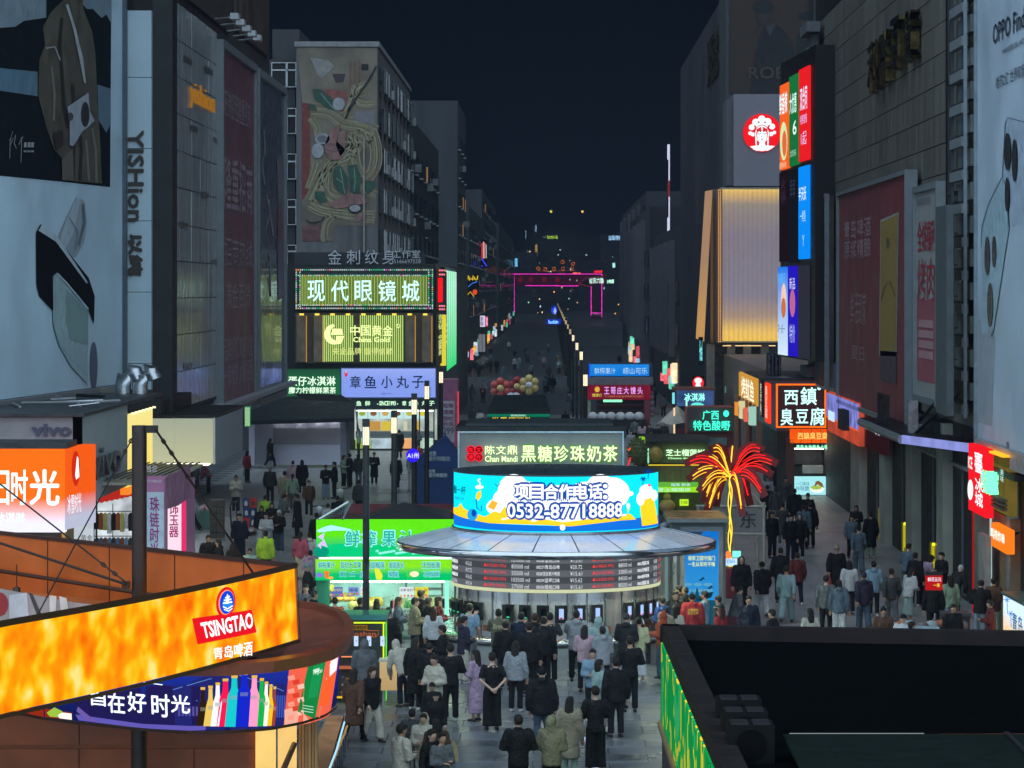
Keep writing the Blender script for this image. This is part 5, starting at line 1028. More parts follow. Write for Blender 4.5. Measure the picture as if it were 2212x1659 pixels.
for u in (771,799,829-1): 
    b = MB(); b.pbox(p,u-6,1374,u+3,1395,.02,.06,em((190,215,250),.95)); b.pbox(p,u-1.5,1382,u,1385,.065,.07,em((60,60,90),.6,False)); part(t,"phone_screen",b)
b = MB(); b.pbox(p,746,1350,794,1361,.02,.04,em((150,110,40),.6)); b.text(p,"扫码免费取杯",749,1352,792,1359,.05,em((20,18,10),.5,False),bold=.03); part(t,"notice",b)
b = MB(); oc = em((190,95,40),.8,False); b.text(p,"Laoshan",748,1363,812,1374,.05,oc)
L_ = [(735+i*2,1352+8*math.sin(i*.35)) for i in range(6)]; b.line(p,[(732,1368),(738,1358),(742,1352),(747,1353),(744,1361),(736,1372)],1.3,.06,oc); b.line(p,[(800,1374),(812,1376),(818,1368),(819,1362),(790,1361)],1.3,.06,oc); part(t,"script_lettering",b)
b = MB(); b.pbox(p,738,1417,770,1419,.02,.1,em((255,150,100),.8)); b.pbox(p,733,1438,768,1442,.02,.3,em((200,110,80),.6)); part(t,"lit_shelf",b)
b = MB(); bb_ = random.Random(12)
for i in range(16): b.disc(p,738+bb_.uniform(0,22),1462+bb_.uniform(0,40),3.5,3,.02+.002*i,pm(bb_.choice([(.4,.2,.05),(.3,.3,.28),(.12,.12,.16),(.35,.12,.05)]),.6),n=7)
part(t,"sticker_art",b)
t = thing("cream_counter","glowing cream counter box standing right of the neon booth","counter",(-3.4,71.6,0)); b = MB(); b.box((-3.78,71.5,.35),(-2.95,72.2,.98),em((215,180,120),.55,c2=(235,205,150),z=(.3,1))); part(t,"lit_box",b); b = MB(); b.box((-3.8,71.48,.98),(-2.93,72.22,1.02),cream); part(t,"top",b)
b = MB(); 
for x in (-3.72,-3.0): b.box((x,71.55,0),(x+.05,71.6,.34),alu)
part(t,"leg",b)
# ================================================================ recruitment light box booth behind the bar
YP = 86.5; t = thing("poster_booth","grey booth with a tall blue lit poster of jets over an aircraft carrier","booth",(4,YP,0)); p = front(1452,1122,1568,1320,YP); x0,x1 = p.p.x,p.p.x+p.L; zt = p.px(1452,1128)[1]
b = MB(); b.box((x0,YP+.02,0),(x1,YP+2.6,zt),pm((.12,.125,.13),.5)); part(t,"body",b)
b = MB(); b.box((x0-.15,YP-.15,zt),(x1+.08,YP+2.8,zt+.1),pm((.2,.2,.2),.4)); b.add([(x0-.15,YP-.14,zt+.105),(x1+.08,YP-.14,zt+.105),(x1-.05,YP+2.7,zt+.13),(x0-.15,YP+2.7,zt+.13)],[(0,1,2,3)],pm((.5,.3,.12),.3,ns=.8,na=.6)); part(t,"roof",b)
b = MB(); b.frame(p,1479,1147,1552,1400,.12,-.02,.1,pm((.16,.17,.18),.4,.4)); part(t,"poster_frame",b)
b = MB(); b.pbox(p,1479,1147,1552,1400,0,.06,em((45,150,225),.75,c2=(0,110,215),z=(1.5,3))); part(t,"poster",b)
b = MB(); b.poly(p,[(1479,1148),(1520,1148),(1505,1163),(1479,1160)],.065,em((60,80,100),.5,False))
for i in range(14): b.disc(p,1482+(i*23) % 68,1262+(i*13) % 26,9,3.5,.063+.0006*i,em((110,190,230),.6,False),n=12)
b.poly(p,[(1479,1296),(1552,1296),(1552,1400),(1479,1400)],.085,em((10,90,120),.6,False)); b.poly(p,[(1497,1295),(1522,1280),(1541,1278),(1536,1290),(1515,1297)],.09,em((15,60,75),.6,False)); b.poly(p,[(1500,1294),(1504,1270),(1507,1270),(1511,1292)],.09,em((20,90,110),.6,False))
for u,v in ((1515,1249),(1533,1267)): b.poly(p,[(u-7,v+4),(u,v),(u+3,v-4),(u+5,v-1),(u+9,v+1),(u+2,v+2),(u+1,v+5)],.09,em((10,60,80),.6,False))
part(t,"poster_picture",b)
b = MB(); ly = em((215,230,150),1,False); b.text(p,"保家卫国守国门",1486,1200,1544,1210,.1,ly,bold=.03); b.text(p,"一生从军终不悔",1486,1213,1544,1223,.1,ly,bold=.03); part(t,"poster_lettering",b)
b = MB(); b.box((x0-.9,YP+.3,0),(x0-.05,YP+.4,2.6),pm((.1,.1,.11),.5)); part(t,"side_wall",b)
b = MB(); b.box((x0+.03,YP-.1,0),(x0+.12,YP,2.6),alu); b.box((x0-.2,YP-.08,0),(x0-.12,YP,2.6),em((150,190,190),.35)); part(t,"post",b)
# ================================================================ neon palm
YT = 97; c0 = P(1577,1030,YT); t = thing("neon_palm","artificial palm with red fronds traced by red and yellow neon","palm",(c0.x,YT,0)); b = MB()
for dx,ph in ((-.03,0),(.03,1.6),(0,3)): b.tube([(c0.x+dx+.03*math.sin(i*1.1+ph),YT-.05,.9+i*(c0.z-.9)/14) for i in range(15)],.017,em((255,215,60),1.3),5)
part(t,"trunk_neon",b); b = MB(); b.tube([(c0.x,YT,0),(c0.x,YT,c0.z)],.045,pole_m,8); part(t,"trunk",b)
fronds = [(-100,8,30,0),(-82,-40,32,0),(-62,62,50,1),(-75,34,30,2),(-30,74,60,3),(80,-62,40,0),(100,-4,30,0),(82,46,40,1),(50,70,52,2),(112,-30,36,0),(10,-72,20,3),(-45,-66,36,2),(-55,88,40,1),(28,92,50,2),(66,-20,30,3),(-108,-30,34,1)]
rmt = pm((.2,.015,.015),.5); s_ = YT/FPX
for k_,(dx,dv,arch,dep) in enumerate(fronds):
    sgn = 1 if dx > 0 else -1; f = MB(); pts = []
    for i in range(9):
        q_ = i/8; x = c0.x+dx*q_*s_*.92; z = c0.z+(-dv*q_*s_*.92)+arch*s_*math.sin(q_*math.pi)*.75; y = YT+(-1)**k_*dep*.25*q_*.8; pts.append(Vector((x,y,z)))
    vs = []; fs = []
    for i,q_ in enumerate(pts):
        w_ = .045+.15*math.sin(min(1,i/8+.12)*math.pi*.85); d_ = (pts[min(8,i+1)]-pts[max(0,i-1)]).normalized(); n_ = Vector((-d_.z,0,d_.x))
        vs += [q_+n_*w_+Vector((0,.06,0)),q_-n_*w_+Vector((0,.06,0)),q_+n_*w_+Vector((0,.1,0)),q_-n_*w_+Vector((0,.1,0))]
    for i in range(8): a = 4*i; fs += [(a,a+1,a+5,a+4),(a+2,a+6,a+7,a+3),(a,a+4,a+6,a+2),(a+1,a+3,a+7,a+5)]
    f.add(vs,fs,rmt); fr_ = part(t,"frond",f)
    f = MB(); yel = k_ in (2,3,4,1,10,11,12,13,0); nc = em((255,205,60),1.4) if yel else em((255,30,30),1.3)
    f.tube([q_+Vector((0,-.02,0)) for q_ in pts[:8]],.018,nc,5); f.tube([q_+Vector((0,-.02,.08)) for q_ in pts[2:7]],.01,nc,4); 
    if yel or k_ % 2: f.tube([q_+Vector((0,-.02,-.11)) for q_ in pts[1:8]],.013,em((255,190,40),1.3) if yel else em((255,60,40),1.2),5)
    part(fr_,"neon_tube",f)
t2 = thing("small_led_sign","small glowing white and orange sign on a red box at the palm foot","sign",(c0.x,YT-.6,0)); p = front(1560,1185,1606,1300,YT-.8); b = MB(); b.pbox(p,1566,1228,1600,1292,-.5,0,pm((.18,.02,.03),.5)); b.pbox(p,1566,1292,1600,1315,-.5,0,dark); part(t2,"box",b)
b = MB(); b.disc(p,1573,1199,7,9,.02,em((255,120,60),1.2)); b.pbox(p,1582,1190,1600,1204,0,.05,em((120,235,215),1.2)); b.pbox(p,1567,1206,1592,1222,0,.05,em((190,230,255),1.2,noise=.3)); b.text(p,"扫码",1570,1208,1588,1216,.06,em((60,90,200),1,False)); part(t2,"screen",b)
# ================================================================ bamboo frame banner
t = thing("banner_frame","pale pole frame hung with a grey translucent banner beside the palm","frame",(6,101,0)); pl_ = pm((.45,.42,.35),.5); YF = 101.5
a = lambda u,v,Y=YF: P(u,v,Y)
for u,v0,Y in ((1650,1085,YF),(1636,1072,YF+2.5),(1508,1093,YF),(1530,1078,YF+2.5)):
    b = MB(); q_ = a(u,v0,Y); b.tube([Vector((q_.x,Y,0)),q_],.05,pl_,8); part(t,"pole",b)
for L in ([(1503,1093),(1655,1094)],[(1503,1152),(1655,1154)]): b = MB(); b.tube([a(*L[0]),a(*L[1])],.04,pl_,8); part(t,"rail",b)
b = MB(); b.tube([a(1650,1094),a(1628,1070,YF+2.5)],.04,pl_,8); b.tube([a(1652,1153),a(1620,1122,YF+2.5)],.04,pl_,8); part(t,"rail",b)
bm = bpy.data.materials.new("banner_cloth"); bm.use_nodes = True; bs_ = bm.node_tree.nodes["Principled BSDF"]; bs_.inputs['Base Color'].default_value = (.3,.3,.3,1); bs_.inputs['Alpha'].default_value = .55; bs_.inputs['Roughness'].default_value = .7
b = MB(); pb_ = front(1503,1094,1650,1153,YF); b.pbox(pb_,1508,1096,1648,1151,-.02,0,bm); part(t,"banner",b)
b = MB(); b.text(pb_,"东",1598,1105,1634,1140,.02,pm((.05,.05,.05),.6),bold=.02); part(t,"lettering",b)
t = thing("drinks_cart","dark cart with cloth heaps and a small lamp behind the grey booth roof","cart",(4.5,108,0)); b = MB(); b.box((3.1,107,0),(5.4,109,1.0),dark); part(t,"body",b)
for i in range(7): b = MB(); c = P(1418+i*14,1108+(i*7) % 9,107.5); b.blob((c.x,c.y,max(1.1,c.z-.3)),(.28,.3,.14),pm([(.05,.06,.08),(.3,.35,.4),(.12,.12,.13)][i % 3],.5,bump=1,bs=6),10,6); part(t,"cloth_heap",b)
b = MB(); b.blob((3.5,106.9,1.15),(.3,.1,.05),em((200,240,245),1.2),10,5); part(t,"lamp",b)
# ================================================================ stinky tofu stall building
YX = 144; t = thing("tofu_shop","stall with an orange edged board of white 西鎮臭豆腐 characters","shop",(10.7,YX+1,0)); p = front(1600,800,1850,1075,YX)
xl,xr = p.p.x+p.px(1677,0)[0],p.p.x+p.px(1785,0)[0]
b = MB(); b.box((xl-.02,YX+.3,2.9),(xr+.2,YX+12,5.15),pm((.14,.17,.24),.5)); b.box((xl+.2,YX+2.3,0),(xr+.8,YX+12,2.9),dark); part(t,"wall",b)
b = MB(); b.box((xl-.6,YX+.2,5.15),(xr+.4,YX+13,5.25),rtop); part(t,"roof",b)
b = MB(); b.pbox(p,1678,831,1781,921,0,.25,em((70,42,44),.5)); part(t,"board",b)
b = MB(); b.frame(p,1679,832,1780,920,.07,.2,.33,em((255,105,15),1.35)); part(t,"neon_frame",b)
b = MB(); cw = em((200,255,250),1.3,False)
for ch,a0,v0,a1,v1 in (("西",1693,843,1722,874),("鎮",1728,836,1762,874),("臭",1685,882,1711,918),("豆",1718,884,1744,913),("腐",1749,880,1779,918)): b.text(p,ch,a0,v0,a1,v1,.45,cw,ext=.15,bold=.03)
b.disc(p,1768,836+2,4,4,.4,cw); part(t,"lettering",b)
b = MB(); b.pbox(p,1707,927,1790,957,-.3,0,em((255,105,10),.95,c2=(240,80,0),z=(2.2,2.9))); part(t,"orange_board",b)
for u in (1730,1752,1772): b = MB(); b.pbox(p,u,928,u+.9,957,0,.02,em((90,30,5),.5,False)); part(t,"board_seam",b)
b = MB(); b.text(p,"西鎮臭豆腐",1723,934,1788,949,.06,em((255,215,110),1.2,False),bold=.0,ext=.04); part(t,"board_lettering",b)
b = MB(); 
for i,ch in enumerate("青岛本地特色小吃"): u = 1720+i*8.7; b.text(p,ch,u,961,u+7,970,.1,em((150,255,205),1.4,False),bold=.06)
part(t,"green_lettering",b)
b = MB(); b.pbox(p,1786,948,1818,1074,-.9,0,pm((.17,.05,.035),.6,na=.3)); b.pbox(p,1700,948,1716,1074,-.9,0,pm((.14,.05,.035),.6)); part(t,"brick_pier",b)
b = MB(); b.pbox(p,1720,971,1782,972.5,-1.2,-.8,em((255,250,230),8)); part(t,'ceiling_lamp',b)  # ceiling glow added so the stall throws more light on the street
b = MB(); b.pbox(p,1717,972,1785,1008,-2.2,-2.1,pm((.04,.04,.045),.5,ns=6,na=.6)); b.pbox(p,1738,1008,1783,1026,-1.4,-1.2,pm((.3,.3,.29),.4)); part(t,"kitchen",b)
b = MB(); b.pbox(p,1716,1030,1784,1069,-.4,0,em((165,235,240),.95)); part(t,"counter_lightbox",b)
b = MB(); b.text(p,"一口美味",1720,1041,1748,1049,.02,em((60,120,160),.8,False)); b.text(p,"咔吱脆",1719,1050,1748,1060,.02,em((60,120,160),.8,False),bold=.01); b.disc(p,1765,1057,15,8,.02,em((235,245,235),1,False)); b.disc(p,1763,1053,12,4.5,.03,em((170,200,70),.9,False)); b.poly(p,[(1758,1052),(1762,1040),(1768,1038),(1776,1044),(1780,1054),(1772,1050),(1766,1046)],.04,em((140,95,50),.8,False)); part(t,"lightbox_print",b)
for i,(a0,dz) in enumerate(((1654,0),(1661,1),(1669,0),(1677,1))):
    b = MB(); c = P(a0+6,786,YX+4); b.box((c.x,YX+4,5.26),(c.x+.1,YX+5.5,6.3-dz*.1),dark); b.tube([(c.x+.05,YX+4,5.3),(c.x+.05,YX+4,6.2)],.06,alu,6); solo("roof_fan",['leftmost','second from left','third from left','rightmost'][int(round((a0-1654)/7.6))]+" of the dark standing units on the tofu shop roof","roof unit",b,(c.x,YX+4,5.26),"dark roof units above the tofu shop")
b = MB(); c = P(1788,835,YX+1); b.blob((c.x-.3,YX+1,5.7),(.3,.3,.3),pm((.06,.065,.07),.4),10,7); solo("roof_lamp_globe","dim globe on the roof right of the 鎮 character","globe",b,(c.x-.3,YX+1,5.4))
# side facing the street left of the board
pX = Pl((xl-.03,YX+12),(xl-.03,YX+.3)); t3 = thing("side_signs","white column lettering and red lightbox on the tofu shop's blue-grey side","sign",(xl-.1,YX+5,3)); b = MB(); b.lbox(pX,2.5,3.2,4.2,4.9,0,.06,em((60,30,30),.4)); b.text(pX,"老字号",0,0,0,0,.1,em((235,245,210),1,False),col_=True,local=(2.8,3.3,3.9,4.8)); b.lbox(pX,6.2,3.1,9.0,4.9,0,.1,em((250,60,25),1)); b.text(pX,"臭豆腐",0,0,0,0,.14,em((255,190,170),1,False),col_=True,local=(6.8,3.3,8.6,4.8),bold=.03); part(t3,"panel",b)
# right row shops behind
pr = Pl((10.6,FPX*10.6/(1596-U0)),(10.6,FPX*10.6/(1650-U0))); t = thing("street_building","low shop row with an amber side sign running back from the tofu shop","building",(14,175,0),"buildings along the right side")
b = MB(); b.box((10.65,157,0),(16,200,5.2),pm((.12,.09,.08),.6,ns=1,na=.4)); part(t,"wall",b)
for i in range(7): b = MB(); x = pr.L-2-i*3.2; b.lbox(pr,x,0,x+.4,3.3,0,.25,pm([(.3,.14,.08),(.2,.2,.22),(.1,.05,.04)][i % 3],.5)); part(t,"pier",b)
for i,(c_,tx) in enumerate((((170,220,200),"小吃"),((250,110,90),"烤串"),((235,225,170),"海鲜"),((255,160,60),"酒"))):
    b = MB(); x = pr.L-3-i*4.2; b.lbox(pr,x-1.6,2.3,x,3.2-.2*(i % 2),.1,.5,em(c_,.8)); b.text(pr,tx,0,0,0,0,.55,em((60,30,30),.5,False),local=(x-1.5,2.4,x-.1,3.0)); part(t,"side_sign",b)
litsign("side_sign","amber lightbox with tall white letters on the right shop row",1596,803,1637,868,0,(225,160,60),.8,[("烤鱿鱼",1603,812,1630,856,(255,255,225))],X=10.5)
litsign("side_sign","small mint green sign of two characters left of the amber lightbox",1566,834,1588,849,197,(70,140,130),.7,[("奶茶",1569,836,1584,847,(190,255,235))])
litsign("side_sign","row of round glowing pale green discs under the ribbed facade",1577,774,1608,788,198,(50,55,40),.4,extra=lambda b,p: [b.disc(p,1582+i*7.3,781,4,5.5,.1,em((215,245,165),1.1,False)) for i in range(4)] and None)
# ================================================================ theatre-mask tower and ribbed facade
YO = 200; t = thing("ribbed_facade","glowing ribbed white facade edged by amber light strips","facade",(10,YO,0)); p = front(1500,400,1690,870,YO)
b = MB(); b.pbox(p,1556,405,1690,742,-6,-.1,pm((.25,.24,.25),.5)); part(t,"wall",b)
b = MB(); n = 46; rib = pm((.25,.24,.25),.5); rz = p.px(1560,409)[1]; rz0 = p.px(1560,737)[1]
for i in range(n):
    xa = p.px(1562,0)[0]+i*(p.px(1688,0)[0]-p.px(1562,0)[0])/n; b.lbox(p,xa,rz0,xa+.026,rz,-.08,.05,rib)
part(t,"ribs",b,kind='stuff')
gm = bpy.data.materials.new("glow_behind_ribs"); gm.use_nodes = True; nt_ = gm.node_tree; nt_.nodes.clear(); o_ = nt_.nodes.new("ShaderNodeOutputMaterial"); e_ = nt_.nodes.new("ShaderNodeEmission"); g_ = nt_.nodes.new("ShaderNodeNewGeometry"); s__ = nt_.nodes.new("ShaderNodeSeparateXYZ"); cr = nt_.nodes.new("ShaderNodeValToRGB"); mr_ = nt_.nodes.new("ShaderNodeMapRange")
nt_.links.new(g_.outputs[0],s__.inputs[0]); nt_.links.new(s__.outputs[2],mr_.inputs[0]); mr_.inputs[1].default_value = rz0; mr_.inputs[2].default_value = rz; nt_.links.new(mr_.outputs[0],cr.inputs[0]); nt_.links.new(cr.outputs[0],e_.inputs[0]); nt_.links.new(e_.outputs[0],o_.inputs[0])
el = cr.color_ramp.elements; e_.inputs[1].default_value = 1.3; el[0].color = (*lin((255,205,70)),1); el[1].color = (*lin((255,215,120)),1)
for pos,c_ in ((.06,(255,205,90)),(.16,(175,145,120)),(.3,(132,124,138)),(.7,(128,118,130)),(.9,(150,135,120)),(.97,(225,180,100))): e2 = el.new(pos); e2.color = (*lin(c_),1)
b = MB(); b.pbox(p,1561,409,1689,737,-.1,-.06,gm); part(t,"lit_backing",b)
b = MB(); b.pbox(p,1559,406,1690,409,-.1,.25,pm((.3,.25,.15),.5)); b.pbox(p,1559,737,1690,740,-.1,.25,pm((.3,.25,.15),.5)); part(t,"edge_cap",b)
b = MB(); b.pbox(p,1549,408,1558,741,-.2,.1,pm((.2,.1,.06),.5)); part(t,"bulb_panel",b)
b = MB()
for i in range(62):
    z = p.px(1550,411+i*5.35)[1]
    for j in (0,1): x = p.px(1551.5+j*4,0)[0]; b.lbox(p,x,z-.035,x+.05,z+.035,.1,.15,em((255,195,110),1.2,False))
part(t,"bulb_strip",b,kind='stuff')
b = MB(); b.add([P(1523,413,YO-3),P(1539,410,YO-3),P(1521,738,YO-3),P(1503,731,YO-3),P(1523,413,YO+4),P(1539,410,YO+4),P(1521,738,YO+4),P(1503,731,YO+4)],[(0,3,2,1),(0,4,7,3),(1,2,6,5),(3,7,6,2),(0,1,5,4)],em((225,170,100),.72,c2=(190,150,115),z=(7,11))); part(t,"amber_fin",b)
b = MB(); b.pbox(p,1541,408,1548,742,-4,-.5,pm((.1,.095,.09),.6)); part(t,"recess_wall",b)
# columns below
for u in (1528,1572,1607,1645): b = MB(); b.pbox(p,u,744,u+17,905,-1.5,-.6,pm((.2,.19,.17),.6)); part(t,"column",b)
b = MB(); b.pbox(p,1530,743,1690,905,-3.2,-3,pm((.03,.03,.03),.3,spec=.7)); part(t,"glass_front",b)
b = MB()
for a0,a1 in ((1562,1580),(1589,1645),(1662,1676)): b.pbox(p,a0,746,a1,748,-.5,-.3,em((255,215,150),1.1))
part(t,"ceiling_light",b)
to = thing("logo_tower","pale grey block bearing a red disc with a white opera headdress face","tower",(10.3,YO+1,14)); p = front(1570,195,1690,405,YO+1)
b = MB(); b.pbox(p,1585,203,1692,402,-5,0,pm((.16,.155,.18),.6,ns=.4,na=.08)); part(to,"wall",b); b = MB(); b.pbox(p,1571,214,1584.5,400,-5,-.8,pm((.1,.11,.125),.6)); part(to,"side_wall",b)
b = MB(); cu,cv,rr_ = 1646,287,41; b.disc(p,cu,cv,rr_,rr_,.12,em((240,22,32),1.05),.12,n=48); part(to,"disc",b)
b = MB(); ww = em((235,250,255),1.15,False); kz = 1/3.072; Q = lambda x,y: (2500/1.8517+x*kz,y*kz)
for x,y,r_ in ((907,793,26),(867,812,24),(945,810,26),(840,845,20),(975,840,20),(830,885,13),(848,892,14),(968,890,15),(990,880,12),(907,830,40)): b.disc(p,*Q(x,y),r_*kz,r_*kz,.14,ww)
for x,y in ((886,812),(928,812),(860,838),(955,835)): b.disc(p,*Q(x,y),6*kz,6*kz,.16,em((160,30,30),.8,False),n=10)
b.disc(p,*Q(908,890),50*kz,62*kz,.15,em((240,22,32),1.05,False)); b.disc(p,*Q(908,890),46*kz,57*kz,.16,ww); b.disc(p,*Q(908,892),39*kz,50*kz,.17,em((240,22,32),1.05,False)); b.disc(p,*Q(908,898),33*kz,44*kz,.18,ww)
b.poly(p,[Q(862,890),Q(870,890),Q(876,1004),Q(866,1000)],.18,ww); b.poly(p,[Q(946,890),Q(954,890),Q(950,1000),Q(940,1004)],.18,ww); b.poly(p,[Q(893,930),Q(925,930),Q(930,965),Q(995,970),Q(960,995),Q(908,1004),Q(855,995),Q(828,972),Q(888,965)],.17,ww)
for x in (880,897,920,937): b.disc(p,*Q(x,865),9*kz,12*kz,.19,em((235,22,32),1,False),n=10)
for s_x in (-1,1): b.line(p,[Q(908+s_x*8,886),Q(908+s_x*18,892),Q(908+s_x*30,884)],1.0,.2,em((120,20,20),.8,False)); b.line(p,[Q(908+s_x*6,872),Q(908+s_x*20,866),Q(908+s_x*30,872)],.8,.2,em((120,20,20),.8,False))
b.disc(p,*Q(908,925),6*kz,4*kz,.2,em((225,20,40),1,False),n=10); b.line(p,[Q(908,898),Q(904,912),Q(910,914)],.7,.2,em((170,120,130),.8,False)); b.disc(p,*Q(907,850),7*kz,8*kz,.2,em((235,250,255),1,False),n=8)
part(to,"opera_face_emblem",b)
litsign("round_sign","small round red sign with the white headdress emblem low on the right row",1495,812,1521,842,196,(14,12,16),.2,extra=lambda b,p: (b.disc(p,1508,827,12.5,13.5,.05,em((240,30,45),1.2)),b.disc(p,1508,822,8,6,.08,em((255,240,240),1.2,False)),b.poly(p,[(1504,826),(1512,826),(1515,837),(1501,837)],.08,em((255,235,240),1.2,False))))
# dark fashion poster block above
YR = 206; t = thing("poster_block","very dark tall block with a dim brown ROEM poster of two suited figures","building",(11,YR+1,0)); p = front(1570,-80,1800,215,YR)
b = MB(); b.pbox(p,1568,-90,1800,760,-8,0,wall_dk); part(t,"wall",b)
b = MB(); b.pbox(p,1577,-90,1748,202,0,.1,pm((.026,.016,.011),.7,ns=.3,na=.3)); part(t,"poster",b)
b = MB(); sk = pm((.022,.016,.014),.7); su = pm((.005,.007,.01),.7)
f_ = lambda x,y: (2500/1.8517+x*kz,y*kz)
b.disc(p,*f_(920,95),50*kz,75*kz,.14,sk); b.disc(p,*f_(915,45),66*kz,42*kz,.15,su); b.poly(p,[f_(930,165),f_(1000,160),f_(1050,200),f_(1110,290),f_(1130,400),f_(1170,620),f_(830,620),f_(850,430),f_(890,240)],.13,su); b.poly(p,[f_(930,170),f_(1000,160),f_(960,250)],.14,pm((.03,.03,.035),.7)); b.disc(p,*f_(1200,140),45*kz,60*kz,.13,pm((.035,.022,.018),.7)); b.disc(p,*f_(1205,110),56*kz,30*kz,.14,su); b.poly(p,[f_(1140,230),f_(1240,190),f_(1260,620),f_(1130,620)],.12,su)
b.text(p,"ROEM",*f_(820,445),*f_(1150,525),.18,pm((.045,.032,.026),.6),bold=.05); part(t,"poster_picture",b)
b = MB(); b.pbox(p,1755,-90,1790,800,0,.4,dark); part(t,"corner_strip",b)
# sloping-roof side wall seen beyond
t = thing("street_building","tall smooth dark wall falling away to the left with a strip of unlit characters","building",(14,200,0),"buildings along the right side"); b = MB(); b.box((12,222,0),(22,300,29.6),pm((.035,.034,.042),.7,ns=.2,na=.2)); part(t,"wall",b)
pp = Pl((11.98,300),(11.98,222)); b = MB(); b.text(pp,"利群商厦",1530,95,1558,190,.15,pm((.06,.06,.03),.4,.5),col_=True,bold=.03,ext=.1); part(t,"lettering",b)
# lit vertical sliver further
litsign("side_sign","thin tall white lit sliver high on the right row",1441.5,312,1447,530,270,(215,220,250),1.0,extra=lambda b,p: (b.pbox(p,1441,345,1444,470,.01,.05,em((30,25,35),.3,False)),b.pbox(p,1442,390,1447,425,.02,.06,em((140,60,60),.6,False))))
# far right row
frr = [(9.6,240,300,14,"dark block with stacked balconies right of the centre stalls"),(9.3,305,380,17,"unlit far block on the right with vertical fins"),(11.5,390,520,21,"hazy far block on the right below the white sliver"),(18,540,760,24,"dimmest long block on the right by the gantry")]
for X,a0,c_,h,l_ in frr:
    t = thing("street_building",l_,"building",(X+5,a0,0),"buildings along the right side"); b = MB(); b.box((X,a0,0),(X+14,c_,h),pm((.035,.036,.045),.8,ns=.4,na=.4,streak=True)); part(t,"wall",b); pp = Pl((X,c_),(X,a0)); L = c_-a0; nn = max(3,min(7,int(L/10)))
    for j in range(int((h-5)/3.2)):
        for i in range(nn): x = (i+.3)*L/nn; f = MB(); f.lbox(pp,x,5+j*3.2,x+L/nn*.5,6.6+j*3.2,.02,.15,glass); part(t,"window",f)
    for k_ in range(8):
        x = rl.uniform(.05,.9)*L; f = MB(); z = rl.uniform(.4,2.8); f.lbox(pp,x,z,x+rl.uniform(1,3.5),z+rl.uniform(.5,1.5),.05,.4,em(rl.choice([(255,225,180),(170,220,255),(255,110,120),(120,240,200),(235,240,255)]),rl.uniform(.5,1.5),noise=.4)); part(t,"lit_shopfront",f)
    for i in range(5): f = MB(); x = (i+.1)*L/5; f.lbox(pp,x,4,x+.5,h-1,.02,.5,pm((.1,.1,.12),.7)); part(t,"fin",f)
def cornr(b,p):
    b.poly(p,[(1409,642),(1421,640),(1418,700),(1410,690)],.05,em((235,235,255),1,False)); b.line(p,[(1422,645),(1422,697)],1.5,.05,em((240,70,90),1,False)); b.disc(p,1420,672,6,6,.08,em((60,235,170),1.2,False)); b.line(p,[(1408,640),(1421,638)],1.5,.08,em((255,190,90),1,False))
litsign("hanging_sign","white slanted lightbox with a green glow on the far right row",1406,636,1425,702,420,(40,40,60),.5,extra=cornr)
litsign("hanging_sign","short turquoise tube sign on the far right row",1399,714,1411,719,400,(40,220,190),1)
litsign("poster_pillar","dim brown pillar poster with characters far on the right row",1410,755,1432,815,330,(62,38,34),.5,[("K金",1413,762,1426,772,(25,20,20))])
litsign("hanging_sign","small pink and white lit pillar far on the right",1394,712+24,1400,758,380,(200,150,170),.7)
litsign("side_sign","teal Hotel letters running down the right row edge",1509,728,1519,790,190,(12,30,36),.4,[("Hotel",1511,735,1517,780,(130,240,245))],bold=.02)
# ================================================================ LED advertising stack
Ya,Yb = 151,140; pS_ = Pl(((1686-U0)*Ya/FPX,Ya),((1754-U0)*Yb/FPX,Yb)); t = thing("led_billboard","tall black frame holding nine vertical advert screens, some switched off","billboard",tuple(pS_.w(pS_.L/2,5.5)))
b = MB(); z_hi = pS_.px(1688,165)[1]; z_lo = pS_.px(1688,770)[1]; b.lbox(pS_,-.1,z_lo,pS_.L+.9,z_hi+.6,-1.5,-.02,blackm); part(t,"frame",b)
def scr(u0,u1,v0,v1,c,s,fn=None,c2=None):
    b = MB(); a = pS_.px(u0,v0); d_ = pS_.px(u0,v1); b.pbox(pS_,u0,v0,u1,v1,0,.1,em(c,s,c2=c2,z=(d_[1],a[1])) if c2 else em(c,s)); s_p = part(t,"screen",b)
    if fn: f = MB(); fn(f); part(s_p,"screen_picture",f)
T = lambda f,*a,**k: f.text(pS_,*a,**k)
def sA(f):
    T(f,"鲜香辣",1690,205,1707,250,.14,em((235,255,255),1,False),bold=.04); f.disc(pS_,1699,305,8,42,.13,em((215,235,170),.95,False)); f.disc(pS_,1701,310,5,28,.14,em((220,110,60),.95,False)); T(f,"招牌米线",1690,352,1705,366,.14,em((255,225,180),.9,False))
scr(1689,1707.5,186,368,(240,95,30),1,sA)
def sB(f): T(f,"大优惠",1712,205,1727,248,.14,em((210,255,240),1,False),bold=.03); T(f,"6",1719,262,1727,292,.14,em((225,255,240),1,False),bold=.05); T(f,"立即扫码",1713,326,1726,340,.14,em((180,235,210),.9,False))
scr(1709.5,1728.5,167,360,(20,120,60),.8,sB)
def sC(f): T(f,"双合同",1735,190,1750,240,.14,em((225,225,255),1,False),bold=.04); T(f,"特惠套餐",1735,250,1750,270,.14,em((220,190,250),1,False)); T(f,"1起",1737,285,1749,315,.14,em((220,200,250),1,False))
scr(1730.5,1751.5,152,350,(225,25,30),1,sC,c2=None)
scr(1688,1707,374,566,(34,20,24),.5,lambda f: T(f,"火锅",1693,385,1704,440,.14,em((70,50,75),.6,False),col_=True)); scr(1709,1727.5,368,568,(24,28,34),.5,lambda f: T(f,"串串",1713,385,1724,430,.14,em((60,65,90),.6,False)))
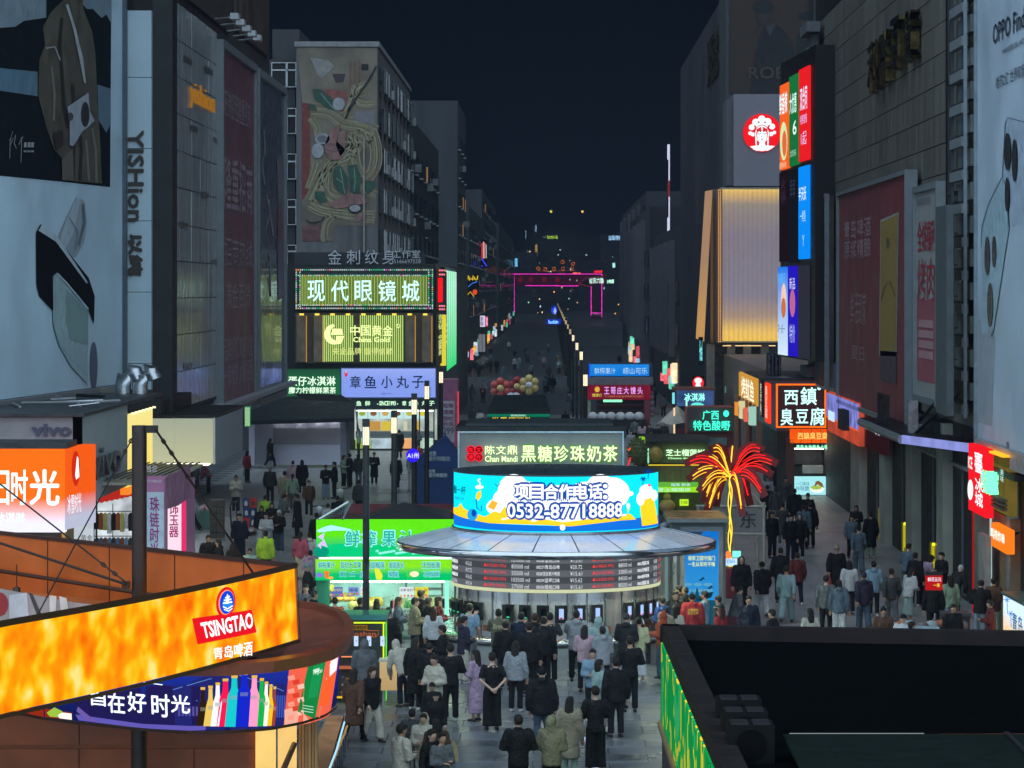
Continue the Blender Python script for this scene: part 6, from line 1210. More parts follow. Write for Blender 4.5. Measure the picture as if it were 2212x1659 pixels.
def sF(f): T(f,"半天妖",1732,405,1748,435,.14,em((210,240,255),1,False),bold=.03); T(f,"一烤鱼",1735,455,1747,480,.14,em((190,225,255),1,False)); T(f,"Y",1740,508,1744,532,.14,em((190,225,255),1,False))
scr(1729.5,1750.5,362,560,(5,135,240),1,sF)
def sG(f): T(f,"清爽夏日",1686,590,1703,612,.14,em((90,190,255),1,False)); f.disc(pS_,1699,650,6,38,.13,em((235,200,180),1,False)); f.disc(pS_,1699,665,5,22,.14,em((190,110,70),1,False)); T(f,"买一送一",1686,700,1702,718,.14,em((60,90,120),.8,False))
scr(1685,1704,577,765,(215,235,250),.95,sG,c2=(20,120,230))
def sH(f): T(f,"新品",1712,600,1724,625,.14,em((225,225,255),1,False)); f.disc(pS_,1718,655,6,30,.13,em((200,110,160),.8,False)); T(f,"特价",1712,700,1724,740,.14,em((190,200,255),1,False))
scr(1706.5,1726,575,768,(35,20,190),.9,sH)
scr(1728.5,1749.5,574,772,(62,62,78),.45)
b = MB(); b.box(tuple(pS_.w(0,z_lo-1.1,-1.4)),tuple(pS_.w(pS_.L+1.5,z_lo-.05,-2.4)),pm((.1,.14,.24),.6)); part(t,"support_wall",b)
# ================================================================ right long facade
XR = 12.2; pZ = Pl((XR,156),(XR,78)); t = thing("department_store","dark tiled department store wall with bronze rooftop characters and hoardings","building",(16,110,0))
b = MB(); b.box((XR+.06,70,0),(XR+14,150,34),dark); part(t,"wall",b)
cl1 = pm((.15,.145,.125),.55,ns=.8,na=.3,streak=True,rnd=.12); me_ = None; Z0 = 5.2; rr = random.Random(21)
b = MB(); b.add([(0,0,0),(0,-3.17,0),(0,-3.17,.93),(0,0,.93),(-.05,-.01,.01),(-.05,-3.16,.01),(-.05,-3.16,.92),(-.05,-.01,.92)],[(4,5,6,7),(0,1,5,4),(1,2,6,5),(2,3,7,6),(3,0,4,7)],cl1); cme = b.mesh()
for j in range(17):
    for i in range(17):
        o = bpy.data.objects.new("stone_panel",cme); col.objects.link(o); o.parent = t; o.location = Vector((XR+.05+rr.uniform(0,.008),148-i*3.2-(1.6 if j % 2 else 0),Z0+j*.95))-Vector(t.location)
b = MB()
for i,ch in enumerate("利群百货"):
    u0 = 1873+i*24.5+(i > 2)*4; dv = [98,75,47,30][i]; y0,y1 = FPX*XR/(u0-U0),FPX*XR/(u0+18-U0); p_ = Pl((XR-.35,y0),(XR-.35,y1)); b.text(p_,ch,u0,dv,u0+19,dv+108,0,pm((.13,.1,.04),.25,1.0),ext=.3,bold=.03)
part(t,"bronze_lettering",b)
b = MB(); x = pZ.px(2070,0)[0]; b.tube([pZ.w(x,7.5,.25),pZ.w(x,22,.25)],.13,blackm,10); part(t,"drain_pipe",b)
for z in (8.5,12,15.3): b = MB(); b.lbox(pZ,x-.25,z,x+.9,z+.12,0,.35,pole_m); part(t,"pipe_bracket",b)
def redb(b,p):
    tx = pm((.5,.3,.33),.6); b.text(p,"青岛啤酒\n原浆精酿",1824,480,1882,560,.02,tx,bold=.05); b.text(p,"鲜活到家",1838,630,1872,700,.02,tx); b.text(p,"夏日",1840,745,1868,775,.02,tx)
    b.poly(p,[(1903,475),(1943,458),(1938,770),(1900,768)],.02,pm((.42,.45,.42),.6)); b.poly(p,[(1905,480),(1941,463),(1936,758),(1902,758)],.03,pm((.4,.27,.07),.6)); b.poly(p,[(1902,758),(1938,760),(1937,830),(1903,820)],.02,pm((.1,.07,.09),.6)); b.line(p,[(1906,648),(1914,618),(1924,606),(1936,640)],3,.04,pm((.2,.1,.05),.6)); b.disc(p,1920,525,4,12,.04,pm((.15,.14,.06),.6))
wallboard("faded red billboard with a yellow can on the department store wall",1813,1961,424,862,XR-.45,pm((.25,.05,.065),.55,ns=.6,na=.2),redb,.15,"hoardings on the department store")
def pinkb(b,p):
    b.poly(p,[(1982,640),(2000,650),(2026,640),(2026,830),(1982,820)],.02,pm((.4,.1,.13),.6)); b.text(p,"全城福利",1983,480,2022,545,.03,pm((.45,.04,.06),.6),bold=.03); b.text(p,"烤肉",1983,560,2020,650,.03,pm((.45,.04,.06),.6)); b.text(p,"青岛名片",1982,430,2010,445,.03,pm((.15,.16,.2),.6))
    for i in range(4): b.pbox(p,1987,690+i*22,2018,706+i*22,.03,.04,pm((.5,.3,.32),.6))
wallboard("narrow pink and pale billboard right of the faded red one",1980,2028,418,850,XR-.45,pm((.36,.37,.37),.55),pinkb,.2,"hoardings on the department store")
t_ = thing("dark_hoarding","unlit narrow hoarding left of the faded red billboard","billboard",tuple(pZ.w(pZ.px(1795,0)[0],6))); b = MB(); b.pbox(pZ,1785,430,1806,830,.1,.4,pm((.09,.075,.07),.6,ns=.8,na=.5)); part(t_,"panel",b); b = MB(); b.frame(pZ,1786,431,1806,829,.12,.3,.5,pm((.2,.22,.25),.5)); part(t_,"frame",b)
for vv0 in range(60,840,56):
    b = MB(); b.pbox(pZ,1766,vv0,1781,vv0+22,.2,.8,pm((.13,.14,.16),.5)); b.pbox(pZ,1769,vv0+22,1778,vv0+56,.2,.5,pm((.1,.11,.13),.5)); solo("riser_box","%s grey clamp box from the top of the riser beside the led screens" % ['first','second','third','fourth','fifth','sixth','seventh','eighth','ninth','tenth','eleventh','twelfth','thirteenth','fourteenth'][(vv0-60)//56],"riser",b,tuple(pZ.w(pZ.px(1772,0)[0],9)),"clamp boxes of the wall riser")
b = MB(); b.lbox(Pl((XR-.75,FPX*(XR-.75)/(2036-U0)),(XR-.75,FPX*(XR-.75)/(2060-U0))),0,5.6,2.6,11.6,0,.2,pm((.09,.11,.12),.6)); solo("grey_fin","tall grey fin right of the narrow pink billboard","wall fin",b,(XR-.75,100,5.6))
# ladder-like light rack + phone billboard
t = thing("phone_billboard","pale blue OPPO billboard of two phones at the right edge","billboard",(12,88,5.3),"hoardings on the department store"); po_ = Pl((12.0,FPX*12/(2112-U0)),(12.0,76)); 
b = MB(); zb_ = po_.px(2112,945)[1]; b.lbox(po_,0,zb_,po_.L,22,-.4,0,pm((.5,.61,.72),.42,ns=.4,na=.1,spec=.5,bump=.2,bs=1.5)); part(t,"panel",b)
b = MB(); b.lbox(po_,-.1,zb_-.5,po_.L,zb_-.01,-.4,.1,pm((.4,.42,.42),.4,.4,ns=4,na=.3,bump=1,bs=4)); b.lbox(po_,-.12,zb_,-.01,22,-.4,.1,pm((.2,.25,.28),.5)); part(t,"frame",b)
kk = 1.658*1.8517; G = lambda x,y: (3200/1.8517+x/kk,y/kk); G2 = lambda x,y: (3300/1.8517+x/(1.6595*1.8517),1000/1.8517+y/(1.6595*1.8517))
b = MB(); dk_ = pm((.03,.035,.05),.4); b.text(po_,"OPPO Find X9",*G(1285,165),2240,150,.03,dk_,bold=.01,local=(po_.px(*G(1285,300))[0],po_.px(*G(1285,300))[1],po_.px(2240,0)[0],po_.px(*G(1285,165))[1])); 
b.text(po_,"哈苏2亿 世界和我看见",0,0,0,0,.03,dk_,local=(po_.px(*G(1305,0))[0],po_.px(*G(1305,595))[1],po_.px(2235,0)[0],po_.px(*G(1305,510))[1])); b.text(po_,"HASSELBLAD",0,0,0,0,.03,dk_,local=(po_.px(*G(1350,0))[0],po_.px(*G(1350,360))[1],po_.px(2215,0)[0],po_.px(*G(1350,325))[1])); part(t,"lettering",b)
b = MB(); ol = pm((.12,.15,.18),.5); ph_ = pm((.44,.54,.66),.4); ph2 = pm((.4,.56,.64),.4)
L = [G(1345,1180),G(1365,820),G(1380,780),G(1500,810),(2225,270),(2225,500),G(1440,1480),G(1410,1500),G(1390,1400)]; b.poly(po_,L,.01,ph_); b.line(po_,L[:4]+[(2222,266)],1.6,.02,ol)
L = [G(1215,1500),G(1260,1350),G(1345,1180),G(1375,1230),G(1395,1500),G2(1120,560),G2(1060,540),G2(1045,60)]; b.poly(po_,L,.03,ph2); b.line(po_,[G(1210,1640),G(1215,1500),G(1260,1350),G(1345,1180),G(1375,1230),G(1392,1500)],1.6,.04,ol)
for x,y,rx,ry in ((1386,1005,22,125),(1433,1062,17,142),(1384,1290,15,115)): b.disc(po_,*G(x,y),rx/kk,ry/kk,.05,pm((.03,.03,.035),.3))
for x,y,rx,ry in ((1088,40,18,130),(1133,10,14,105),(1106,365,20,147)): b.disc(po_,*G2(x,y),rx/3.07,ry/3.07,.05,pm((.07,.06,.065),.3))
b.disc(po_,*G2(1106,530),5,12,.045,pm((.35,.45,.5),.4)); b.poly(po_,[G2(1045,560),G2(1130,560),G2(1110,1170),G2(1002,1140),G2(1002,300)],.005,pm((.38,.44,.48),.45)); part(t,"phone_print",b)
t = thing("light_rack","ladder-like metal rack of floodlight boxes left of the phone billboard","rack",tuple(pZ.w(pZ.px(2092,0)[0],6)))
xa,xb = pZ.px(2079,0)[0],pZ.px(2108,0)[0]; b = MB(); b.lbox(pZ,xa,5.5,xa+.06,22,.25,.35,pm((.05,.06,.07),.5)); b.lbox(pZ,xb-.06,5.5,xb,22,.25,.35,pm((.25,.3,.33),.5)); b.lbox(pZ,xa+(xb-xa)*.45,5.5,xa+(xb-xa)*.6,22,.12,.2,pm((.04,.09,.13),.5)); part(t,"rail",b)
for i in range(17):
    z = 5.9+i*.965; b = MB(); b.lbox(pZ,xa+.06,z,xb-.06,z+.06,.2,.32,dark); part(t,"rung",b)
    b = MB(); b.lbox(pZ,xa+.1,z-.3,xb-.1,z-.02,.2,.4,pm((.2,.23,.25),.5,ns=4)); part(t,"flood_box",b)
    b = MB(); b.lbox(pZ,xa+.12,z+.1,xa+(xb-xa)*.4,z+.6,.05,.15,pm((.14,.17,.18),.5)); b.lbox(pZ,xa+(xb-xa)*.65,z+.1,xb-.1,z+.6,.05,.15,pm((.16,.19,.2),.5)); part(t,"panel",b)
# lower wall: columns, doorways, signs
t = thing("arcade_front","dark ground floor shop fronts between pale columns on the right","shop front",(XR,110,0))
for i,(a0,a1,v0) in enumerate(((1851,1858,958),(1861,1870,980),(1914,1924,985),(1972,1986,965),(2040,2054,965))):
    b = MB(); x = pZ.px(a0,0)[0]; x1_ = pZ.px(a1,0)[0]; b.lbox(pZ,x,0,x1_,5.1,-.3,.25,pm((.36,.36,.3),.6,ns=1,na=.2)); part(t,"column",b)
for a0,a1 in ((1874,1912),(1926,1970),(1990,2038),(2058,2096)):
    b = MB(); x = pZ.px(a0,0)[0]; x1_ = pZ.px(a1,0)[0]; b.lbox(pZ,x,.1,x1_,3.9,-.3,-.1,glass); dd = part(t,"glass_door",b)
    b = MB(); b.lbox(pZ,x,3.9,x1_,4.0,-.3,.12,pm((.25,.26,.26),.5)); b.lbox(pZ,(x+x1_)/2,.1,(x+x1_)/2+.07,3.9,-.1,.0,pm((.1,.12,.12),.5)); part(dd,"door_frame",b)
b = MB(); b.lbox(pZ,pZ.px(1926,0)[0],4.0,pZ.px(1970,0)[0],5.1,-.1,.2,pm((.16,.17,.2),.5)); b.lbox(pZ,pZ.px(1990,0)[0],4.0,pZ.px(2038,0)[0],5.1,-.1,.2,pm((.035,.04,.045),.5)); part(t,"fascia_panel",b)
b = MB(); x = pZ.px(2013,0)[0]; b.text(pZ,"花甲",0,0,0,0,.45,pm((.25,.2,.22),.4),col_=True,local=(x,4.1,x+1,4.9),ext=.15,bold=.03); part(t,"lettering",b)
t_ = litsign("shop_sign","long glossy sign fading from blue-violet to orange behind the wall",1788,846,1856,930,0,(225,90,60),.55,X=11.7,noise=.35)
pU = Pl((11.68,FPX*11.7/(1788-U0)),(11.68,FPX*11.7/(1856-U0))); b = MB(); b.pbox(pU,1788,848,1856,898,.02,.05,em((130,135,215),.75,noise=.5)); b.pbox(pU,1788,899,1856,901,.02,.06,em((255,100,50),.8)); b.pbox(pU,1826,882,1838,925,.06,.3,dark); b.pbox(pU,1794,886,1806,906,.06,.1,em((200,235,255),.9)); part(t_,"blue_panel",b)
t_ = litsign("shop_sign","unlit maroon fascia with white CINCON letters over a doorway",1871,868,1909,965,0,(52,24,28),.55,X=11.85)
pV = Pl((11.83,FPX*11.85/(1871-U0)),(11.83,FPX*11.85/(1909-U0))); b = MB(); b.text(pV,"CINCON雷客",1872,900,1907,927,.1,em((190,200,200),.6,False),bold=.03); part(t_,"lettering",b)
# canopy with clutter
t = thing("entrance_canopy","black entrance canopy with a pale violet lit edge and rails on top","canopy",(11.6,103,4.2)); zc = P(1960,938,99)[2]
b = MB(); cq = [(10.7,99.1),(12.15,93.4),(12.22,112),(10.7,112)]; b.add([(x,y,z) for z in (zc-.3,zc) for x,y in cq],[(3,2,1,0),(4,5,6,7),(0,1,5,4),(1,2,6,5),(2,3,7,6),(3,0,4,7)],blackm); part(t,"slab",b)
b = MB(); b.lbox(Pl((10.75,98.9),(12.12,93.5)),0,zc-.28,5.55,zc-.02,.01,.05,em((150,160,235),.72,noise=.2)); part(t,"lit_edge",b)
b = MB(); b.tube([(10.72,98.95,zc-.16),(10.72,112,zc-.16)],.14,pm((.3,.32,.35),.4,.5),10); part(t,"side_pipe",b)
for i in range(8): b = MB(); y = 104.5-i*.5+3; b.tube([(10.85,y,zc),(10.85,y,zc+1.0)],.025,pole_m,5); part(t,"rail_post",b)
b = MB(); b.tube([(10.85,107.6,zc+1.0),(10.85,103.8,zc+1.0)],.03,pole_m,5); b.tube([(10.85,107.6,zc+.1),(10.85,103.8,zc+.1)],.03,pole_m,5); part(t,"rail",b)
b = MB(); b.tube([(11.2,101,zc),(12.1,96,zc+1.9)],.05,blackm,6); b.tube([(11.2,99.6,zc),(12.1,95,zc+1.5)],.05,blackm,6); part(t,"strut",b)
b = MB(); b.box((11.0,99.7,zc),(11.3,100,zc+1.0),pm((.3,.3,.32),.3,.6)); b.box((11.8,99.4,zc),(12.5,101,zc+.35),dark); part(t,"roof_unit",b)
b = MB(); b.box((12.0,94.5,zc+1.1),(12.25,96.5,zc+1.8),blackm); part(t,"wall_unit",b)
# yellow standing boards
for i,(u,vb,l_) in enumerate(((1853,1112,"farthest of the yellow boards standing against the dark shop fronts"),(1906,1155,"second yellow board from the far end, by the glass doors"),(1958,1190,"third yellow board from the far end, behind the blue-grey jacket"),(2020,1240,"nearest wide yellow board, behind the man in black at the cart"),(2099,1280,"thin yellow board next to the red pillar"))):
    Y = GY(vb+10); X = (u-U0)*Y/FPX; t = thing("standing_board",l_,"board",(X,Y,0),"yellow boards along the arcade"); b = MB(); b.box((X-.14,Y-.3,0),(X+.2,Y+.3,1.15),pm((.62,.42,.05),.5)); part(t,"panel",b)
    b = MB(); b.box((X-.14,Y-.32,.05),(X-.121,Y-.16,1.13),em((205,195,20),.7)); b.box((X-.11,Y-.33,.3),(X-.06,Y-.302,1.1),em((205,195,20),.7)); part(t,"yellow_edge",b)
    b = MB(); b.blob((X-.09,Y-.34,1.12),(.05,.03,.05),em((245,245,30),1.6),8,5); b.blob((X+.04,Y-.34,1.12),(.05,.03,.05),em((245,245,30),1.6),8,5); part(t,"lamp",b)
# right edge shops
t = litsign("shop_sign","red lightbox with white 蜜雪冰城 characters on the right edge",2092,957,2130,1100,0,(232,22,34),1,X=11.6)
pA = Pl((11.58,FPX*11.6/(2092-U0)),(11.58,FPX*11.6/(2130-U0))); b = MB(); b.text(pA,"蜜雪",2109,975,2126,1018,.05,em((255,235,240),1.2,False),bold=.05,col_=True); b.text(pA,"冰城",2110,1030,2127,1090,.05,em((255,235,240),1.2,False),bold=.05,col_=True); b.text(pA,"ICE",2095,985,2104,1010,.05,em((255,235,240),1.1,False),bold=.05); b.disc(pA,2100,1058,6,22,.05,em((235,245,255),1.1,False)); part(t,"lettering",b)
t = litsign("shop_sign","olive fascia with glowing green 鸡排家 letters under an amber line",2131,968,2181,1092,0,(120,105,45),.6,X=11.9,noise=.25)
pA = Pl((11.88,FPX*11.9/(2131-U0)),(11.88,FPX*11.9/(2181-U0))); b = MB(); b.text(pA,"鸡排家",2142,1012,2166,1060,.3,em((120,255,190),1.3,False),bold=.05,ext=.2); b.text(pA,"美味",2169,1012,2176,1040,.1,em((190,240,230),1,False),col_=True); b.pbox(pA,2131,966,2181,970,0,.2,em((255,170,40),1.3)); b.pbox(pA,2132,975,2139,1080,.02,.1,em((150,200,175),.7)); part(t,"lettering",b)
b = MB(); 
for i in range(3): b.pbox(pA,2144,1064+i*9,2178,1070+i*9,.02,.15,pm((.08,.06,.04),.5))
part(t,"louvre",b)
t = litsign("shop_sign","orange lightbox of white characters low on the right edge",2141,1128,2175,1178,0,(250,120,25),1,[],X=11.7)
pA = Pl((11.68,FPX*11.7/(2141-U0)),(11.68,FPX*11.7/(2175-U0))); b = MB(); b.text(pA,"鸡排炸串",2143,1138,2173,1160,.04,em((255,240,225),1.2,False),bold=.05); part(t,"lettering",b)
t = thing("corner_shop","lit snack shop front with red pillar and large grey corner column at the right edge","shop front",(12,90,0))
b = MB(); b.box((11.95,88.5,0),(12.1,91.5,2.9),pm((.2,.2,.16),.4)); part(t,"glass_wall",b)
b = MB(); x = (2102-U0)*92/FPX; b.box((x,92,0),(x+.14,92.2,3.3),em((190,20,25),.6)); part(t,"red_pillar",b)
b = MB(); x = (2141-U0)*88/FPX; b.box((x,88.2,0),(x+.05,88.3,3.2),em((190,225,225),.7)); part(t,"light_strip",b)
b = MB(); b.tube([((2196-U0)*85/FPX+.0,85,0),((2196-U0)*85/FPX,85,5.2)],.27,pm((.25,.29,.33),.35,.5),24); part(t,"round_column",b)
b = MB(); b.box((12.0,84.6,0),(14,88.3,3.2),pm((.2,.14,.08),.5)); b.box((11.6,86.5,0),(11.75,88,2.6),pm((.28,.26,.24),.5)); part(t,"shop_wall",b)
b = MB(); c = P(2183,1156,84.5); b.blob(tuple(c),(.07,.1,.16),blackm,8,6); b.tube([c,c+Vector((.4,.2,.1))],.03,pole_m,5); part(t,"loudspeaker",b)
b = MB(); b.box((11.8,82.5,4.3),(14.5,90,4.45),blackm); part(t,"soffit",b)
t = thing("snack_counter","glowing beach-print counter reading 青岛 at the right edge above the black roof","counter",(11.2,78,0)); pA = Pl(((2167-U0)*80.5/FPX,80.5),((2240-U0)*76/FPX,76)); b = MB(); b.lbox(pA,0,.35,pA.L,1.62,-.4,0,em((250,200,120),.95,c2=(215,240,255),z=(.7,1.3))); part(t,"lightbox",b)
b = MB(); b.text(pA,"青岛",2190,1322,2212,1362,.04,em((30,110,160),.9,False),bold=.04)
for u,v in ((2178,1295),(2186,1325)):
    for a_ in range(0,360,60): b.line(pA,[(u,v),(u+7*math.cos(R(a_)),v+6*math.sin(R(a_)))],1.6,.03,em((60,140,225),.9,False))
    b.line(pA,[(u,v),(u+1,v+30)],1.6,.03,em((60,140,225),.9,False))
part(t,"lightbox_print",b); b = MB(); b.lbox(pA,-.05,1.63,pA.L,1.7,-.5,.05,pm((.05,.12,.1),.4)); part(t,"top",b)
# vendor cart, freezer
t = thing("ice_cream_freezer","pale blue ice-cream freezer with a curved glass lid behind the black roof","freezer",(9.3,76,0)); x0,x1 = (1967-U0)*76/FPX,(2029-U0)*76/FPX
b = MB(); b.box((x0,76,.05),(x1,76.7,1.1),pm((.28,.4,.48),.4)); part(t,"body",b); b = MB(); vs = [];
for i in range(7): a_ = R(i*30); vs += [(x0-.02,76.35-.37*math.cos(a_),1.11+.16*math.sin(a_)),(x1+.02,76.35-.37*math.cos(a_),1.11+.16*math.sin(a_))]
b.add(vs,[(2*i,2*i+1,2*i+3,2*i+2) for i in range(6)],pm((.3,.4,.44),.15,spec=.9)); part(t,"glass_lid",b)
b = MB(); pf_ = Pl((x0,75.98),(x1,75.98)); b.lpoly(pf_,[(.25,.75),(.5,.75),(.48,.82),(.4,.84),(.38,.9),(.36,.84),(.27,.82)],.01,pm((.05,.12,.12),.5)); b.text(pf_,"冰淇淋",0,0,0,0,.01,pm((.08,.15,.2),.5),local=(.15,.5,.6,.62)); part(t,"print",b)
t = thing("vendor_cart","street vendor's cart heaped with bags and a red printed sign","cart",(8.9,80,0)); b = MB(); b.box((8.3,79.6,.3),(10.2,80.6,.75),pm((.1,.09,.09),.5)); part(t,"body",b)
for i in range(8): b = MB(); b.blob((8.4+i*.25,79.9+(i % 3)*.2,.88),(.18,.17,.14),pm([(.3,.33,.34),(.3,.1,.05),(.2,.22,.24),(.12,.1,.1)][i % 4],.5,bump=1,bs=8),9,6); part(t,"bag",b)
b = MB(); p = Pl(((1711+298-U0-10)*82/FPX,82),((1711+298-U0+30)*82/FPX,82)); b.pbox(p,1999,1236,2037,1243,-.1,.02,dark); b.pbox(p,1999,1243,2036,1275,-.05,0,em((205,30,35),.6)); b.text(p,"鲜花五元",2004,1247,2033,1256,.02,em((250,225,235),.9,False),bold=.04); b.text(p,"一束",2016,1260,2030,1268,.02,em((250,220,70),.9,False),bold=.04); part(t,"sign",b); b = MB(); b.tube([p.w(.25,1.0,-.03),p.w(.25,0,-.03)],.03,alu,5); part(t,"sign_leg",b)
b = MB()
for xx in (8.42,10.05): b.tube([(xx,79.58,.22),(xx,79.5,.22)],.22,dark,14); b.tube([(xx,80.62,.22),(xx,80.7,.22)],.22,dark,14)
part(t,"wheel",b)
t = thing("rubbish_bin","dark wheeled bin standing between the cart and the lit corner shop","bin",(9.9,81,0)); b = MB(); b.box((9.85,81.2,.08),(10.5,81.9,1.0),pm((.02,.022,.025),.5)); part(t,"body",b); b = MB(); b.box((9.82,81.15,1.0),(10.53,81.95,1.08),pm((.04,.045,.05),.5)); part(t,"lid",b)
# ================================================================ near black roof
zr = 3.2; t = thing("kiosk_roof","big black flat kiosk roof with a lit green and yellow side filling the lower right","kiosk",(5,50,0)); rp = lambda u,v,z: Vector(((u-U0)/FPX*(FPX*(HC-z)/(v-V0)),FPX*(HC-z)/(v-V0),z))
A,B_,Cc,Dd = rp(1430,1348,zr),rp(2300,1363,zr),Vector((9.5,41.5,zr)),Vector((2.15,41.5,zr)); Dd2 = Vector((2.2,38,zr))
b = MB(); b.add([A+Vector((.3,-.3,-.25)),B_+Vector((0,-.3,-.25)),Cc+Vector((0,0,-.25)),Dd+Vector((.3,0,-.25))],[(0,3,2,1)],pm((.003,.0035,.004),1,spec=0)); part(t,"roof_deck",b)
pe = pm((.02,.016,.016),.8,ns=3,na=.3,spec=.1)
b = MB(); 
def beam(a,c,w_,h):
    d_ = (c-a).normalized(); n_ = Vector((-d_.y,d_.x,0))*w_; vs = [a,c,c-n_,a-n_]; vs = vs+[q_-Vector((0,0,h)) for q_ in vs]; b.add(vs,[(0,1,2,3),(0,4,5,1),(1,5,6,2),(2,6,7,3),(3,7,4,0)],pe)
beam(A,B_,.28,.3); beam(Dd2,A,.3,.3); part(t,"parapet",b)
b = MB()
for i in range(0): b.box((2.6,43+i*2.5,zr-.245),(9.3,43.04+i*2.5,zr-.2),pm((.012,.013,.014),.7))
b = MB()
for i in range(9): b = MB(); y = 41+i*2; b.box((A.x-.005,y,zr+.002),(A.x+.31,y+.02,zr+.006),blackm); part(t,"parapet_joint",b)
pq = Pl((A.x-.02,A.y),(Dd2.x-.02,Dd2.y)); z_b = rp(1420,1555,0).z if False else HC-(1555-V0)*A.y/FPX
b = MB(); gmat = bpy.data.materials.new("lit_print"); gmat.use_nodes = True; q_t = gmat.node_tree; q_t.nodes.clear(); o_ = q_t.nodes.new("ShaderNodeOutputMaterial"); e_ = q_t.nodes.new("ShaderNodeEmission"); g_ = q_t.nodes.new("ShaderNodeNewGeometry"); mp = q_t.nodes.new("ShaderNodeMapping"); n_ = q_t.nodes.new("ShaderNodeTexNoise"); cr = q_t.nodes.new("ShaderNodeValToRGB")
mp.inputs['Scale'].default_value = (.1,.4,.42); n_.inputs['Scale'].default_value = 1.0; n_.inputs['Detail'].default_value = 1; n_.inputs['Distortion'].default_value = 1.6
q_t.links.new(g_.outputs[0],mp.inputs[0]); q_t.links.new(mp.outputs[0],n_.inputs['Vector']); q_t.links.new(n_.outputs[0],cr.inputs[0]); q_t.links.new(cr.outputs[0],e_.inputs[0]); q_t.links.new(e_.outputs[0],o_.inputs[0]); e_.inputs[1].default_value = .95
cr.color_ramp.interpolation = 'CONSTANT'; el = cr.color_ramp.elements; el[0].color = (*lin((10,150,70)),1); el[1].position = .5; el[1].color = (*lin((235,215,40)),1); e2 = el.new(.57); e2.color = (*lin((10,165,80)),1); e2 = el.new(.47); e2.color = (*lin((20,175,80)),1); e2 = el.new(.66); e2.color = (*lin((60,190,120)),1)
b.lbox(pq,0,z_b,pq.L,zr-.31,-.1,0,gmat); part(t,"lit_side",b)
b = MB()
for i in range(60): x = .1+i*.33; b.lbox(pq,x,z_b,x+.03,zr-.32,.0,.008,em((15,110,55),.8,False))
part(t,"side_ribs",b,kind='stuff')
b = MB(); b.lbox(pq,-.05,z_b-.12,pq.L,z_b-.01,-.2,.06,pm((.25,.14,.08),.5)); b.lbox(pq,0,0,pq.L,z_b-.13,-.3,-.02,pm((.04,.035,.035),.6)); part(t,"base_wall",b)
b = MB(); b.box((2.5,A.y-.35,0),(9.5,A.y-.3,2.9),dark); part(t,"front_wall",b)
for i,(y,x) in enumerate(((45.6,2.33),(44.3,2.33),(43.0,2.33),(41.6,3.35))):
    if i == 3: continue
    ac = thing("air_conditioner",["farthest air-conditioner box on the black roof","middle air-conditioner box on the black roof","nearest air-conditioner box with its fan grille towards us"][i],"air conditioner",(x,y,2.95),"air conditioners on the black roof"); b = MB(); b.box((x,y-.3,2.95),(x+.62,y+.3,3.45),pm((.006,.007,.007),.8,spec=.1)); part(ac,"case",b)
    b = MB(); b.tube([(x+.31,y-.31,3.2),(x+.31,y-.33,3.2)],.2,pm((.004,.004,.004),.9,spec=.05),18); part(ac,"fan_grille",b); b = MB(); b.box((x+.05,y-.22,3.452),(x+.28,y+.22,3.47),dark); b.box((x+.34,y-.22,3.452),(x+.57,y+.22,3.47),dark); part(ac,"top_grille",b)
t = thing("rear_awning","dark green awning in front of the black roof, split by a slit of light","awning",(6,41,0)); b = MB(); b.box((3.1,36,3.22),(9.5,43.3,3.26),pm((.005,.011,.009),.9,spec=.1)); part(t,"cloth",b); b = MB(); b.box((6.05,36,3.262),(6.12,43.3,3.29),blackm); part(t,"seam_bar",b)
b = MB(); b.box((3.2,43.4,3.2),(5.0,43.46,3.25),em((150,160,165),.6)); b.box((5.2,43.4,3.2),(6.6,43.46,3.24),em((170,110,80),.5,noise=.6)); b.box((6.9,43.4,3.2),(9,43.46,3.24),em((110,130,130),.5,noise=.6)); part(t,"light_slit",b)
b = MB(); b.box((3.4,43.3,0),(9.5,43.38,3.0),dark); part(t,"wall",b)
# ================================================================ beer kiosk at lower left
tk = thing("tsingtao_kiosk","orange beer kiosk with a wedge screen reading TSINGTAO 青岛啤酒","kiosk",(-6.5,54,0))
om_ = pm((.55,.12,.02),.4,ns=.8,na=.25,bump=.1,bs=3); brn = pm((.05,.018,.01),.45,ns=2,na=.2)  # glow from behind the screen is put into the orange base colour
class Strip:
    bend = True
    def __init__(s,pts,flare=0.0,zref=0): s.pts = [Vector((p[0],p[1],0)) for p in pts]; s.cum = [0]; [s.cum.append(s.cum[-1]+(b_-a_).length) for a_,b_ in zip(s.pts,s.pts[1:])]; s.L = s.cum[-1]; s.fl = flare; s.zr = zref
    def seg(s,x):
        i = 0
        while i < len(s.cum)-2 and x > s.cum[i+1]: i += 1
        return i,(x-s.cum[i])/(s.cum[i+1]-s.cum[i])
    def w(s,x,y,d=0):
        i,t = s.seg(x); a,b_ = s.pts[i],s.pts[i+1]
        def nn(j): j = max(0,min(len(s.pts)-2,j)); q = (s.pts[j+1]-s.pts[j]).normalized(); return q.cross(Vector((0,0,1)))
        n0 = (nn(i-1)+nn(i)).normalized(); n1 = (nn(i)+nn(i+1)).normalized(); n = (n0*(1-t)+n1*t).normalized()
        return a.lerp(b_,t)+n*(d+s.fl*(y-s.zr))+Vector((0,0,y))
    def px(s,u,v):
        best = None
        for i in range(len(s.pts)-1):
            p = Pl(s.pts[i],s.pts[i+1]); x,z = p.px(u,v)
            if -1e-6 <= x <= p.L+1e-6: return (s.cum[i]+x,z)
            e = min(abs(x),abs(x-p.L))
            if best is None or e < best[0]: best = (e,s.cum[i]+min(max(x,0),p.L),z)
        return best[1:]
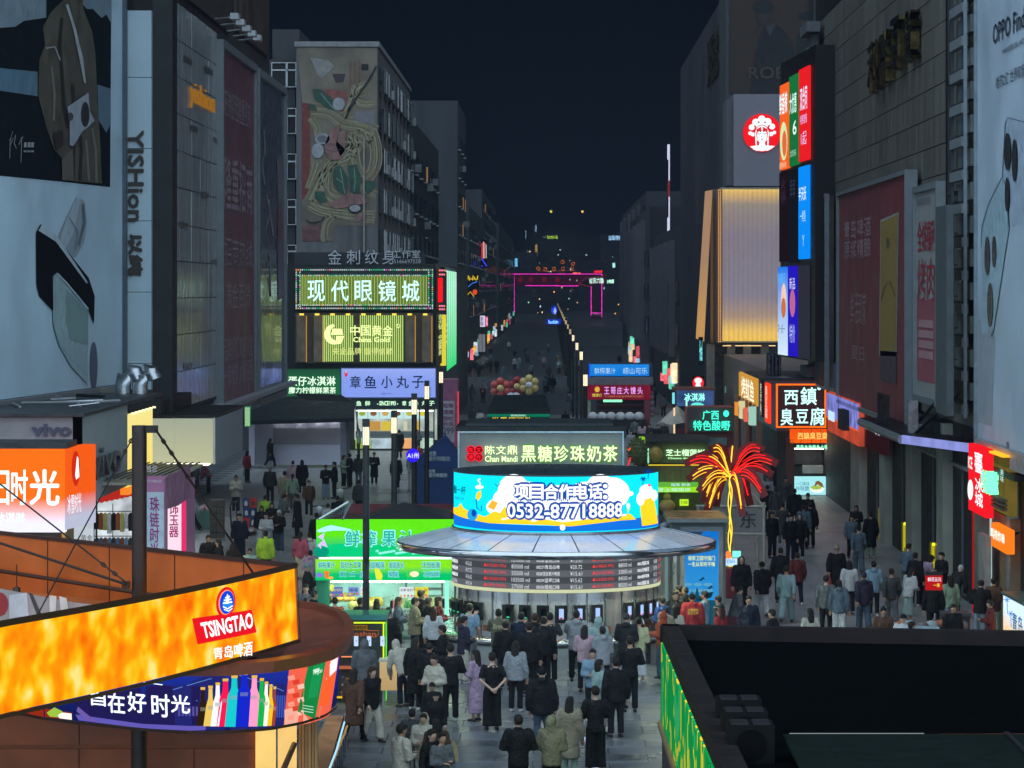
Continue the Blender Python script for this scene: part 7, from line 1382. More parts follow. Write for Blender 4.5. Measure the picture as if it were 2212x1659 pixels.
# --- wedge screen
W0,W1,W2 = Vector((-9.9,38.2,0)),Vector((-4.15,53.4,0)),Vector((-12.5,63.6,0))
pa_ = Pl((-9.9,40.2),(-4.12,53.5)); N = pa_.L
p0 = Vector(((0-U0)*44.1/FPX,44.1)); p1 = Vector(((636-U0)*53.4/FPX,53.4)); dd_ = (p1-p0).normalized(); pst = p0-dd_*5
nrm_ = Vector((dd_.y,-dd_.x)); Lq = (p1-pst).length
pa_ = Strip([pst+dd_*Lq*i/14+nrm_*.22*math.sin(math.pi*min(1,max(0,(i/14*Lq-5)/(Lq-5)))) for i in range(15)]); zt = 4.6; zb = 3.42; Lw = pa_.L
sm = bpy.data.materials.new("beer_screen"); sm.use_nodes = True; q_t = sm.node_tree; q_t.nodes.clear(); o_ = q_t.nodes.new("ShaderNodeOutputMaterial"); e_ = q_t.nodes.new("ShaderNodeEmission"); g_ = q_t.nodes.new("ShaderNodeNewGeometry"); mp = q_t.nodes.new("ShaderNodeMapping"); n_ = q_t.nodes.new("ShaderNodeTexNoise"); cr = q_t.nodes.new("ShaderNodeValToRGB")
mp.inputs['Rotation'].default_value = (0,R(35),0); mp.inputs['Scale'].default_value = (2.2,.9,1.1); n_.inputs['Scale'].default_value = 2.0; n_.inputs['Detail'].default_value = 1.6; n_.inputs['Distortion'].default_value = .15
q_t.links.new(g_.outputs[0],mp.inputs[0]); q_t.links.new(mp.outputs[0],n_.inputs['Vector']); q_t.links.new(n_.outputs[0],cr.inputs[0]); q_t.links.new(cr.outputs[0],e_.inputs[0]); q_t.links.new(e_.outputs[0],o_.inputs[0]); e_.inputs[1].default_value = .85
el = cr.color_ramp.elements; el[0].position = .28; el[0].color = (*lin((245,100,0)),1); el[1].position = .72; el[1].color = (*lin((255,225,130)),1)
for ps_,c_ in ((.4,(252,138,5)),(.5,(255,160,5)),(.58,(255,190,20)),(.65,(255,205,60))): e2 = el.new(ps_); e2.color = (*lin(c_),1)
b = MB(); b.lpoly(pa_,[(0,zb),(Lw+.17,zb),(Lw,zt),(0,zt)],.0,sm,.12); part(tk,"orange_screen",b)
b = MB(); b.lpoly(pa_,[(0,zt+.005),(Lw+.02,zt+.005),(Lw+.03,zt+.1),(0,zt+.1)],.03,brn,.3); b.lpoly(pa_,[(0,zb-.06),(Lw+.18,zb-.06),(Lw+.17,zb-.005),(0,zb-.005)],.03,brn,.3); b.lpoly(pa_,[(Lw+.18,zb-.06),(Lw+.22,zb-.06),(Lw+.05,zt+.1),(Lw+.01,zt+.1)],.03,brn,.3); part(tk,"screen_frame",b)
b = MB(); rdd = em((215,15,30),1.0,False); whh = em((250,250,255),1.15,False)
b.poly(pa_,[(412,1336),(543,1318)and(541,1317),(552,1366),(424,1392)],.02,rdd); 
def skew(txt,quad,m,bold,d):
    (a,b1,c1,d1) = [Vector(pa_.px(*q_)) for q_ in quad]; k_ = (txt,bold,0,False); tmp = MB(); fp = Pl((0,1),(1,1)); tmp.text(fp,txt,0,0,0,0,0,m,bold=bold,local=(0,0,1,1))
    out = []
    for q_ in tmp.v: x,y = q_[0],q_[2]; p_ = (d1*(1-x)+c1*x)*(1-y)+(a*(1-x)+b1*x)*y; out.append(pa_.w(p_[0],p_[1],d))
    b.add(out,tmp.f,m)
skew("TSINGTAO",[(427,1345),(540,1322),(543,1356),(435,1380)],whh,.03,.04); skew("青岛啤酒",[(455,1400),(540,1384),(540,1416),(457,1424)],whh,.03,.04)
b.poly(pa_,[(485+21*math.cos(R(a)),1301-33*math.sin(R(a))-.2*21*math.cos(R(a))) for a in range(0,360,12)],.02,rdd); b.poly(pa_,[(485+17*math.cos(R(a)),1301-27*math.sin(R(a))-.2*17*math.cos(R(a))) for a in range(0,360,12)],.03,em((250,150,90),1,False)); b.poly(pa_,[(485+15.5*math.cos(R(a)),1301-25*math.sin(R(a))-.2*15*math.cos(R(a))) for a in range(0,360,12)],.04,em((10,60,210),1,False)); b.poly(pa_,[(485+11*math.cos(R(a)),1305-17*math.sin(R(a))) for a in range(0,360,15)],.05,em((20,130,235),1,False))
for v_,w_ in ((1289,5),(1295,8),(1301,10)): b.line(pa_,[(484-w_,v_+2),(484+w_,v_-1)],3,.06,whh)
b.poly(pa_,[(483,1282),(487,1288),(486,1304),(480,1304)],.06,whh); b.line(pa_,[(474,1310),(484,1315),(495,1308)],2.5,.06,whh); b.line(pa_,[(476,1316),(486,1320),(494,1314)],2,.06,whh); part(tk,"screen_lettering",b)
# far wall of the wedge, floor and inner wall
q0 = Vector(((0-U0)*60.7/FPX,60.7)); q1 = Vector(((550-U0)*52.6/FPX,52.6)); q1 = p1+Vector((-.05,.1)); dq = (q0-q1).normalized(); pf_ = Pl(q0+dq*4,q1)
b = MB(); b.lbox(pf_,0,zb,pf_.L-.02,zt,0,-.12,om_); part(tk,"rear_panel",b)
b = MB(); b.lbox(pf_,0,zt+.001,pf_.L-.02,zt+.06,-.14,.02,brn); part(tk,"rear_cap",b)
for i in range(6): b = MB(); x = pf_.L-1.4-i*2.1; b.lbox(pf_,x,zb,x+.02,zt,0,.01,brn); part(tk,"panel_seam",b)
b = MB(); a_ = pa_.w(0,zb+.03,-.12); c_ = pa_.w(Lw-.1,zb+.03,-.12); d_ = pf_.w(0,zb+.03,.02); b.add([a_,c_,d_],[(0,1,2)],om_); part(tk,"deck",b)
b = MB(); e1 = pf_.w(0,zt-.55,.35); e2_ = pf_.w(pf_.L-1.4,zt-.75,.2); b.tube([e1,e2_],.04,brn,6); part(tk,"inner_rail",b)
b = MB(); pin = Pl(Vector((e1.x-.2,e1.y-1.6)),Vector((e2_.x-.3,e2_.y-1.0))); b.lbox(pin,0,zb,pin.L,zb+.42,0,.05,pm((.4,.1,.02),.4,ns=.8,na=.25)); part(tk,"inner_kerb",b)
# --- lower drum with the blue screen
fp = [(-10.4,55.6),(-9.03,54.0),(-8.33,53.1),(-7.64,52.5),(-6.51,51.75),(-5.72,51.35),(-5.2,51.4),(-4.5,51.8),(-4.05,52.5),(-3.74,53.4),(-3.62,54.5),(-3.7,56.2)]
z0,z1 = 2.2,3.2; st = Strip(fp,.06,z0)
def sband(b,s,ya,yb,d,m,n=60,x0=None,x1=None):
    x0 = 0 if x0 is None else x0; x1 = s.L if x1 is None else x1; vs = []
    for i in range(n+1): x = x0+(x1-x0)*i/n; vs += [s.w(x,ya,d),s.w(x,yb,d)]
    b.add(vs,[(2*i,2*i+2,2*i+3,2*i+1) for i in range(n)],m)
b = MB(); sband(b,st,z0,z1,0,em((12,22,80),.9,c2=(25,45,150),z=(2.3,3.1))); part(tk,"blue_screen",b)
b = MB(); sband(b,st,z0-.05,z0-.003,.02,brn); sband(b,st,z1+.003,z1+.06,.03,brn); part(tk,"drum_edge",b)
class SP:
    pass
def spoly(b,pts,d,m,n=10):
    L = [st.px(*p) for p in pts]; xs = [p[0] for p in L]; x0,x1 = min(xs),max(xs); k_ = max(1,int((x1-x0)/.25))
    for i in range(k_):
        q_ = clip(clip(L,x0+(x1-x0)*i/k_,True),x0+(x1-x0)*(i+1)/k_,False)
        if len(q_) > 2: b.add([st.w(x,y,d) for x,y in q_],[list(range(len(q_)))],m)
Z = lambda x,y: (x/2.9257,2300/1.8517+y/2.9257)
b = MB(); bl_ = em((50,80,170),.7,False); pu = em((75,60,140),.7,False)
spoly(b,[Z(480,800),Z(1000,690),Z(1100,700),Z(1300,700),Z(1330,975),Z(900,965),Z(500,915)],.004,em((32,26,88),.75,False))
spoly(b,[Z(1100,700),Z(1180,690),Z(1330,620),Z(1480,600),Z(1800,700),Z(1790,960),Z(1270,975),Z(1110,960)],.008,em((36,40,120),.7,False))
for L in ([Z(1100,720),Z(1330,650),Z(1480,700)],[Z(1480,620),Z(1780,730)],[Z(1110,800),Z(1250,790)]):
    for a_,c_ in zip(L,L[1:]): spoly(b,[a_,c_,(c_[0],c_[1]+1.6),(a_[0],a_[1]+1.6)],.012,em((90,140,215),.8,False))
for i in range(8): x = 1130+i*22; spoly(b,[Z(x,830),Z(x+13,830),Z(x+13,890),Z(x,890)],.012,em((95,85,170),.7,False))
for i in range(7): x = 1700+i*14; spoly(b,[Z(x,760),Z(x+8,760),Z(x+8,900),Z(x,900)],.012,em((60,90,190),.8,False))
spoly(b,[Z(480,880),Z(900,940),Z(1300,950),Z(1300,980),Z(900,968),Z(500,918)],.01,em((100,90,185),.8,False)); spoly(b,[Z(500,830),Z(610,925),Z(560,925),Z(490,860)],.013,em((110,90,170),.8,False))
spoly(b,[Z(60,850),Z(250,835),Z(340,850),Z(458,870),Z(458,915),Z(250,892)],.006,em((150,40,20),.8,False)); spoly(b,[Z(300,870),Z(350,835),Z(400,860),Z(390,900),Z(320,895)],.012,em((150,190,60),.9,False)); spoly(b,[Z(370,885),Z(400,868),Z(458,875),Z(458,915),Z(380,905)],.014,em((245,235,225),1,False)); spoly(b,[Z(60,850),Z(150,842),Z(130,868)],.014,em((215,40,25),.9,False))
spoly(b,[Z(1810,545),Z(1960,530),Z(2120,500),Z(2085,880),Z(1960,935),Z(1790,960)],.01,em((235,95,70),.9,False)); spoly(b,[Z(1790,850),Z(1860,830),Z(1960,930),Z(1795,962)],.014,em((235,170,150),.9,False))
for i in range(10): x,y = 1800+(i*31) % 90,640+i*28; spoly(b,[Z(x,y),Z(x+40,y-12),Z(x+46,y+18),Z(x+8,y+26)],.015,em([(245,150,130),(215,60,40),(250,190,170)][i % 3],.9,False))
spoly(b,[Z(1925,545),Z(2035,525),Z(1985,912),Z(1870,862)],.02,em((15,125,60),.95,False)); spoly(b,[Z(1955,575),Z(2018,560),Z(1990,770),Z(1930,780)],.023,em((20,140,75),.95,False))
for y in (820,838,856): spoly(b,[Z(1900,y),Z(1970,y+12),Z(1969,y+16),Z(1899,y+4)],.025,em((190,230,200),.9,False))
spoly(b,[Z(1960,595),Z(1995,585),Z(1988,612),Z(1958,618)],.025,em((190,230,200),.9,False)); spoly(b,[Z(2060,560),Z(2105,540),Z(2098,640),Z(2060,820),Z(2025,830),Z(2010,800),Z(2030,660)],.022,em((240,90,40),1,False)); spoly(b,[Z(2062,545),Z(2108,520),Z(2103,600),Z(2040,660)],.024,em((255,225,235),1.05,False)); spoly(b,[Z(2010,830),Z(2022,832),Z(2014,900),Z(2004,900)],.022,em((220,120,90),.9,False))
part(tk,"screen_picture",b)
bc_ = [(1285,705,(40,25,10)),(1330,695,(225,190,90)),(1372,675,(235,235,245)),(1417,650,(235,20,80)),(1470,630,(20,190,195)),(1530,610,(15,35,190)),(1590,630,(245,150,190)),(1635,648,(15,170,70)),(1664,670,(240,235,225)),(1693,688,(235,190,30)),(1717,702,(150,60,40))]
for i,(x,y,c_) in enumerate(bc_):
    b = MB(); w_ = [26,26,26,34,38,40,34,26,22,20,17][i]; dx = (x-1530)*.02; m_ = em(c_,.95,False); bt = 958-abs(x-1500)*.03; d_ = .03+.002*(10-abs(5-i)); lean = 28 if i < 5 else 14
    spoly(b,[Z(x-w_*.42,y+18),Z(x+w_*.42,y+18),Z(x+w_*.5,y+80),Z(x+w_,y+130),Z(x+w_-lean*.6,bt),Z(x-w_-lean*.6,bt),Z(x-w_,y+130),Z(x-w_*.5,y+80)],d_,m_); spoly(b,[Z(x-w_*.5,y),Z(x+w_*.5,y),Z(x+w_*.5,y+17),Z(x-w_*.5,y+17)],d_,em((225,180,70),.9,False)); spoly(b,[Z(x-w_*.6,y+128),Z(x+w_*.6,y+128),Z(x+w_*.55,y+152),Z(x-w_*.6,y+152)],d_+.002,em(tuple(min(255,int(q_*.5+90)) for q_ in c_),.8,False)); part(tk,"bottle_picture",b)
b = MB()
for ch,x0_,y0_,x1_,y1_ in (("自",590,740,680,820),("在",695,750,800,865),("好",820,745,935,860),("时",970,755,1080,890),("光",1090,760,1205,865)):
    a_ = st.px(*Z(x0_,y1_)); c_ = st.px(*Z(x1_,y0_)); b.text(st,ch,0,0,0,0,.03,em((235,245,255),1.15,False),bold=.035,local=(a_[0],a_[1],c_[0],c_[1]))
for L in ([Z(925,672),Z(1042,688),Z(1040,694),Z(925,678)],): spoly(b,L,.03,em((235,245,255),1,False))
a_ = st.px(*Z(1960,640)); c_ = st.px(*Z(2008,600)); b.text(st,"Tsingtao",0,0,0,0,.03,em((225,245,230),1,False),local=(st.px(*Z(1950,640))[0],st.px(*Z(1950,640))[1],st.px(*Z(2010,600))[0],st.px(*Z(1950,600))[1]))
part(tk,"slogan_lettering",b)
# dish rim above the drum
b = MB(); out = [Vector((x,y,0)) for x,y in [(-3.5,57.5),(-3.42,56),(-3.42,54.6),(-3.55,53.3),(-3.9,52.2),(-4.4,51.4),(-5.1,50.95),(-5.9,50.9),(-6.8,51.2)]][::-1]; back = [(-3.75,59.3),(-4.3,60.9),(-5.2,62)]
O = out+[Vector((x,y,0)) for x,y in back]; cen = Vector((-7.2,56,0)); vs = []
for q_ in O: i_ = q_.lerp(cen,.3); j_ = q_.lerp(cen,.045); vs += [q_+Vector((0,0,3.12)),q_+Vector((0,0,3.3)),j_+Vector((0,0,3.32)),j_+Vector((0,0,3.2)),i_+Vector((0,0,3.0))]
fs = []
for i in range(len(O)-1):
    for j in range(4): fs.append((5*i+j,5*i+5+j,5*i+6+j,5*i+1+j))
b.add(vs,fs,pm((.2,.05,.025),.4,ns=2,na=.2),smooth=False); part(tk,"dish_rim",b)
b = MB(); b.add([q_.lerp(cen,.3)+Vector((0,0,3.0)) for q_ in O]+[cen+Vector((-3,0,3.0))],[list(range(len(O)+1))],pm((.1,.03,.018),.45,ns=2,na=.3)); part(tk,"dish_floor",b)
# kiosk body below
b = MB(); x_ = lambda u,Y: (u-U0)*Y/FPX; b.box((-12,54.2,0),(x_(553,54.2),54.6,3),pm((.3,.08,.025),.5,ns=.8,na=.3)); part(tk,"wall",b)
for a0,a1,v0,v1 in ((-60,172,1545,1608),(172,285,1545,1608),(320,550,1545,1608),(-60,172,1617,1680),(172,285,1617,1680),(320,420,1617,1680),(420,550,1617,1680)):
    b = MB(); p = front(0,0,550,1,54.2); b.pbox(p,a0+1,v0,a1-1,v1,0,.06,pm((.36,.09,.028),.45,ns=1.2,na=.3,bump=.2,bs=4)); part(tk,"wall_panel",b)
b = MB(); p = front(0,0,700,1,54.1); b.pbox(p,553,1540,596,1700,0,.1,em((245,205,120),.85,noise=.12)); b.pbox(p,600,1540,640,1700,-.1,0,em((245,200,120),.8,noise=.12)); part(tk,"lit_panel",b)
for i in range(6): b = MB(); b.pbox(p,642+i*7,1530,648+i*7,1700,-.5,-.3+.02*(i % 2),pm((.4,.24,.1),.5,ns=3,streak=True)); part(tk,"wood_batten",b)
# steps and hand rail beside it
t = thing("lit_steps","orange lit stone steps with a glowing handrail beside the beer kiosk","steps",(-4,62,0)); b = MB(); b.add([rp(708,1546,.45),rp(742,1546,.45),rp(700,1690,.45),rp(640,1690,.45)],[(0,3,2,1)],pm((.5,.22,.1),.4)); b.add([rp(742,1546,.45),rp(700,1690,.45),rp(703,1690,.0),rp(745,1546,.0)],[(0,1,2,3)],pm((.12,.06,.05),.5)); part(t,"tread",b)
b = MB(); b.tube([rp(744,1560,.9),rp(727,1620,.9),rp(700,1690,.9)],.018,em((150,200,230),1.2),6); part(t,"light_rail",b)
b = MB(); 
for i in range(10): q_ = rp(748-i*4.5,1572+i*11,.6); b.tube([q_,q_-Vector((0,0,.6))],.015,alu,4)
part(t,"chain_post",b)
b = MB(); b.tube([rp(750,1568,.6)]+[rp(748-i*4.5,1572+i*11,.6)+Vector((0,0,-.03*(i % 2))) for i in range(11)],.02,em((210,170,90),.5),5); part(t,"chain",b)
b = MB(); b.tube([rp(655,1562,1.6),rp(600,1690,1.6)],.05,brn,7); part(t,"brown_handrail",b)
# pole and stays
t = thing("mast","thick black mast with chain stays rising out of the beer kiosk","mast",(-6.6,52.6,0)); X_,Y_ = (301-U0)*52.6/FPX,52.6; top = HC-(919-V0)*Y_/FPX
b = MB(); b.tube([(X_,Y_,0),(X_,Y_,top)],.122,pm((.022,.014,.012),.4),20); part(t,"pole",b)
b = MB(); b.box((X_+.05,Y_-.05,top-.12),(X_+.3,Y_+.05,top),blackm); part(t,"bracket",b)
def stay(a,c,r,links):
    b = MB(); b.tube([a,c],r,blackm,6); w_ = part(t,"stay_cable",b)
    for s0,s1 in links:
        n_ = max(2,int((s1-s0)*(c-a).length/.11)); d_ = (c-a).normalized(); pr_ = d_.cross(Vector((0,1,0))).normalized()
        for i in range(n_):
            o_ = a.lerp(c,s0+(s1-s0)*(i+.5)/n_); b = MB(); pp_ = pr_ if i % 2 else Vector((0,1,0)).cross(pr_).normalized()
            b.tube([o_+d_*.05*math.cos(R(k_*45))+pp_*.028*math.sin(R(k_*45)) for k_ in range(9)],.011,pm((.05,.04,.035),.35,.6),5,cap=False); part(t,"chain_link",b)
stay(P(336,928,52.5),P(548,1240,53.2),.02,((.02,.38),)); stay(P(292,935,52.4),P(72,1345,49),.012,((.0,.12),)); stay(P(-30,1022,53),P(272,1258,52.4),.014,((.78,.98),)); stay(P(-40,1160,54),P(272,1262,52.4),.022,())
b = MB(); b.box(tuple(P(263,1256,52.5)),tuple(P(280,1272,52.5)+Vector((0,.1,.0))),brn); part(t,"anchor_block",b)
b = MB(); c = P(36,1300,52); b.lathe(c.x,c.y,[(.0,c.z+.25),(.06,c.z+.22),(.06,c.z+.12),(.045,c.z+.1),(.1,c.z-.3),(.0,c.z-.32)],pm((.02,.012,.01),.3),12); b.tube([(c.x,c.y,c.z+.25),(c.x,c.y,c.z+.6)],.008,blackm,4); solo("hanging_lamp","small dark hanging lamp inside the orange wedge at the left","lamp",b,tuple(c))
t = thing("fashion_panel","pale poster panel with white trousers seen inside the wedge","poster",tuple(P(60,1330,52))); p = front(-60,1260,175,1360,51); b = MB(); b.poly(p,[(-60,1262),(0,1272),(150,1300),(240,1312),(240,1400),(-60,1400)],0,pm((.3,.29,.29),.6),.05); part(t,"panel",b)
b = MB()
for L in ([(107,1286),(122,1288),(120,1345),(108,1345)],[(128,1288),(144,1292),(152,1345),(134,1345)]): b.poly(p,L,.01,pm((.6,.6,.58),.6))
b.poly(p,[(62,1280),(70,1282),(100,1350),(88,1350)],.01,pm((.04,.04,.045),.5)); b.disc(p,-2,1305,20,26,.01,pm((.25,.02,.03),.5)); b.poly(p,[(20,1285),(58,1280),(64,1350),(20,1350)],.01,pm((.45,.5,.55),.5)); part(t,"print",b)
# beer crates and trolley, vendor table, umbrella
t = thing("flatbed_trolley","pink and white flatbed trolley with a folded black handle","trolley",(-8.5,121,0)); Yt = 120.5; x0,x1 = x_(500,Yt),x_(548,Yt); b = MB(); b.box((x0,Yt,.22),(x1,Yt+2.4,.3),pm((.5,.18,.18),.5)); b.box((x0,Yt-.03,.2),(x1,Yt-.001,.3),pm((.5,.55,.55),.5)); part(t,"deck",b); b = MB(); b.tube([(x0,Yt,.3),(x0-.05,Yt,1.1),(x0-.1,Yt+1.2,1.25),(x0-.05,Yt+2.3,1.1),(x0,Yt+2.3,.3)],.03,dark,6); part(t,"handle",b)
b = MB()
for xx in (x0+.2,x1-.2):
    for yy in (Yt+.2,Yt+2.1): b.tube([(xx-.05,yy,.1),(xx+.05,yy,.1)],.1,dark,10)
part(t,"wheel",b)
cr_ = [((531,1032),(30,60,110),0),((546,1032),(200,50,45),1),((532,1052),(30,60,110),0),((546,1052),(30,60,110),0),((531,1072),(200,50,45),1),((546,1072),(30,60,110),0),((566,1042),(40,90,130),0),((567,1062),(200,50,45),1)]
crl = ["blue beer carton, top left of the stack on the trolley","red beer carton, top right of the trolley stack","blue beer carton in the middle left of the trolley stack","blue beer carton in the middle right of the trolley stack","red beer carton, bottom left of the trolley stack","blue beer carton, bottom right of the trolley stack","blue carton on the smaller stack beside the black leather jacket","red carton under the blue one beside the black leather jacket"]
for i,((u,v),c_,k_) in enumerate(cr_):
    Y = 121.3; q_ = P(u,v,Y); zb_ = .3+[2,2,1,1,0,0,1,0][i]*.36; bx = thing("beer_carton",crl[i],"carton",(q_.x,Y,zb_),"beer cartons by the trolley"); b = MB(); b.box((q_.x-.12,Y,zb_+.005),(q_.x+.13,Y+.4,zb_+.35),pm(lin(c_),.4)); part(bx,"box",b)
    b = MB(); pp = Pl((q_.x-.12,Y-.004),(q_.x+.13,Y-.004)); b.lpoly(pp,[(.07,zb_+.08),(.18,zb_+.08),(.18,zb_+.22),(.125,zb_+.28),(.07,zb_+.22)],0,pm((.6,.6,.6),.5) if not k_ else pm((.03,.06,.03),.5)); part(bx,"print",b)
t = thing("crate_stack","stack of brown slatted bottle crates left of the trolley","crates",(-9.4,119.5,0))
for i in range(6):
    for j in range(2): b = MB(); q_ = P(453+j*15,1100,119.5); b.box((q_.x,119.5,i*.24),(q_.x+.24,120.1,i*.24+.22),pm((.09,.075,.055),.6,ns=20,na=.6)); part(t,"crate",b)
t = thing("vendor_table","teal cloth covered table heaped with red white tassels","table",(-10.6,124,0)); q0_,q1_ = P(402,1,124),P(452,1,124); b = MB(); b.box((q0_.x,124,0),(q1_.x,125.2,.72),pm((.1,.2,.17),.8)); part(t,"cloth",b)
b = MB()
for i in range(14): b.blob((q0_.x+.1+rl.random()*.9,124+rl.random(),.78),(.12,.1,.1),pm([(.5,.1,.1),(.5,.45,.45)][i % 2],.8),6,4)
part(t,"tassels",b)
t = thing("umbrella","open navy umbrella at the kiosk edge by the mauve pillar","umbrella",tuple(P(355,1205,70))); c = P(352,1196,70); b = MB(); vs = [(c.x,c.y,c.z+.1)]
for r_,z_ in ((.3,.03),(.55,-.12)):
    for i in range(12): vs.append((c.x+r_*math.cos(R(i*30)),c.y+r_*math.sin(R(i*30)),c.z+z_-(.03 if r_ > .4 and i % 2 else 0)))
b.add(vs,[(0,1+i,1+(i+1) % 12) for i in range(12)]+[(1+i,13+i,13+(i+1) % 12,1+(i+1) % 12) for i in range(12)],pm((.02,.03,.06),.5),smooth=True); part(t,"canopy",b); b = MB(); b.tube([(c.x,c.y,c.z-.6),(c.x,c.y,c.z+.15)],.012,alu,5); part(t,"shaft",b)
for (u,v,l_,cc) in ((735,1062,"white and green scooter helmet shape on a parked scooter by the truss",(.5,.55,.5)),(690,1105,"pale scooter front half hidden left of the green stall",(.6,.65,.7))):
    Y = GY(v+45); q_ = P(u,v+20,Y); t = thing("scooter",l_,"scooter",(q_.x,Y,0),"parked scooters by the juice stall"); b = MB(); b.blob((q_.x,Y,.85),(.14,.12,.16),pm(cc,.3),10,7); b.box((q_.x-.12,Y,.35),(q_.x+.12,Y+.9,.6),pm((.05,.05,.05),.4)); part(t,"body",b)
    b = MB(); b.tube([(q_.x-.04,Y-.1,.25),(q_.x+.04,Y-.1,.25)],.24,dark,16); part(t,"wheel",b); b = MB(); b.tube([(q_.x-.3,Y,1.0),(q_.x+.3,Y,1.0)],.02,dark,6); part(t,"handlebar",b); b = MB(); b.tube([(q_.x-.04,Y+1.1,.25),(q_.x+.04,Y+1.1,.25)],.24,dark,16); part(t,"wheel",b)
# ================================================================ people
def loft(pts,rads,n=12):
    """closed tube through pts; rads = (rx, ry) with rx along body X"""
    pts = [Vector(p) for p in pts]; N = len(pts); vs = []; fs = []
    for i,p in enumerate(pts):
        t = (pts[min(N-1,i+1)]-pts[max(0,i-1)]).normalized(); a = Vector((1,0,0)); a = (a-t*a.dot(t))
        a = Vector((0,1,0)) if a.length < .2 else a.normalized(); b_ = t.cross(a); rx,ry = rads[i] if isinstance(rads[i],tuple) else (rads[i],rads[i])
        for j in range(n): th = 2*math.pi*j/n; vs.append(p+a*math.cos(th)*rx+b_*math.sin(th)*ry)
    for i in range(N-1):
        for j in range(n): fs.append((i*n+j,i*n+(j+1) % n,(i+1)*n+(j+1) % n,(i+1)*n+j))
    fs += [tuple(reversed(range(n))),tuple(range((N-1)*n,N*n))]; return vs,fs
def ell(c,r,n=14,k=10):
    m = MB(); m.blob(c,r,None,n,k); return m.v,m.f
POSE = {}
def pose(name,lean=0,hands=None,elbows=None,feet=None,knees=None,hipz=.92,sit=False,head=(0,0)):
    d = dict(lean=lean,sit=sit,head=head); rot = Matrix.Rotation(R(-lean),3,'X'); pel = Vector((0,0,hipz))
    up = lambda v: pel+rot@(Vector(v)-Vector((0,0,.92)))
    d['up'] = up; d['rot'] = rot; d['pel'] = pel
    d['sh'] = [up((s*.185,0,1.40)) for s in (-1,1)]; d['hand'] = [Vector(h) if absol else up(h) for h,absol in [(h,False) for h in (hands or [(-.27,.05,.80),(.27,.05,.80)])]]
    d['el'] = [up(e) for e in (elbows or [(-.26,-.03,1.10),(.26,-.03,1.10)])]
    d['hip'] = [Vector((s*.092,0,hipz-.02)) for s in (-1,1)]; d['kn'] = [Vector(k) for k in (knees or [(-.105,.02,.49),(.105,.02,.49)])]
    d['ft'] = [Vector(f) for f in (feet or [(-.115,0,.07),(.115,0,.07)])]; POSE[name] = d
pose('stand'); pose('phone',hands=[(-.06,.30,1.16),(.08,.28,1.12)],elbows=[(-.25,.02,1.10),(.25,.02,1.10)])
pose('phone1',hands=[(-.05,.28,1.2),(.26,.05,.80)],elbows=[(-.25,.03,1.08),(.25,-.03,1.10)])
pose('raise',hands=[(.0,.42,1.42),(.22,.12,.92)],elbows=[(-.22,.18,1.2),(.26,-.02,1.1)])
pose('behind',hands=[(-.05,-.2,.93),(.06,-.22,.95)],elbows=[(-.28,-.1,1.12),(.28,-.1,1.12)])
pose('walk',hands=[(-.26,.22,.86),(.26,-.2,.86)],elbows=[(-.26,.04,1.1),(.26,-.12,1.1)],feet=[(-.1,-.36,.12),(.1,.3,.07)],knees=[(-.1,-.1,.48),(.1,.2,.5)],hipz=.88)
pose('walk2',hands=[(-.26,-.18,.86),(.26,.2,.88)],elbows=[(-.26,-.12,1.1),(.26,.03,1.1)],feet=[(-.1,.2,.07),(.1,-.22,.1)],knees=[(-.1,.14,.5),(.1,-.04,.48)],hipz=.9)
pose('lean',lean=32,hands=[(-.14,.42,.98),(.14,.42,.98)],elbows=[(-.24,.22,1.12),(.24,.22,1.12)])
pose('leansm',lean=12,hands=[(-.1,.34,1.1),(.12,.32,1.08)],elbows=[(-.26,.06,1.1),(.26,.06,1.1)])
pose('sit',lean=14,hands=[(-.12,.42,.98),(.14,.4,.98)],elbows=[(-.25,.14,1.08),(.25,.14,1.08)],hipz=.46,knees=[(-.14,.42,.47),(.14,.42,.47)],feet=[(-.14,.4,.07),(.14,.4,.07)])
pose('arms',hands=[(-.16,.24,1.1),(.16,.24,1.1)],elbows=[(-.3,.0,1.12),(.3,.0,1.12)])
def raw_body(d):
    P_ = []; up = d['up']
    P_.append(loft([up((0,0,.84)),up((0,0,.95)),up((0,.0,1.12)),up((0,.01,1.3)),up((0,0,1.42)),up((0,-.005,1.47))],[(.14,.1),(.155,.11),(.135,.1),(.165,.115),(.14,.09),(.06,.06)]))
    P_.append(loft([up((0,-.01,1.40)),up((0,.005,1.50)),up((0,.015,1.56))],[(.062,.062),(.055,.058),(.055,.06)]))
    hc = up((0,.025,1.595)); P_.append(ell(hc,(.077,.095,.115))); P_.append(ell(up((0,.045,1.545)),(.055,.06,.065)))
    for s in (0,1):
        P_.append(loft([d['sh'][s],d['el'][s],d['hand'][s]],[.052,.042,.029])); P_.append(loft([d['hip'][s],d['kn'][s],d['ft'][s]],[.085,.057,.042]))
        P_.append(ell(d['sh'][s],(.06,.06,.06)))
    return P_
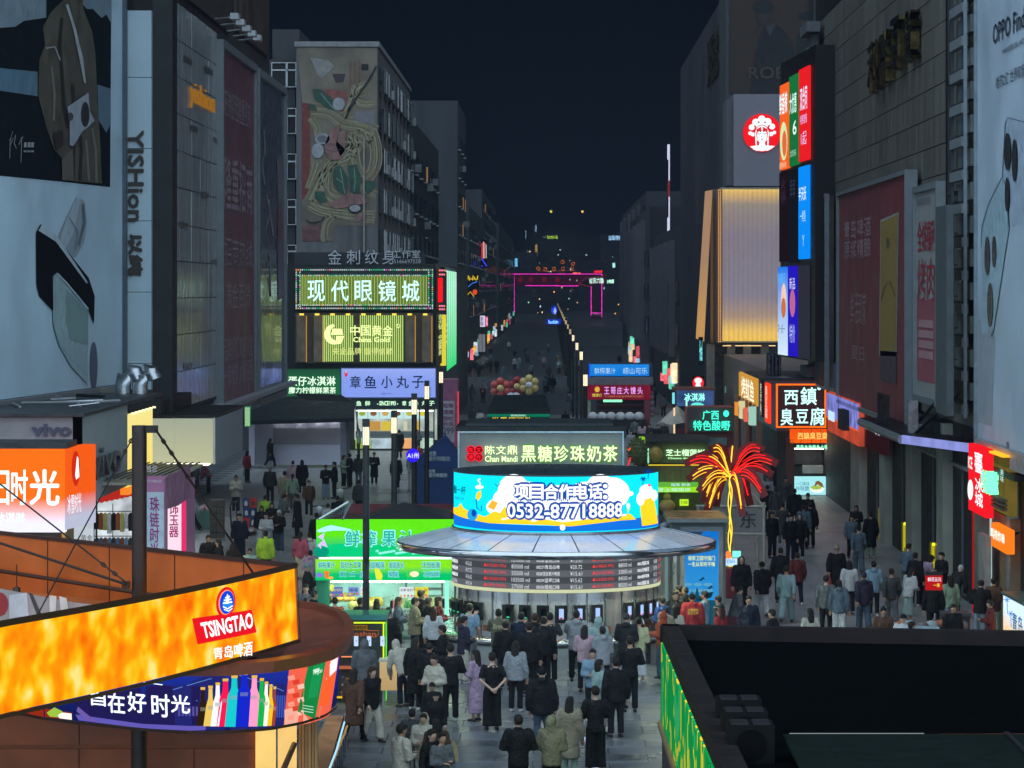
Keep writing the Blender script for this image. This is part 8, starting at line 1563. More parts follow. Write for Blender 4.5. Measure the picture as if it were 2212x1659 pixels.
def raw_top(d,kind):
    up = d['up']; L = []; g = {'tee': .022,'shirt': .035,'jk': .052,'hd': .055,'hu': .055,'ct': .06,'dr': .04,'puf': .085}[kind]; hem = {'tee': .82,'shirt': .80,'jk': .77,'hd': .76,'hu': .76,'ct': .42,'dr': .28,'puf': .74}[kind]
    low = []; rr_ = []
    if kind in ('ct','dr') and not d['sit']:
        pl0 = d['pel']; low = [Vector((0,0,hem)),Vector((0,0,(hem+.85)/2)),Vector((0,0,.86))]; rr_ = [(.2+g*.6,.17+g),(.18+g*.6,.15+g),(.15+g,.115+g)]
    else: low = [up((0,0,hem)),up((0,0,.9))]; rr_ = [(.15+g,.115+g),(.15+g,.115+g*.9)]
    L.append(loft(low+[up((0,0,1.0)),up((0,0,1.14)),up((0,.01,1.3)),up((0,0,1.40)),up((0,-.01,1.465))],rr_+[(.145+g,.105+g),(.145+g*.9,.105+g),(.168+g*.7,.12+g*.8),(.135+g*.6,.09+g*.6),(.068+g*.2,.066+g*.2)]))
    for s in (0,1):
        sh,el,ha = d['sh'][s],d['el'][s],d['hand'][s]
        if kind == 'tee': L.append(loft([sh+Vector((0,0,.012)),sh.lerp(el,.85)],[.07,.066]))
        else: L.append(loft([sh+Vector((0,0,.008)),sh.lerp(el,.5),el,el.lerp(ha,.5),el.lerp(ha,.93)],[.058+g*.55,.054+g*.6,.05+g*.6,.043+g*.6,.038+g*.5]))
        L.append(ell(sh,(.062+g*.5,.062+g*.5,.06+g*.4)))
    if kind in ('hd','puf'): L.append(ell(up((0,-.085,1.45)),(.12,.085,.075)))
    if kind == 'jk': L.append(loft([up((0,-.01,1.43)),up((0,-.005,1.5))],[(.085,.082),(.078,.075)]))
    if kind == 'hu':
        L.append(ell(up((0,-.03,1.61)),(.112,.105,.135))); L.append(loft([up((0,-.03,1.42)),up((0,-.02,1.52))],[(.11,.1),(.1,.085)]))
    return L
def raw_bottom(d,kind):
    g = {'tr': .014,'wd': .04,'sk': .03}[kind]; L = []; pl0 = d['pel']
    L.append(loft([pl0-Vector((0,0,.1)),pl0+Vector((0,0,.0)),pl0+Vector((0,0,.08))],[(.15+g*.5,.11+g*.6),(.158+g*.4,.12+g*.5),(.148,.108)]))
    if kind == 'sk' and not d['sit']: L.append(loft([Vector((0,0,.2)),Vector((0,0,.5)),pl0],[(.24,.2),(.2,.16),(.155,.12)]))
    else:
        for s in (0,1):
            h,k,f = d['hip'][s],d['kn'][s],d['ft'][s]; e = k.lerp(f,.95)
            L.append(loft([h,h.lerp(k,.5),k,k.lerp(f,.5),e],[.095+g*.4,.083+g*.7,.066+g,.058+g*1.15,.056+g*1.35]))
    return L
def raw_shoes(d):
    L = []
    for s in (0,1):
        f = d['ft'][s]; x,y,z = f; z0 = z-.07
        L.append(loft([(x,y-.07,z0+.035),(x,y+.02,z0+.045),(x,y+.12,z0+.038),(x,y+.19,z0+.03)],[(.042,.035),(.046,.042),(.05,.034),(.035,.024)],8))
    return L
def raw_hair(kind):
    L = []
    if kind in ('short','bald'): 
        if kind == 'short': L += [ell((0,-.022,.03),(.089,.1,.108)),ell((0,.03,.075),(.075,.075,.06))]
        else: L += [ell((0,-.03,.02),(.081,.086,.1))]
    elif kind == 'long': L += [ell((0,-.022,.028),(.093,.104,.11)),ell((0,.03,.08),(.075,.07,.055)),loft([(0,-.05,.04),(0,-.075,-.12),(0,-.1,-.28),(0,-.1,-.37)],[(.098,.07),(.105,.06),(.1,.045),(.06,.03)])]
    elif kind == 'bob': L += [ell((0,-.022,.028),(.096,.106,.11)),ell((0,.03,.08),(.078,.07,.055)),loft([(0,-.045,.04),(0,-.055,-.1),(0,-.055,-.17)],[(.1,.075),(.105,.07),(.085,.055)])]
    elif kind == 'pony': L += [ell((0,-.022,.028),(.089,.1,.108)),ell((0,.03,.075),(.07,.07,.055)),loft([(0,-.1,.06),(0,-.15,.02),(0,-.15,-.12),(0,-.13,-.24)],[.03,.04,.04,.02])]
    elif kind == 'bun': L += [ell((0,-.022,.028),(.089,.1,.108)),ell((0,.03,.075),(.07,.07,.055)),ell((0,-.11,.07),(.05,.045,.05))]
    elif kind in ('cap','beanie'): L += [ell((0,-.018,.045),(.094,.106,.098))]+([loft([(0,.06,.05),(0,.16,.035)],[(.075,.012),(.06,.008)],10)] if kind == 'cap' else [ell((0,-.01,.15),(.03,.03,.03))])
    return L
_want = {}
def want(key,parts,vox,disp=0.0):
    if key in _want: return
    m = MB()
    for v,f in parts: m.add(v,f,None)
    me = bpy.data.meshes.new("p"); me.from_pydata(m.v,[],m.f); me.update(); o = bpy.data.objects.new("p",me); col.objects.link(o)
    r_ = o.modifiers.new("r",'REMESH'); r_.mode = 'VOXEL'; r_.voxel_size = vox; r_.use_smooth_shade = True
    s_ = o.modifiers.new("s",'SMOOTH'); s_.factor = .5; s_.iterations = 3
    if disp:
        dm = o.modifiers.new("d",'DISPLACE'); dm.texture = _cl; dm.strength = disp; dm.mid_level = .5
    _want[key] = o
_cl = bpy.data.textures.new("folds",'CLOUDS'); _cl.noise_scale = .13
def resolve():
    bpy.context.view_layer.update(); dg = bpy.context.evaluated_depsgraph_get()
    for k,o in list(_want.items()):
        if isinstance(o,bpy.types.Object):
            me = bpy.data.meshes.new_from_object(o.evaluated_get(dg)); me.name = k[0]; _want[k] = me
    for o in [o for o in col.objects if o.name.startswith("p") and (o.name == "p" or o.name[:2] == "p.")]: bpy.data.objects.remove(o)
def add_hands(me,d):
    m = MB()
    for s in (0,1):
        h,e = d['hand'][s],d['el'][s]; t = (h-e).normalized(); side = t.cross(Vector((0,1,0)) if abs(t.y) < .8 else Vector((0,0,1))).normalized(); sg = -1 if s else 1
        curl = t.cross(side).normalized()
        v,f = loft([h-t*.02,h+t*.035,h+t*.075],[(.03,.022),(.038,.02),(.036,.018)],8); m.add(v,f,None)
        for i in range(4):
            o_ = h+t*.07+side*(.026-.0175*i); l_ = (.055,.065,.06,.046)[i]; p1_ = o_+t*l_*.55+curl*.006; m.tube([o_,p1_,p1_+t*l_*.35+curl*.02],[.0095,.0088,.007],None,6)
        o_ = h+t*.02+side*.03; m.tube([o_,o_+t*.03+side*.025,o_+t*.06+side*.028+curl*.01],[.012,.01,.008],None,6)
    up = d['up']; m.blob(up((0,.118,1.585)),(.014,.018,.022),None,6,4)
    for s in (-1,1): m.blob(up((s*.079,.015,1.59)),(.014,.02,.03),None,6,4)
    nf = len(m.f); 
    for s in (-1,1): m.blob(up((s*.03,.105,1.612)),(.014,.01,.0075),None,6,4)
    for s in (-1,1): m.blob(up((s*.03,.108,1.635)),(.02,.007,.005),None,6,4)
    nf2 = len(m.f); m.blob(up((0,.108,1.54)),(.024,.01,.007),None,6,4)
    bm = bmesh.new(); bm.from_mesh(me); vs = [bm.verts.new(v) for v in m.v]
    for i,f in enumerate(m.f):
        try: q = bm.faces.new([vs[j] for j in f]); q.smooth = True; q.material_index = 0 if i < nf else 1 if i < nf2 else 2
        except ValueError: pass
    bm.to_mesh(me); bm.free()
skin = [pm((.42,.25,.17),.5,ns=8,na=.06),pm((.34,.2,.13),.5,ns=8,na=.06),pm((.5,.32,.24),.5,ns=8,na=.06)]
eye_m = pm((.015,.012,.01),.4); lip_m = pm((.3,.08,.07),.5)
CL = dict(bk=(.008,.008,.01),ch=(.022,.023,.026),nv=(.012,.017,.035),gy=(.12,.13,.14),lg=(.3,.32,.34),wh=(.55,.57,.58),cr=(.5,.47,.38),be=(.3,.26,.18),ol=(.13,.13,.08),br=(.1,.05,.03),rd=(.35,.03,.04),pk=(.45,.1,.16),pp=(.42,.3,.42),tl=(.25,.36,.38),lb=(.2,.32,.42),bl=(.04,.09,.3),jn=(.06,.09,.14),jl=(.22,.3,.38),gn=(.25,.36,.26),yl=(.5,.5,.28),og=(.4,.08,.03),hv=(.35,.6,.05),dr=(.12,.02,.02),ms=(.3,.42,.4),ob=(.24,.22,.13),lp=(.5,.34,.38),hb=(.02,.015,.012),hw=(.3,.28,.26),hr=(.06,.025,.012),gb=(.1,.14,.18),dp=(.03,.025,.05),dg=(.05,.055,.055))
def cm(c,cloth=True): return pm(tuple(.8*q for q in CL[c]),.8 if cloth else .5,ns=4,na=.16,bump=.6 if cloth else .6,bs=22 if cloth else 60,spec=.25)
CR = dict(Z=(0,1700,2.011),A=(740,1740,2.911),B=(1050,1740,2.9625),C=(1200,2250,3.686),D=(1300,2600,3.5145),E=(1650,2350,3.687),F=(2150,2350,3.318),G=(1850,2600,3.403),H=(2600,2050,3.456),I=(3000,1750,3.318),J=(3050,2150,4.022),K=(3550,2100,3.771),L=(1850,1250,3.131),M=(2350,1500,2.765),N=(1380,1520,4.366),T=(1100,1700,1.8433))
# crop x y(head top) | pose | facing | top.colour | bottom.colour | hair.colour | height | label
PEOPLE = """
Z 1430 835|stand|0|hd.pp|tr.ch|beanie.bk|1.66|person in a grey lilac hoodie walking past the hot pink light box
Z 1505 860|walk|-5|shirt.lb|tr.gy|beanie.bk|1.66|person in a light blue top wearing a beige backpack by the pink light box
Z 1362 982|stand|190|hu.bk|tr.bk|long.hb|1.6|dark hooded person half behind the navy umbrella
A 110 320|leansm|0|hd.gy|tr.dg|long.hb|1.62|person in a grey sweater with back turned at the teal vendor table
A 190 322|lean|-90|shirt.pk|tr.bk|short.hb|1.68|person in a pinkish jacket bending over the teal vendor table
A 90 678|walk|-90|shirt.wh|wd.bk|bob.hb|1.64|person in a white sweater and black trousers striding left below the cream sign box
A 593 480|phone|180|puf.cr|tr.nv|beanie.br|1.66|person in a cream jacket and beanie standing before the trolley
A 727 190|stand|60|jk.rd|tr.bk|bob.hb|1.65|person in a dark red jacket carrying a pale bag behind the carton stack
A 635 925|stand|180|shirt.nv|wd.nv|short.hb|1.76|large man in a navy top walking towards us below the trolley
A 935 712|stand|20|jk.hv|tr.bk|short.hb|1.6|person in a lime jacket just behind two dark hoods
A 890 835|stand|180|hu.bk|sk.wh|long.hb|1.62|person with a black hood and long white skirt facing us left of the family
A 945 918|phone|175|jk.wh|tr.gy|short.hb|1.64|person in a white jacket holding a small child
A 940 1125|stand|0|jk.hv|tr.bk|short.hb|1.74|traffic officer in a yellow-green and black jacket seen from behind
A 272 1175|stand|150|jk.bk|tr.bk|short.hb|1.74|man in a black jacket under the mast stay cable
A 388 1228|stand|-80|puf.bk|tr.bk|bob.hb|1.66|person in a black puffer jacket right of the man under the stay cable
A 560 1270|stand|20|jk.bk|tr.bk|long.hb|1.62|long-haired person in dark clothes with a bunny bag beside the stay cable
A 755 1330|stand|180|hu.ms|tr.gn|long.hb|1.6|person in a pale mint hooded coat above the orange screen
A 870 1460|stand|180|hu.tl|tr.gn|bob.hb|1.1|small child in a pale mint coat beside the mint hooded coat
B 95 50|walk|60|ct.bk|tr.bk|long.hb|1.66|tall dark figure striding past the white cloth tent
B 90 378|stand|0|jk.ch|tr.bk|bald.hw|1.72|white-haired man in a black leather jacket beside the trolley
B 362 312|stand|10|puf.lp|tr.gy|bun.hb|1.64|person in a pale pink jacket in front of the tent cloth
B 468 303|stand|0|ct.bk|tr.bk|long.hb|1.68|person in a long dark coat right of the pale pink jacket
B 262 436|stand|0|shirt.be|wd.be|short.hb|1.72|man in a beige shirt and beige trousers seen from behind
B 357 470|walk2|0|shirt.gn|tr.gy|pony.hb|1.64|person with a ponytail and pale green jacket beside the beige shirt
B 550 547|walk2|175|jk.br|tr.bk|short.hb|1.62|person in a rust cardigan walking towards us alone
B 750 362|phone|180|jk.bk|wd.jl|short.hb|1.64|person in a black jacket and light jeans looking at a phone
B 850 326|phone|-90|jk.bk|tr.bk|short.hb|1.74|man all in black with a phone beside the light jeans
B 965 248|phone|120|jk.gn|tr.bk|bob.hb|1.62|person in a grey-green jacket in the trio left of the tallest lantern post
B 1030 228|phone|-60|jk.bk|wd.bk|short.hb|1.7|man in black in the middle of the trio by the tallest lantern post
B 1140 228|stand|0|jk.dg|tr.gb|long.hb|1.66|person in dark grey at the right of the trio by the tallest lantern post
B 257 716|leansm|60|hd.gy|wd.lg|short.hb|1.72|man in a grey hoodie and pale trousers facing the man in the black coat
B 408 710|stand|-80|ct.bk|tr.bk|short.hb|1.76|tall man in a long black coat facing left
B 110 812|phone|180|hu.bk|tr.bk|long.hb|1.62|person with a black hood and white vest facing us
B 195 902|phone|180|jk.bk|wd.jn|cap.wh|1.6|person in a white cap and jeans holding papers
B 452 1158|stand|0|shirt.pk|wd.cr|pony.hb|1.64|person in a raspberry pink top and cream trousers left of the green stall
B 558 1168|stand|-10|hd.wh|tr.gy|short.hb|1.6|person in a white hoodie at the left edge of the green board
B 568 1380|leansm|20|hd.pp|tr.gy|short.hb|1.6|person in a mauve grey top bending beside the green board
B 640 934|stand|0|jk.bk|tr.ch|short.hb|1.6|dark-jacketed person next to the pale scooter front
B 890 727|sit|0|jk.bk|tr.bk|short.hb|1.9|rider in black sitting on the scooter by the truss
B 775 822|stand|-20|jk.wh|tr.bk|short.hb|1.5|small person in white behind the scooter by the truss
B 1145 540|stand|0|jk.dg|tr.bk|short.hb|1.66|person in dark grey behind the tallest lantern post
N 510 1272|phone|180|ct.bk|tr.bk|short.hb|1.66|person in a long black coat on the pale tiles before the octopus-ball shop
N 892 1322|stand|0|ct.bk|tr.bk|short.hb|1.7|dark figure beside the second lantern post on the pale tiles
N 577 702|stand|0|shirt.gy|tr.bk|short.hb|1.72|stout person in a grey shirt at the octopus-ball counter
N 705 722|phone|0|dr.bk|tr.bk|long.hb|1.66|person in a long black dress at the octopus-ball counter
N 1262 880|phone|180|jk.gy|tr.gb|bob.hb|1.64|person in grey holding something beside the fourth lantern post
N 945 880|stand|-20|ct.bk|tr.bk|short.hb|1.68|dark figure right of the second lantern post at the shop counter
N 235 862|stand|-90|shirt.gn|tr.bk|short.hb|1.6|person in grey-green at the flap of the white tent
T 1170 527|phone|90|shirt.lg|tr.gy|cap.wh|1.5|person in a white cap just over the red canopy
T 1262 432|phone|-60|jk.bk|tr.bk|short.hb|1.72|vendor in black beside the navy tent
C 118 28|phone|90|jk.ch|tr.bk|cap.tl|1.74|man in a teal cap and mask left of the green stall
C 85 338|stand|170|shirt.gy|tr.bk|short.hb|1.72|grey-shirted man facing us between the orange screen and green stall
C 212 440|phone|60|jk.bk|tr.bk|short.hb|1.66|person in black eating at the green stall post
C 90 535|stand|20|shirt.wh|tr.bk|bald.hb|1.7|shaven-headed man in white low beside the dish rim
C 515 530|phone|0|shirt.og|tr.bk|short.hb|1.66|person in a red-orange top seen over the neon cup booth
C 895 540|phone|40|jk.bk|tr.bk|short.hb|1.7|man in a shiny black jacket bowed behind the tallest lantern post
C 1130 555|phone|0|jk.ob|tr.bk|long.hb|1.62|long-haired person in an olive beige jacket at the fruit counter
C 1308 682|stand|20|ct.bk|tr.bk|short.hb|1.76|man in a long black coat right of the neon cup booth
C 1458 527|phone|80|jk.gb|tr.gy|long.hr|1.66|brown-haired person in a slate coat beside the watermelons
C 1700 538|phone|70|jk.ob|tr.nv|short.hb|1.76|middle-aged man in an olive grey jacket holding up a phone
C 1790 425|phone|60|jk.bk|tr.bk|short.hb|1.78|dark-haired man behind the olive grey jacket
C 950 1150|phone|0|hu.gy|tr.gy|beanie.gy|1.74|hooded person in grey standing at the neon cup booth
C 1395 1180|lean|-50|hu.cr|tr.nv|short.hb|1.66|person in a beige hood and dark red vest leaning over the cream counter
C 1705 1135|stand|30|ct.bk|tr.bk|long.hb|1.7|long-haired person in black holding a white cup
D 415 286|walk|30|ct.br|tr.bk|long.hb|1.66|person in a dark brown coat carrying a white bag by the lit steps
D 665 262|walk2|150|jk.bk|wd.cr|bob.hr|1.66|person in a black jacket and cream trousers walking beside the dark brown coat
D 1535 92|arms|-150|hd.cr|tr.lg|short.hb|1.7|young man in glasses and a cream hoodie
D 1505 480|stand|180|jk.bk|tr.bk|cap.bk|1.35|child in a black cap in front of the cream hoodie
D 1560 612|stand|170|jk.bk|tr.ch|cap.bk|1.35|second child in a black cap, lower down by the cream hoodie
D 1385 915|phone|180|hu.cr|tr.cr|long.hb|1.6|person with a cream hood and long black hair at the bottom of the picture
D 1080 1065|phone|50|jk.cr|tr.bk|short.hb|1.72|black-haired man in a cream jacket at the very bottom
D 1500 1142|stand|130|jk.bk|tr.bk|long.hb|1.62|person with long black hair and black jacket among the bottom group
D 1645 1180|phone|160|shirt.gy|tr.gy|long.hb|1.6|person tilting a pale face towards us in the bottom group
D 1565 990|stand|-20|jk.br|tr.gy|bob.hb|1.6|person in a brown coat with a tan bag in the bottom group
D 1225 850|stand|0|jk.dg|tr.dg|short.hb|1.5|dim grey figure behind the cream jacket man
E 560 852|arms|0|shirt.bk|tr.bk|short.hb|1.78|broad man in a black sweatshirt with a pale hem line
E 238 165|phone|60|jk.bk|tr.bk|short.hb|1.7|person in black with a pale hairband beside the round bar
E 385 150|phone|70|jk.dr|tr.bk|bob.hb|1.68|person with black hair and a shiny red jacket at the left end of the bar
E 315 296|stand|10|shirt.wh|tr.bk|long.hr|1.62|long-haired person in a black and white checked shirt
E 440 580|phone|-70|jk.bk|tr.bk|short.hb|1.72|man in a dark vest over white looking down at his hands
E 843 258|raise|5|tee.lb|tr.gy|short.hb|1.78|man in a patterned pale tee at the fourth tablet
E 765 442|phone|60|hd.dp|wd.cr|short.hb|1.7|person in a dark plum hooded jacket and cream trousers by the bar
E 1270 335|raise|0|jk.ol|tr.lg|short.hb|1.76|man in an olive jacket with script on the back
E 1368 510|stand|0|jk.bk|tr.bk|short.hb|1.72|man in black standing right behind the olive jacket
E 1605 385|raise|0|jk.nv|tr.bk|short.hb|1.74|man in a dark suit at the bar right of the olive jacket
E 1805 400|phone|0|jk.bk|tr.bk|short.hr|1.72|brown-haired person in black at the bar between two dark suits
E 1722 540|stand|0|jk.bk|tr.bk|short.hb|1.74|dark-clad man second in line at the bar centre
E 1525 812|stand|0|jk.lg|tr.bk|long.hb|1.66|person with very long black hair over a pale grey top
E 930 940|phone|-60|dr.pp|sk.pp|long.hb|1.64|long-haired person in a long pale lilac dress
E 1172 982|behind|-10|tee.bk|wd.bk|short.hb|1.74|man in a black tee and baggy black trousers
E 55 765|stand|20|hu.bk|tr.bk|long.hb|1.62|dark hooded person at the left of the checked shirt
E 250 842|stand|0|jk.bk|tr.bk|cap.ch|1.62|person in a dark cap with a pale strap line
F 78 402|stand|0|jk.bk|tr.bk|short.hb|1.76|tall man in black at the middle of the bar queue
F 165 350|behind|0|tee.ch|tr.bk|short.hb|1.78|man in a charcoal polo with his hands behind his back
F 515 320|raise|10|hd.lg|tr.bk|short.hb|1.8|man in a light grey hoodie and black trousers at a tablet
F 625 520|phone|0|jk.lp|tr.bk|long.hb|1.64|person in a pinkish cream jacket with long black hair
F 800 405|phone|-20|hu.ms|tr.nv|cap.gn|1.72|person in a mint green hood and navy vest at the bar
F 862 536|phone|-10|hd.lg|tr.bk|short.hb|1.68|person in a pale grey hooded jacket with dark blue hair
F 1180 363|phone|0|hd.ch|tr.bk|cap.dg|1.76|person in a charcoal hoodie and cap at the right tablets
F 1350 410|phone|10|shirt.yl|sk.wh|bun.hb|1.66|person in a pale yellow shirt and white skirt with a hair bun
F 1228 665|arms|0|shirt.bk|tr.bk|short.hb|1.78|man in a black shirt and slim black trousers holding a small white bag
F 1645 328|phone|-60|hu.og|wd.jn|beanie.og|1.72|person in an orange-red hood and blue jeans next to the green lit side
F 732 832|phone|175|shirt.lb|tr.bk|short.hb|1.66|person in a light blue top with a shoulder strap facing us
F 822 976|phone|60|jk.ms|sk.lp|bob.hb|1.66|person in a pale green jacket and pinkish trousers facing right
F 1038 952|stand|-10|jk.bk|tr.bk|short.hb|1.76|tall man in black with white shoes
F 768 1330|arms|0|shirt.bk|wd.bk|short.hb|1.76|man in a black sweatshirt low in the picture, left of the green lit side
F 432 1470|stand|10|ct.be|tr.gn|long.hb|1.64|person with waist-long black hair and a beige coat
F 60 1082|stand|0|puf.bk|tr.jn|cap.bk|1.76|broad person in a black jacket and cap in the lower centre
G 760 905|arms|0|jk.bk|tr.bk|short.hb|1.78|broad man in a black jacket at the very bottom centre
G 1215 915|phone|0|hu.ob|tr.bk|beanie.ob|1.72|person in an olive beige hood at the very bottom centre
H 200 712|phone|70|tee.bk|tr.bk|short.hb|1.74|staff member in black standing in the booth beside the bar
H 1265 628|stand|180|hu.bk|tr.bk|short.hb|1.72|person in a black hood facing us by the palm foot
H 1545 697|walk2|-10|puf.bk|wd.wh|cap.bk|1.7|person in a black cap, black jacket and white trousers
H 1242 1042|sit|70|jk.gy|tr.gy|short.hb|2.35|person in a grey jacket sitting bent over by the blue poster
H 1365 1170|stand|180|jk.nv|tr.bk|short.hb|1.7|young man in navy facing us over the black roof edge
H 750 1102|phone|-60|shirt.lb|tr.gy|short.hb|1.7|man in glasses and a pale blue jacket before the blue poster
H 940 1172|stand|-80|hd.ch|tr.bk|short.hb|1.68|black-haired man in a dark jacket with a pale hood
H 965 1330|stand|-60|jk.rd|tr.bk|long.hr|1.6|person with long brown hair and a red vest
H 582 1138|stand|0|puf.rd|tr.bk|beanie.bk|1.72|volunteer in a red vest with yellow back lettering
H 352 1103|stand|170|jk.bk|tr.bk|short.hb|1.76|man in a black coat left of the red vest
H 482 1042|stand|-70|jk.bk|tr.bk|bald.hb|1.72|shaven-headed man in a black coat behind the red vest
H 402 1028|stand|-70|jk.ch|tr.bk|short.hb|1.74|man half hidden behind the shaven head
H 165 1185|phone|-40|jk.bl|tr.bk|short.hb|1.7|person in a bright blue jacket at the right end of the bar
H 215 1330|stand|-20|jk.be|tr.bk|cap.ch|1.62|person in a dark cap and pale hood beside the orange hood
H 338 1310|stand|0|jk.cr|tr.bk|long.hb|1.62|long-haired person in cream low beside the red vest
I 355 266|phone|10|ct.bk|tr.bk|short.hb|1.7|dark-coated person at the end of the shop row
I 475 535|stand|180|jk.dg|tr.gy|short.hb|1.66|dim figure in grey left of the food lightbox
I 235 520|stand|180|shirt.lg|tr.gy|short.hb|1.64|person in a pale sweater behind the palm fronds
I 232 640|stand|0|jk.bk|tr.bk|short.hb|1.7|person in a black jacket just right of the palm
I 340 680|stand|0|jk.dg|tr.cr|pony.hb|1.66|ponytailed person in grey with cream trousers
I 590 690|stand|10|puf.bk|tr.bk|short.hb|1.72|bulky person in a black jacket in front of the food lightbox
I 768 750|stand|180|jk.bk|tr.bk|cap.ch|1.7|capped figure walking towards us before the food lightbox
I 430 872|walk2|0|tee.dg|tr.gy|short.hb|1.7|person in a dark grey tee and grey trousers with white shoes
I 296 995|stand|150|jk.bk|tr.bk|short.hb|1.72|man in black beside the pale pole frame
I 540 1035|stand|170|jk.bk|tr.nv|short.hb|1.72|black-haired man in black in the crowd right of the pole frame
I 660 1030|stand|180|hu.bk|tr.bk|short.hb|1.64|black hooded person facing us in the walkway
I 712 905|stand|0|jk.gb|tr.bk|short.hb|1.7|person in slate with the grey hood down in the walkway
I 800 880|stand|0|jk.bk|tr.bk|short.hb|1.72|broad black back at the right of the walkway crowd
I 1410 912|phone|180|jk.bk|tr.bk|long.hb|1.62|dark-haired person beside the second yellow board
I 1350 1040|walk2|175|shirt.gb|tr.bk|short.hb|1.66|person in a grey-blue tee looking down beside the shop doors
I 1440 1180|walk2|0|shirt.gb|wd.gb|short.hb|1.7|person in a matching grey-green tracksuit seen from behind
I 1600 1000|stand|0|ct.bk|tr.gn|short.hb|1.7|dark figure with pale trousers by the third yellow board
J 1193 140|walk2|0|ct.bk|tr.bk|beanie.be|1.72|person in a long black coat and pale cap carrying a red bag
J 292 180|stand|0|jk.bk|tr.bk|short.hb|1.74|man in black with a pale collar line
J 560 258|walk2|0|jk.dr|tr.nv|short.hb|1.68|person in a dark red and navy jacket with white stripes
J 385 470|walk|0|shirt.tl|wd.tl|short.hb|1.74|person in a pale teal sweatshirt and trousers carrying a cup
J 1395 392|walk2|-5|jk.wh|tr.bk|bob.hb|1.66|black-haired person in a bright white jacket
J 1790 398|walk2|5|hd.lb|tr.bk|short.hb|1.7|person in a navy jacket with bright blue shoulders
J 1630 580|walk2|0|hd.dp|wd.jn|cap.dp|1.7|person in a dark plum jacket and flared jeans
J 1022 630|stand|0|shirt.gy|tr.bk|short.hb|1.74|man in a grey sweater with black trousers
J 1232 700|stand|5|hd.gb|wd.wh|bob.hb|1.68|person in a slate blue sweater and white trousers
J 2075 515|walk2|0|shirt.dg|wd.gy|short.hb|1.7|person in a dark green-grey top and wide grey trousers
J 765 1160|stand|0|shirt.cr|tr.cr|long.hb|1.6|long black-haired person in a cream top cut by the black roof
J 150 1178|stand|-70|jk.bk|tr.bk|short.hb|1.7|black-haired man with a bare neck cut by the black roof
J 1945 1148|stand|180|jk.br|tr.bk|beanie.bk|1.68|person in a black beanie and brown jacket cut by the black roof
K 322 298|leansm|40|shirt.gb|tr.gy|short.hb|1.72|man in a pale slate shirt by the third yellow board
K 425 435|stand|20|jk.bk|tr.bk|short.hb|1.68|dark figure beside the pale slate shirt
K 665 480|lean|60|shirt.pp|tr.bk|bob.hb|1.68|person in a lilac top leaning over the flower seller's sign
K 812 428|phone|-120|jk.bk|tr.bk|short.hb|1.72|man in black looking down behind the red flower sign
K 1110 635|lean|50|jk.ch|tr.bk|cap.wh|1.68|person in a dark jacket and white cap bending forward
K 365 660|leansm|40|jk.wh|sk.ms|long.hb|1.62|long-haired person in a white jacket bending at the cart
K 690 818|stand|0|jk.bk|tr.bk|cap.dr|1.74|man in a black coat and dark red cap at the cart
K 945 782|stand|-10|jk.gn|tr.jl|long.hb|1.64|person in a pale green jacket with a dark sling bag
K 992 1213|stand|180|jk.bk|tr.bk|short.hb|1.66|person in black with a white face mask facing us
K 1412 850|leansm|10|jk.bk|tr.jl|short.hb|1.72|man in a black jacket and pale jeans at the corner shop
K 1612 812|phone|40|jk.br|tr.gn|short.hb|1.72|person in a brown jacket lit orange by the corner shop
K 1545 1150|phone|-60|jk.dr|tr.bk|short.hb|1.6|person in a dark maroon top before the lit beach-print counter
K 238 1370|stand|180|jk.wh|tr.bk|cap.bk|1.64|person in white with a dark cap cut by the black roof near the freezer
K 368 1478|stand|60|jk.bk|tr.bk|short.hb|1.64|black-haired head beside the freezer at the roof edge
L 580 358|stand|180|shirt.wh|tr.ch|short.hb|1.66|white-topped figure alone in the far middle of the street
L 792 430|stand|0|jk.dg|tr.bk|short.hb|1.68|dim dark figure right of the white-topped one
L 1075 378|walk2|0|shirt.lg|tr.bk|short.hb|1.68|pale figure near the centre lantern row in the distance
L 335 362|stand|90|jk.rd|tr.jl|short.hb|1.66|red-jacketed figure at the far left shops
L 268 850|stand|180|jk.lg|tr.gy|short.hb|1.66|person in pale grey behind the maroon top
L 255 915|phone|180|shirt.dr|tr.bk|short.hb|1.66|person in a maroon top holding a white tray
L 122 905|stand|0|ct.gy|tr.gy|long.hb|1.66|person in a long grey coat at the left of the balloon flowers
L 125 1182|stand|0|jk.dg|tr.bk|short.hb|1.68|dark grey back beside the white shirt
L 218 1222|stand|0|shirt.wh|tr.bk|short.hb|1.7|man in a white shirt left of the screen stall
L 252 1318|stand|0|jk.bk|tr.bk|short.hb|1.6|small dark figure next to the screen stall
L 862 640|stand|0|shirt.gy|tr.bk|short.hb|1.68|dim grey figure behind the yellow balloon flower
L 1078 660|stand|0|jk.dg|tr.bk|short.hb|1.7|dark figure right of the yellow balloon flower
L 1035 800|stand|0|jk.gb|tr.bk|short.hb|1.68|slate figure standing close to the yellow balloon flower
L 1322 1000|lean|-60|jk.gb|tr.gb|short.hb|1.68|person leaning over a pale table beside the centre lanterns
L 1290 1238|stand|0|puf.bk|tr.gy|short.hb|1.7|bulky dark figure between the screen stall and the centre lanterns
L 430 585|stand|0|jk.bk|tr.bk|short.hb|1.7|dark figure left of the balloons, farther up the street
L 350 590|stand|0|jk.ch|tr.bk|short.hb|1.68|second dark figure left of the balloons near the shop fronts
L 515 665|stand|180|shirt.gb|tr.gb|short.hb|1.68|faint blue-grey figure behind the coral balloon flower
M 175 415|stand|0|shirt.cr|tr.bk|short.hb|1.68|person in a pale shirt at the bun stall table
M 422 425|stand|0|puf.bk|tr.bk|short.hb|1.72|broad black back at the bun stall
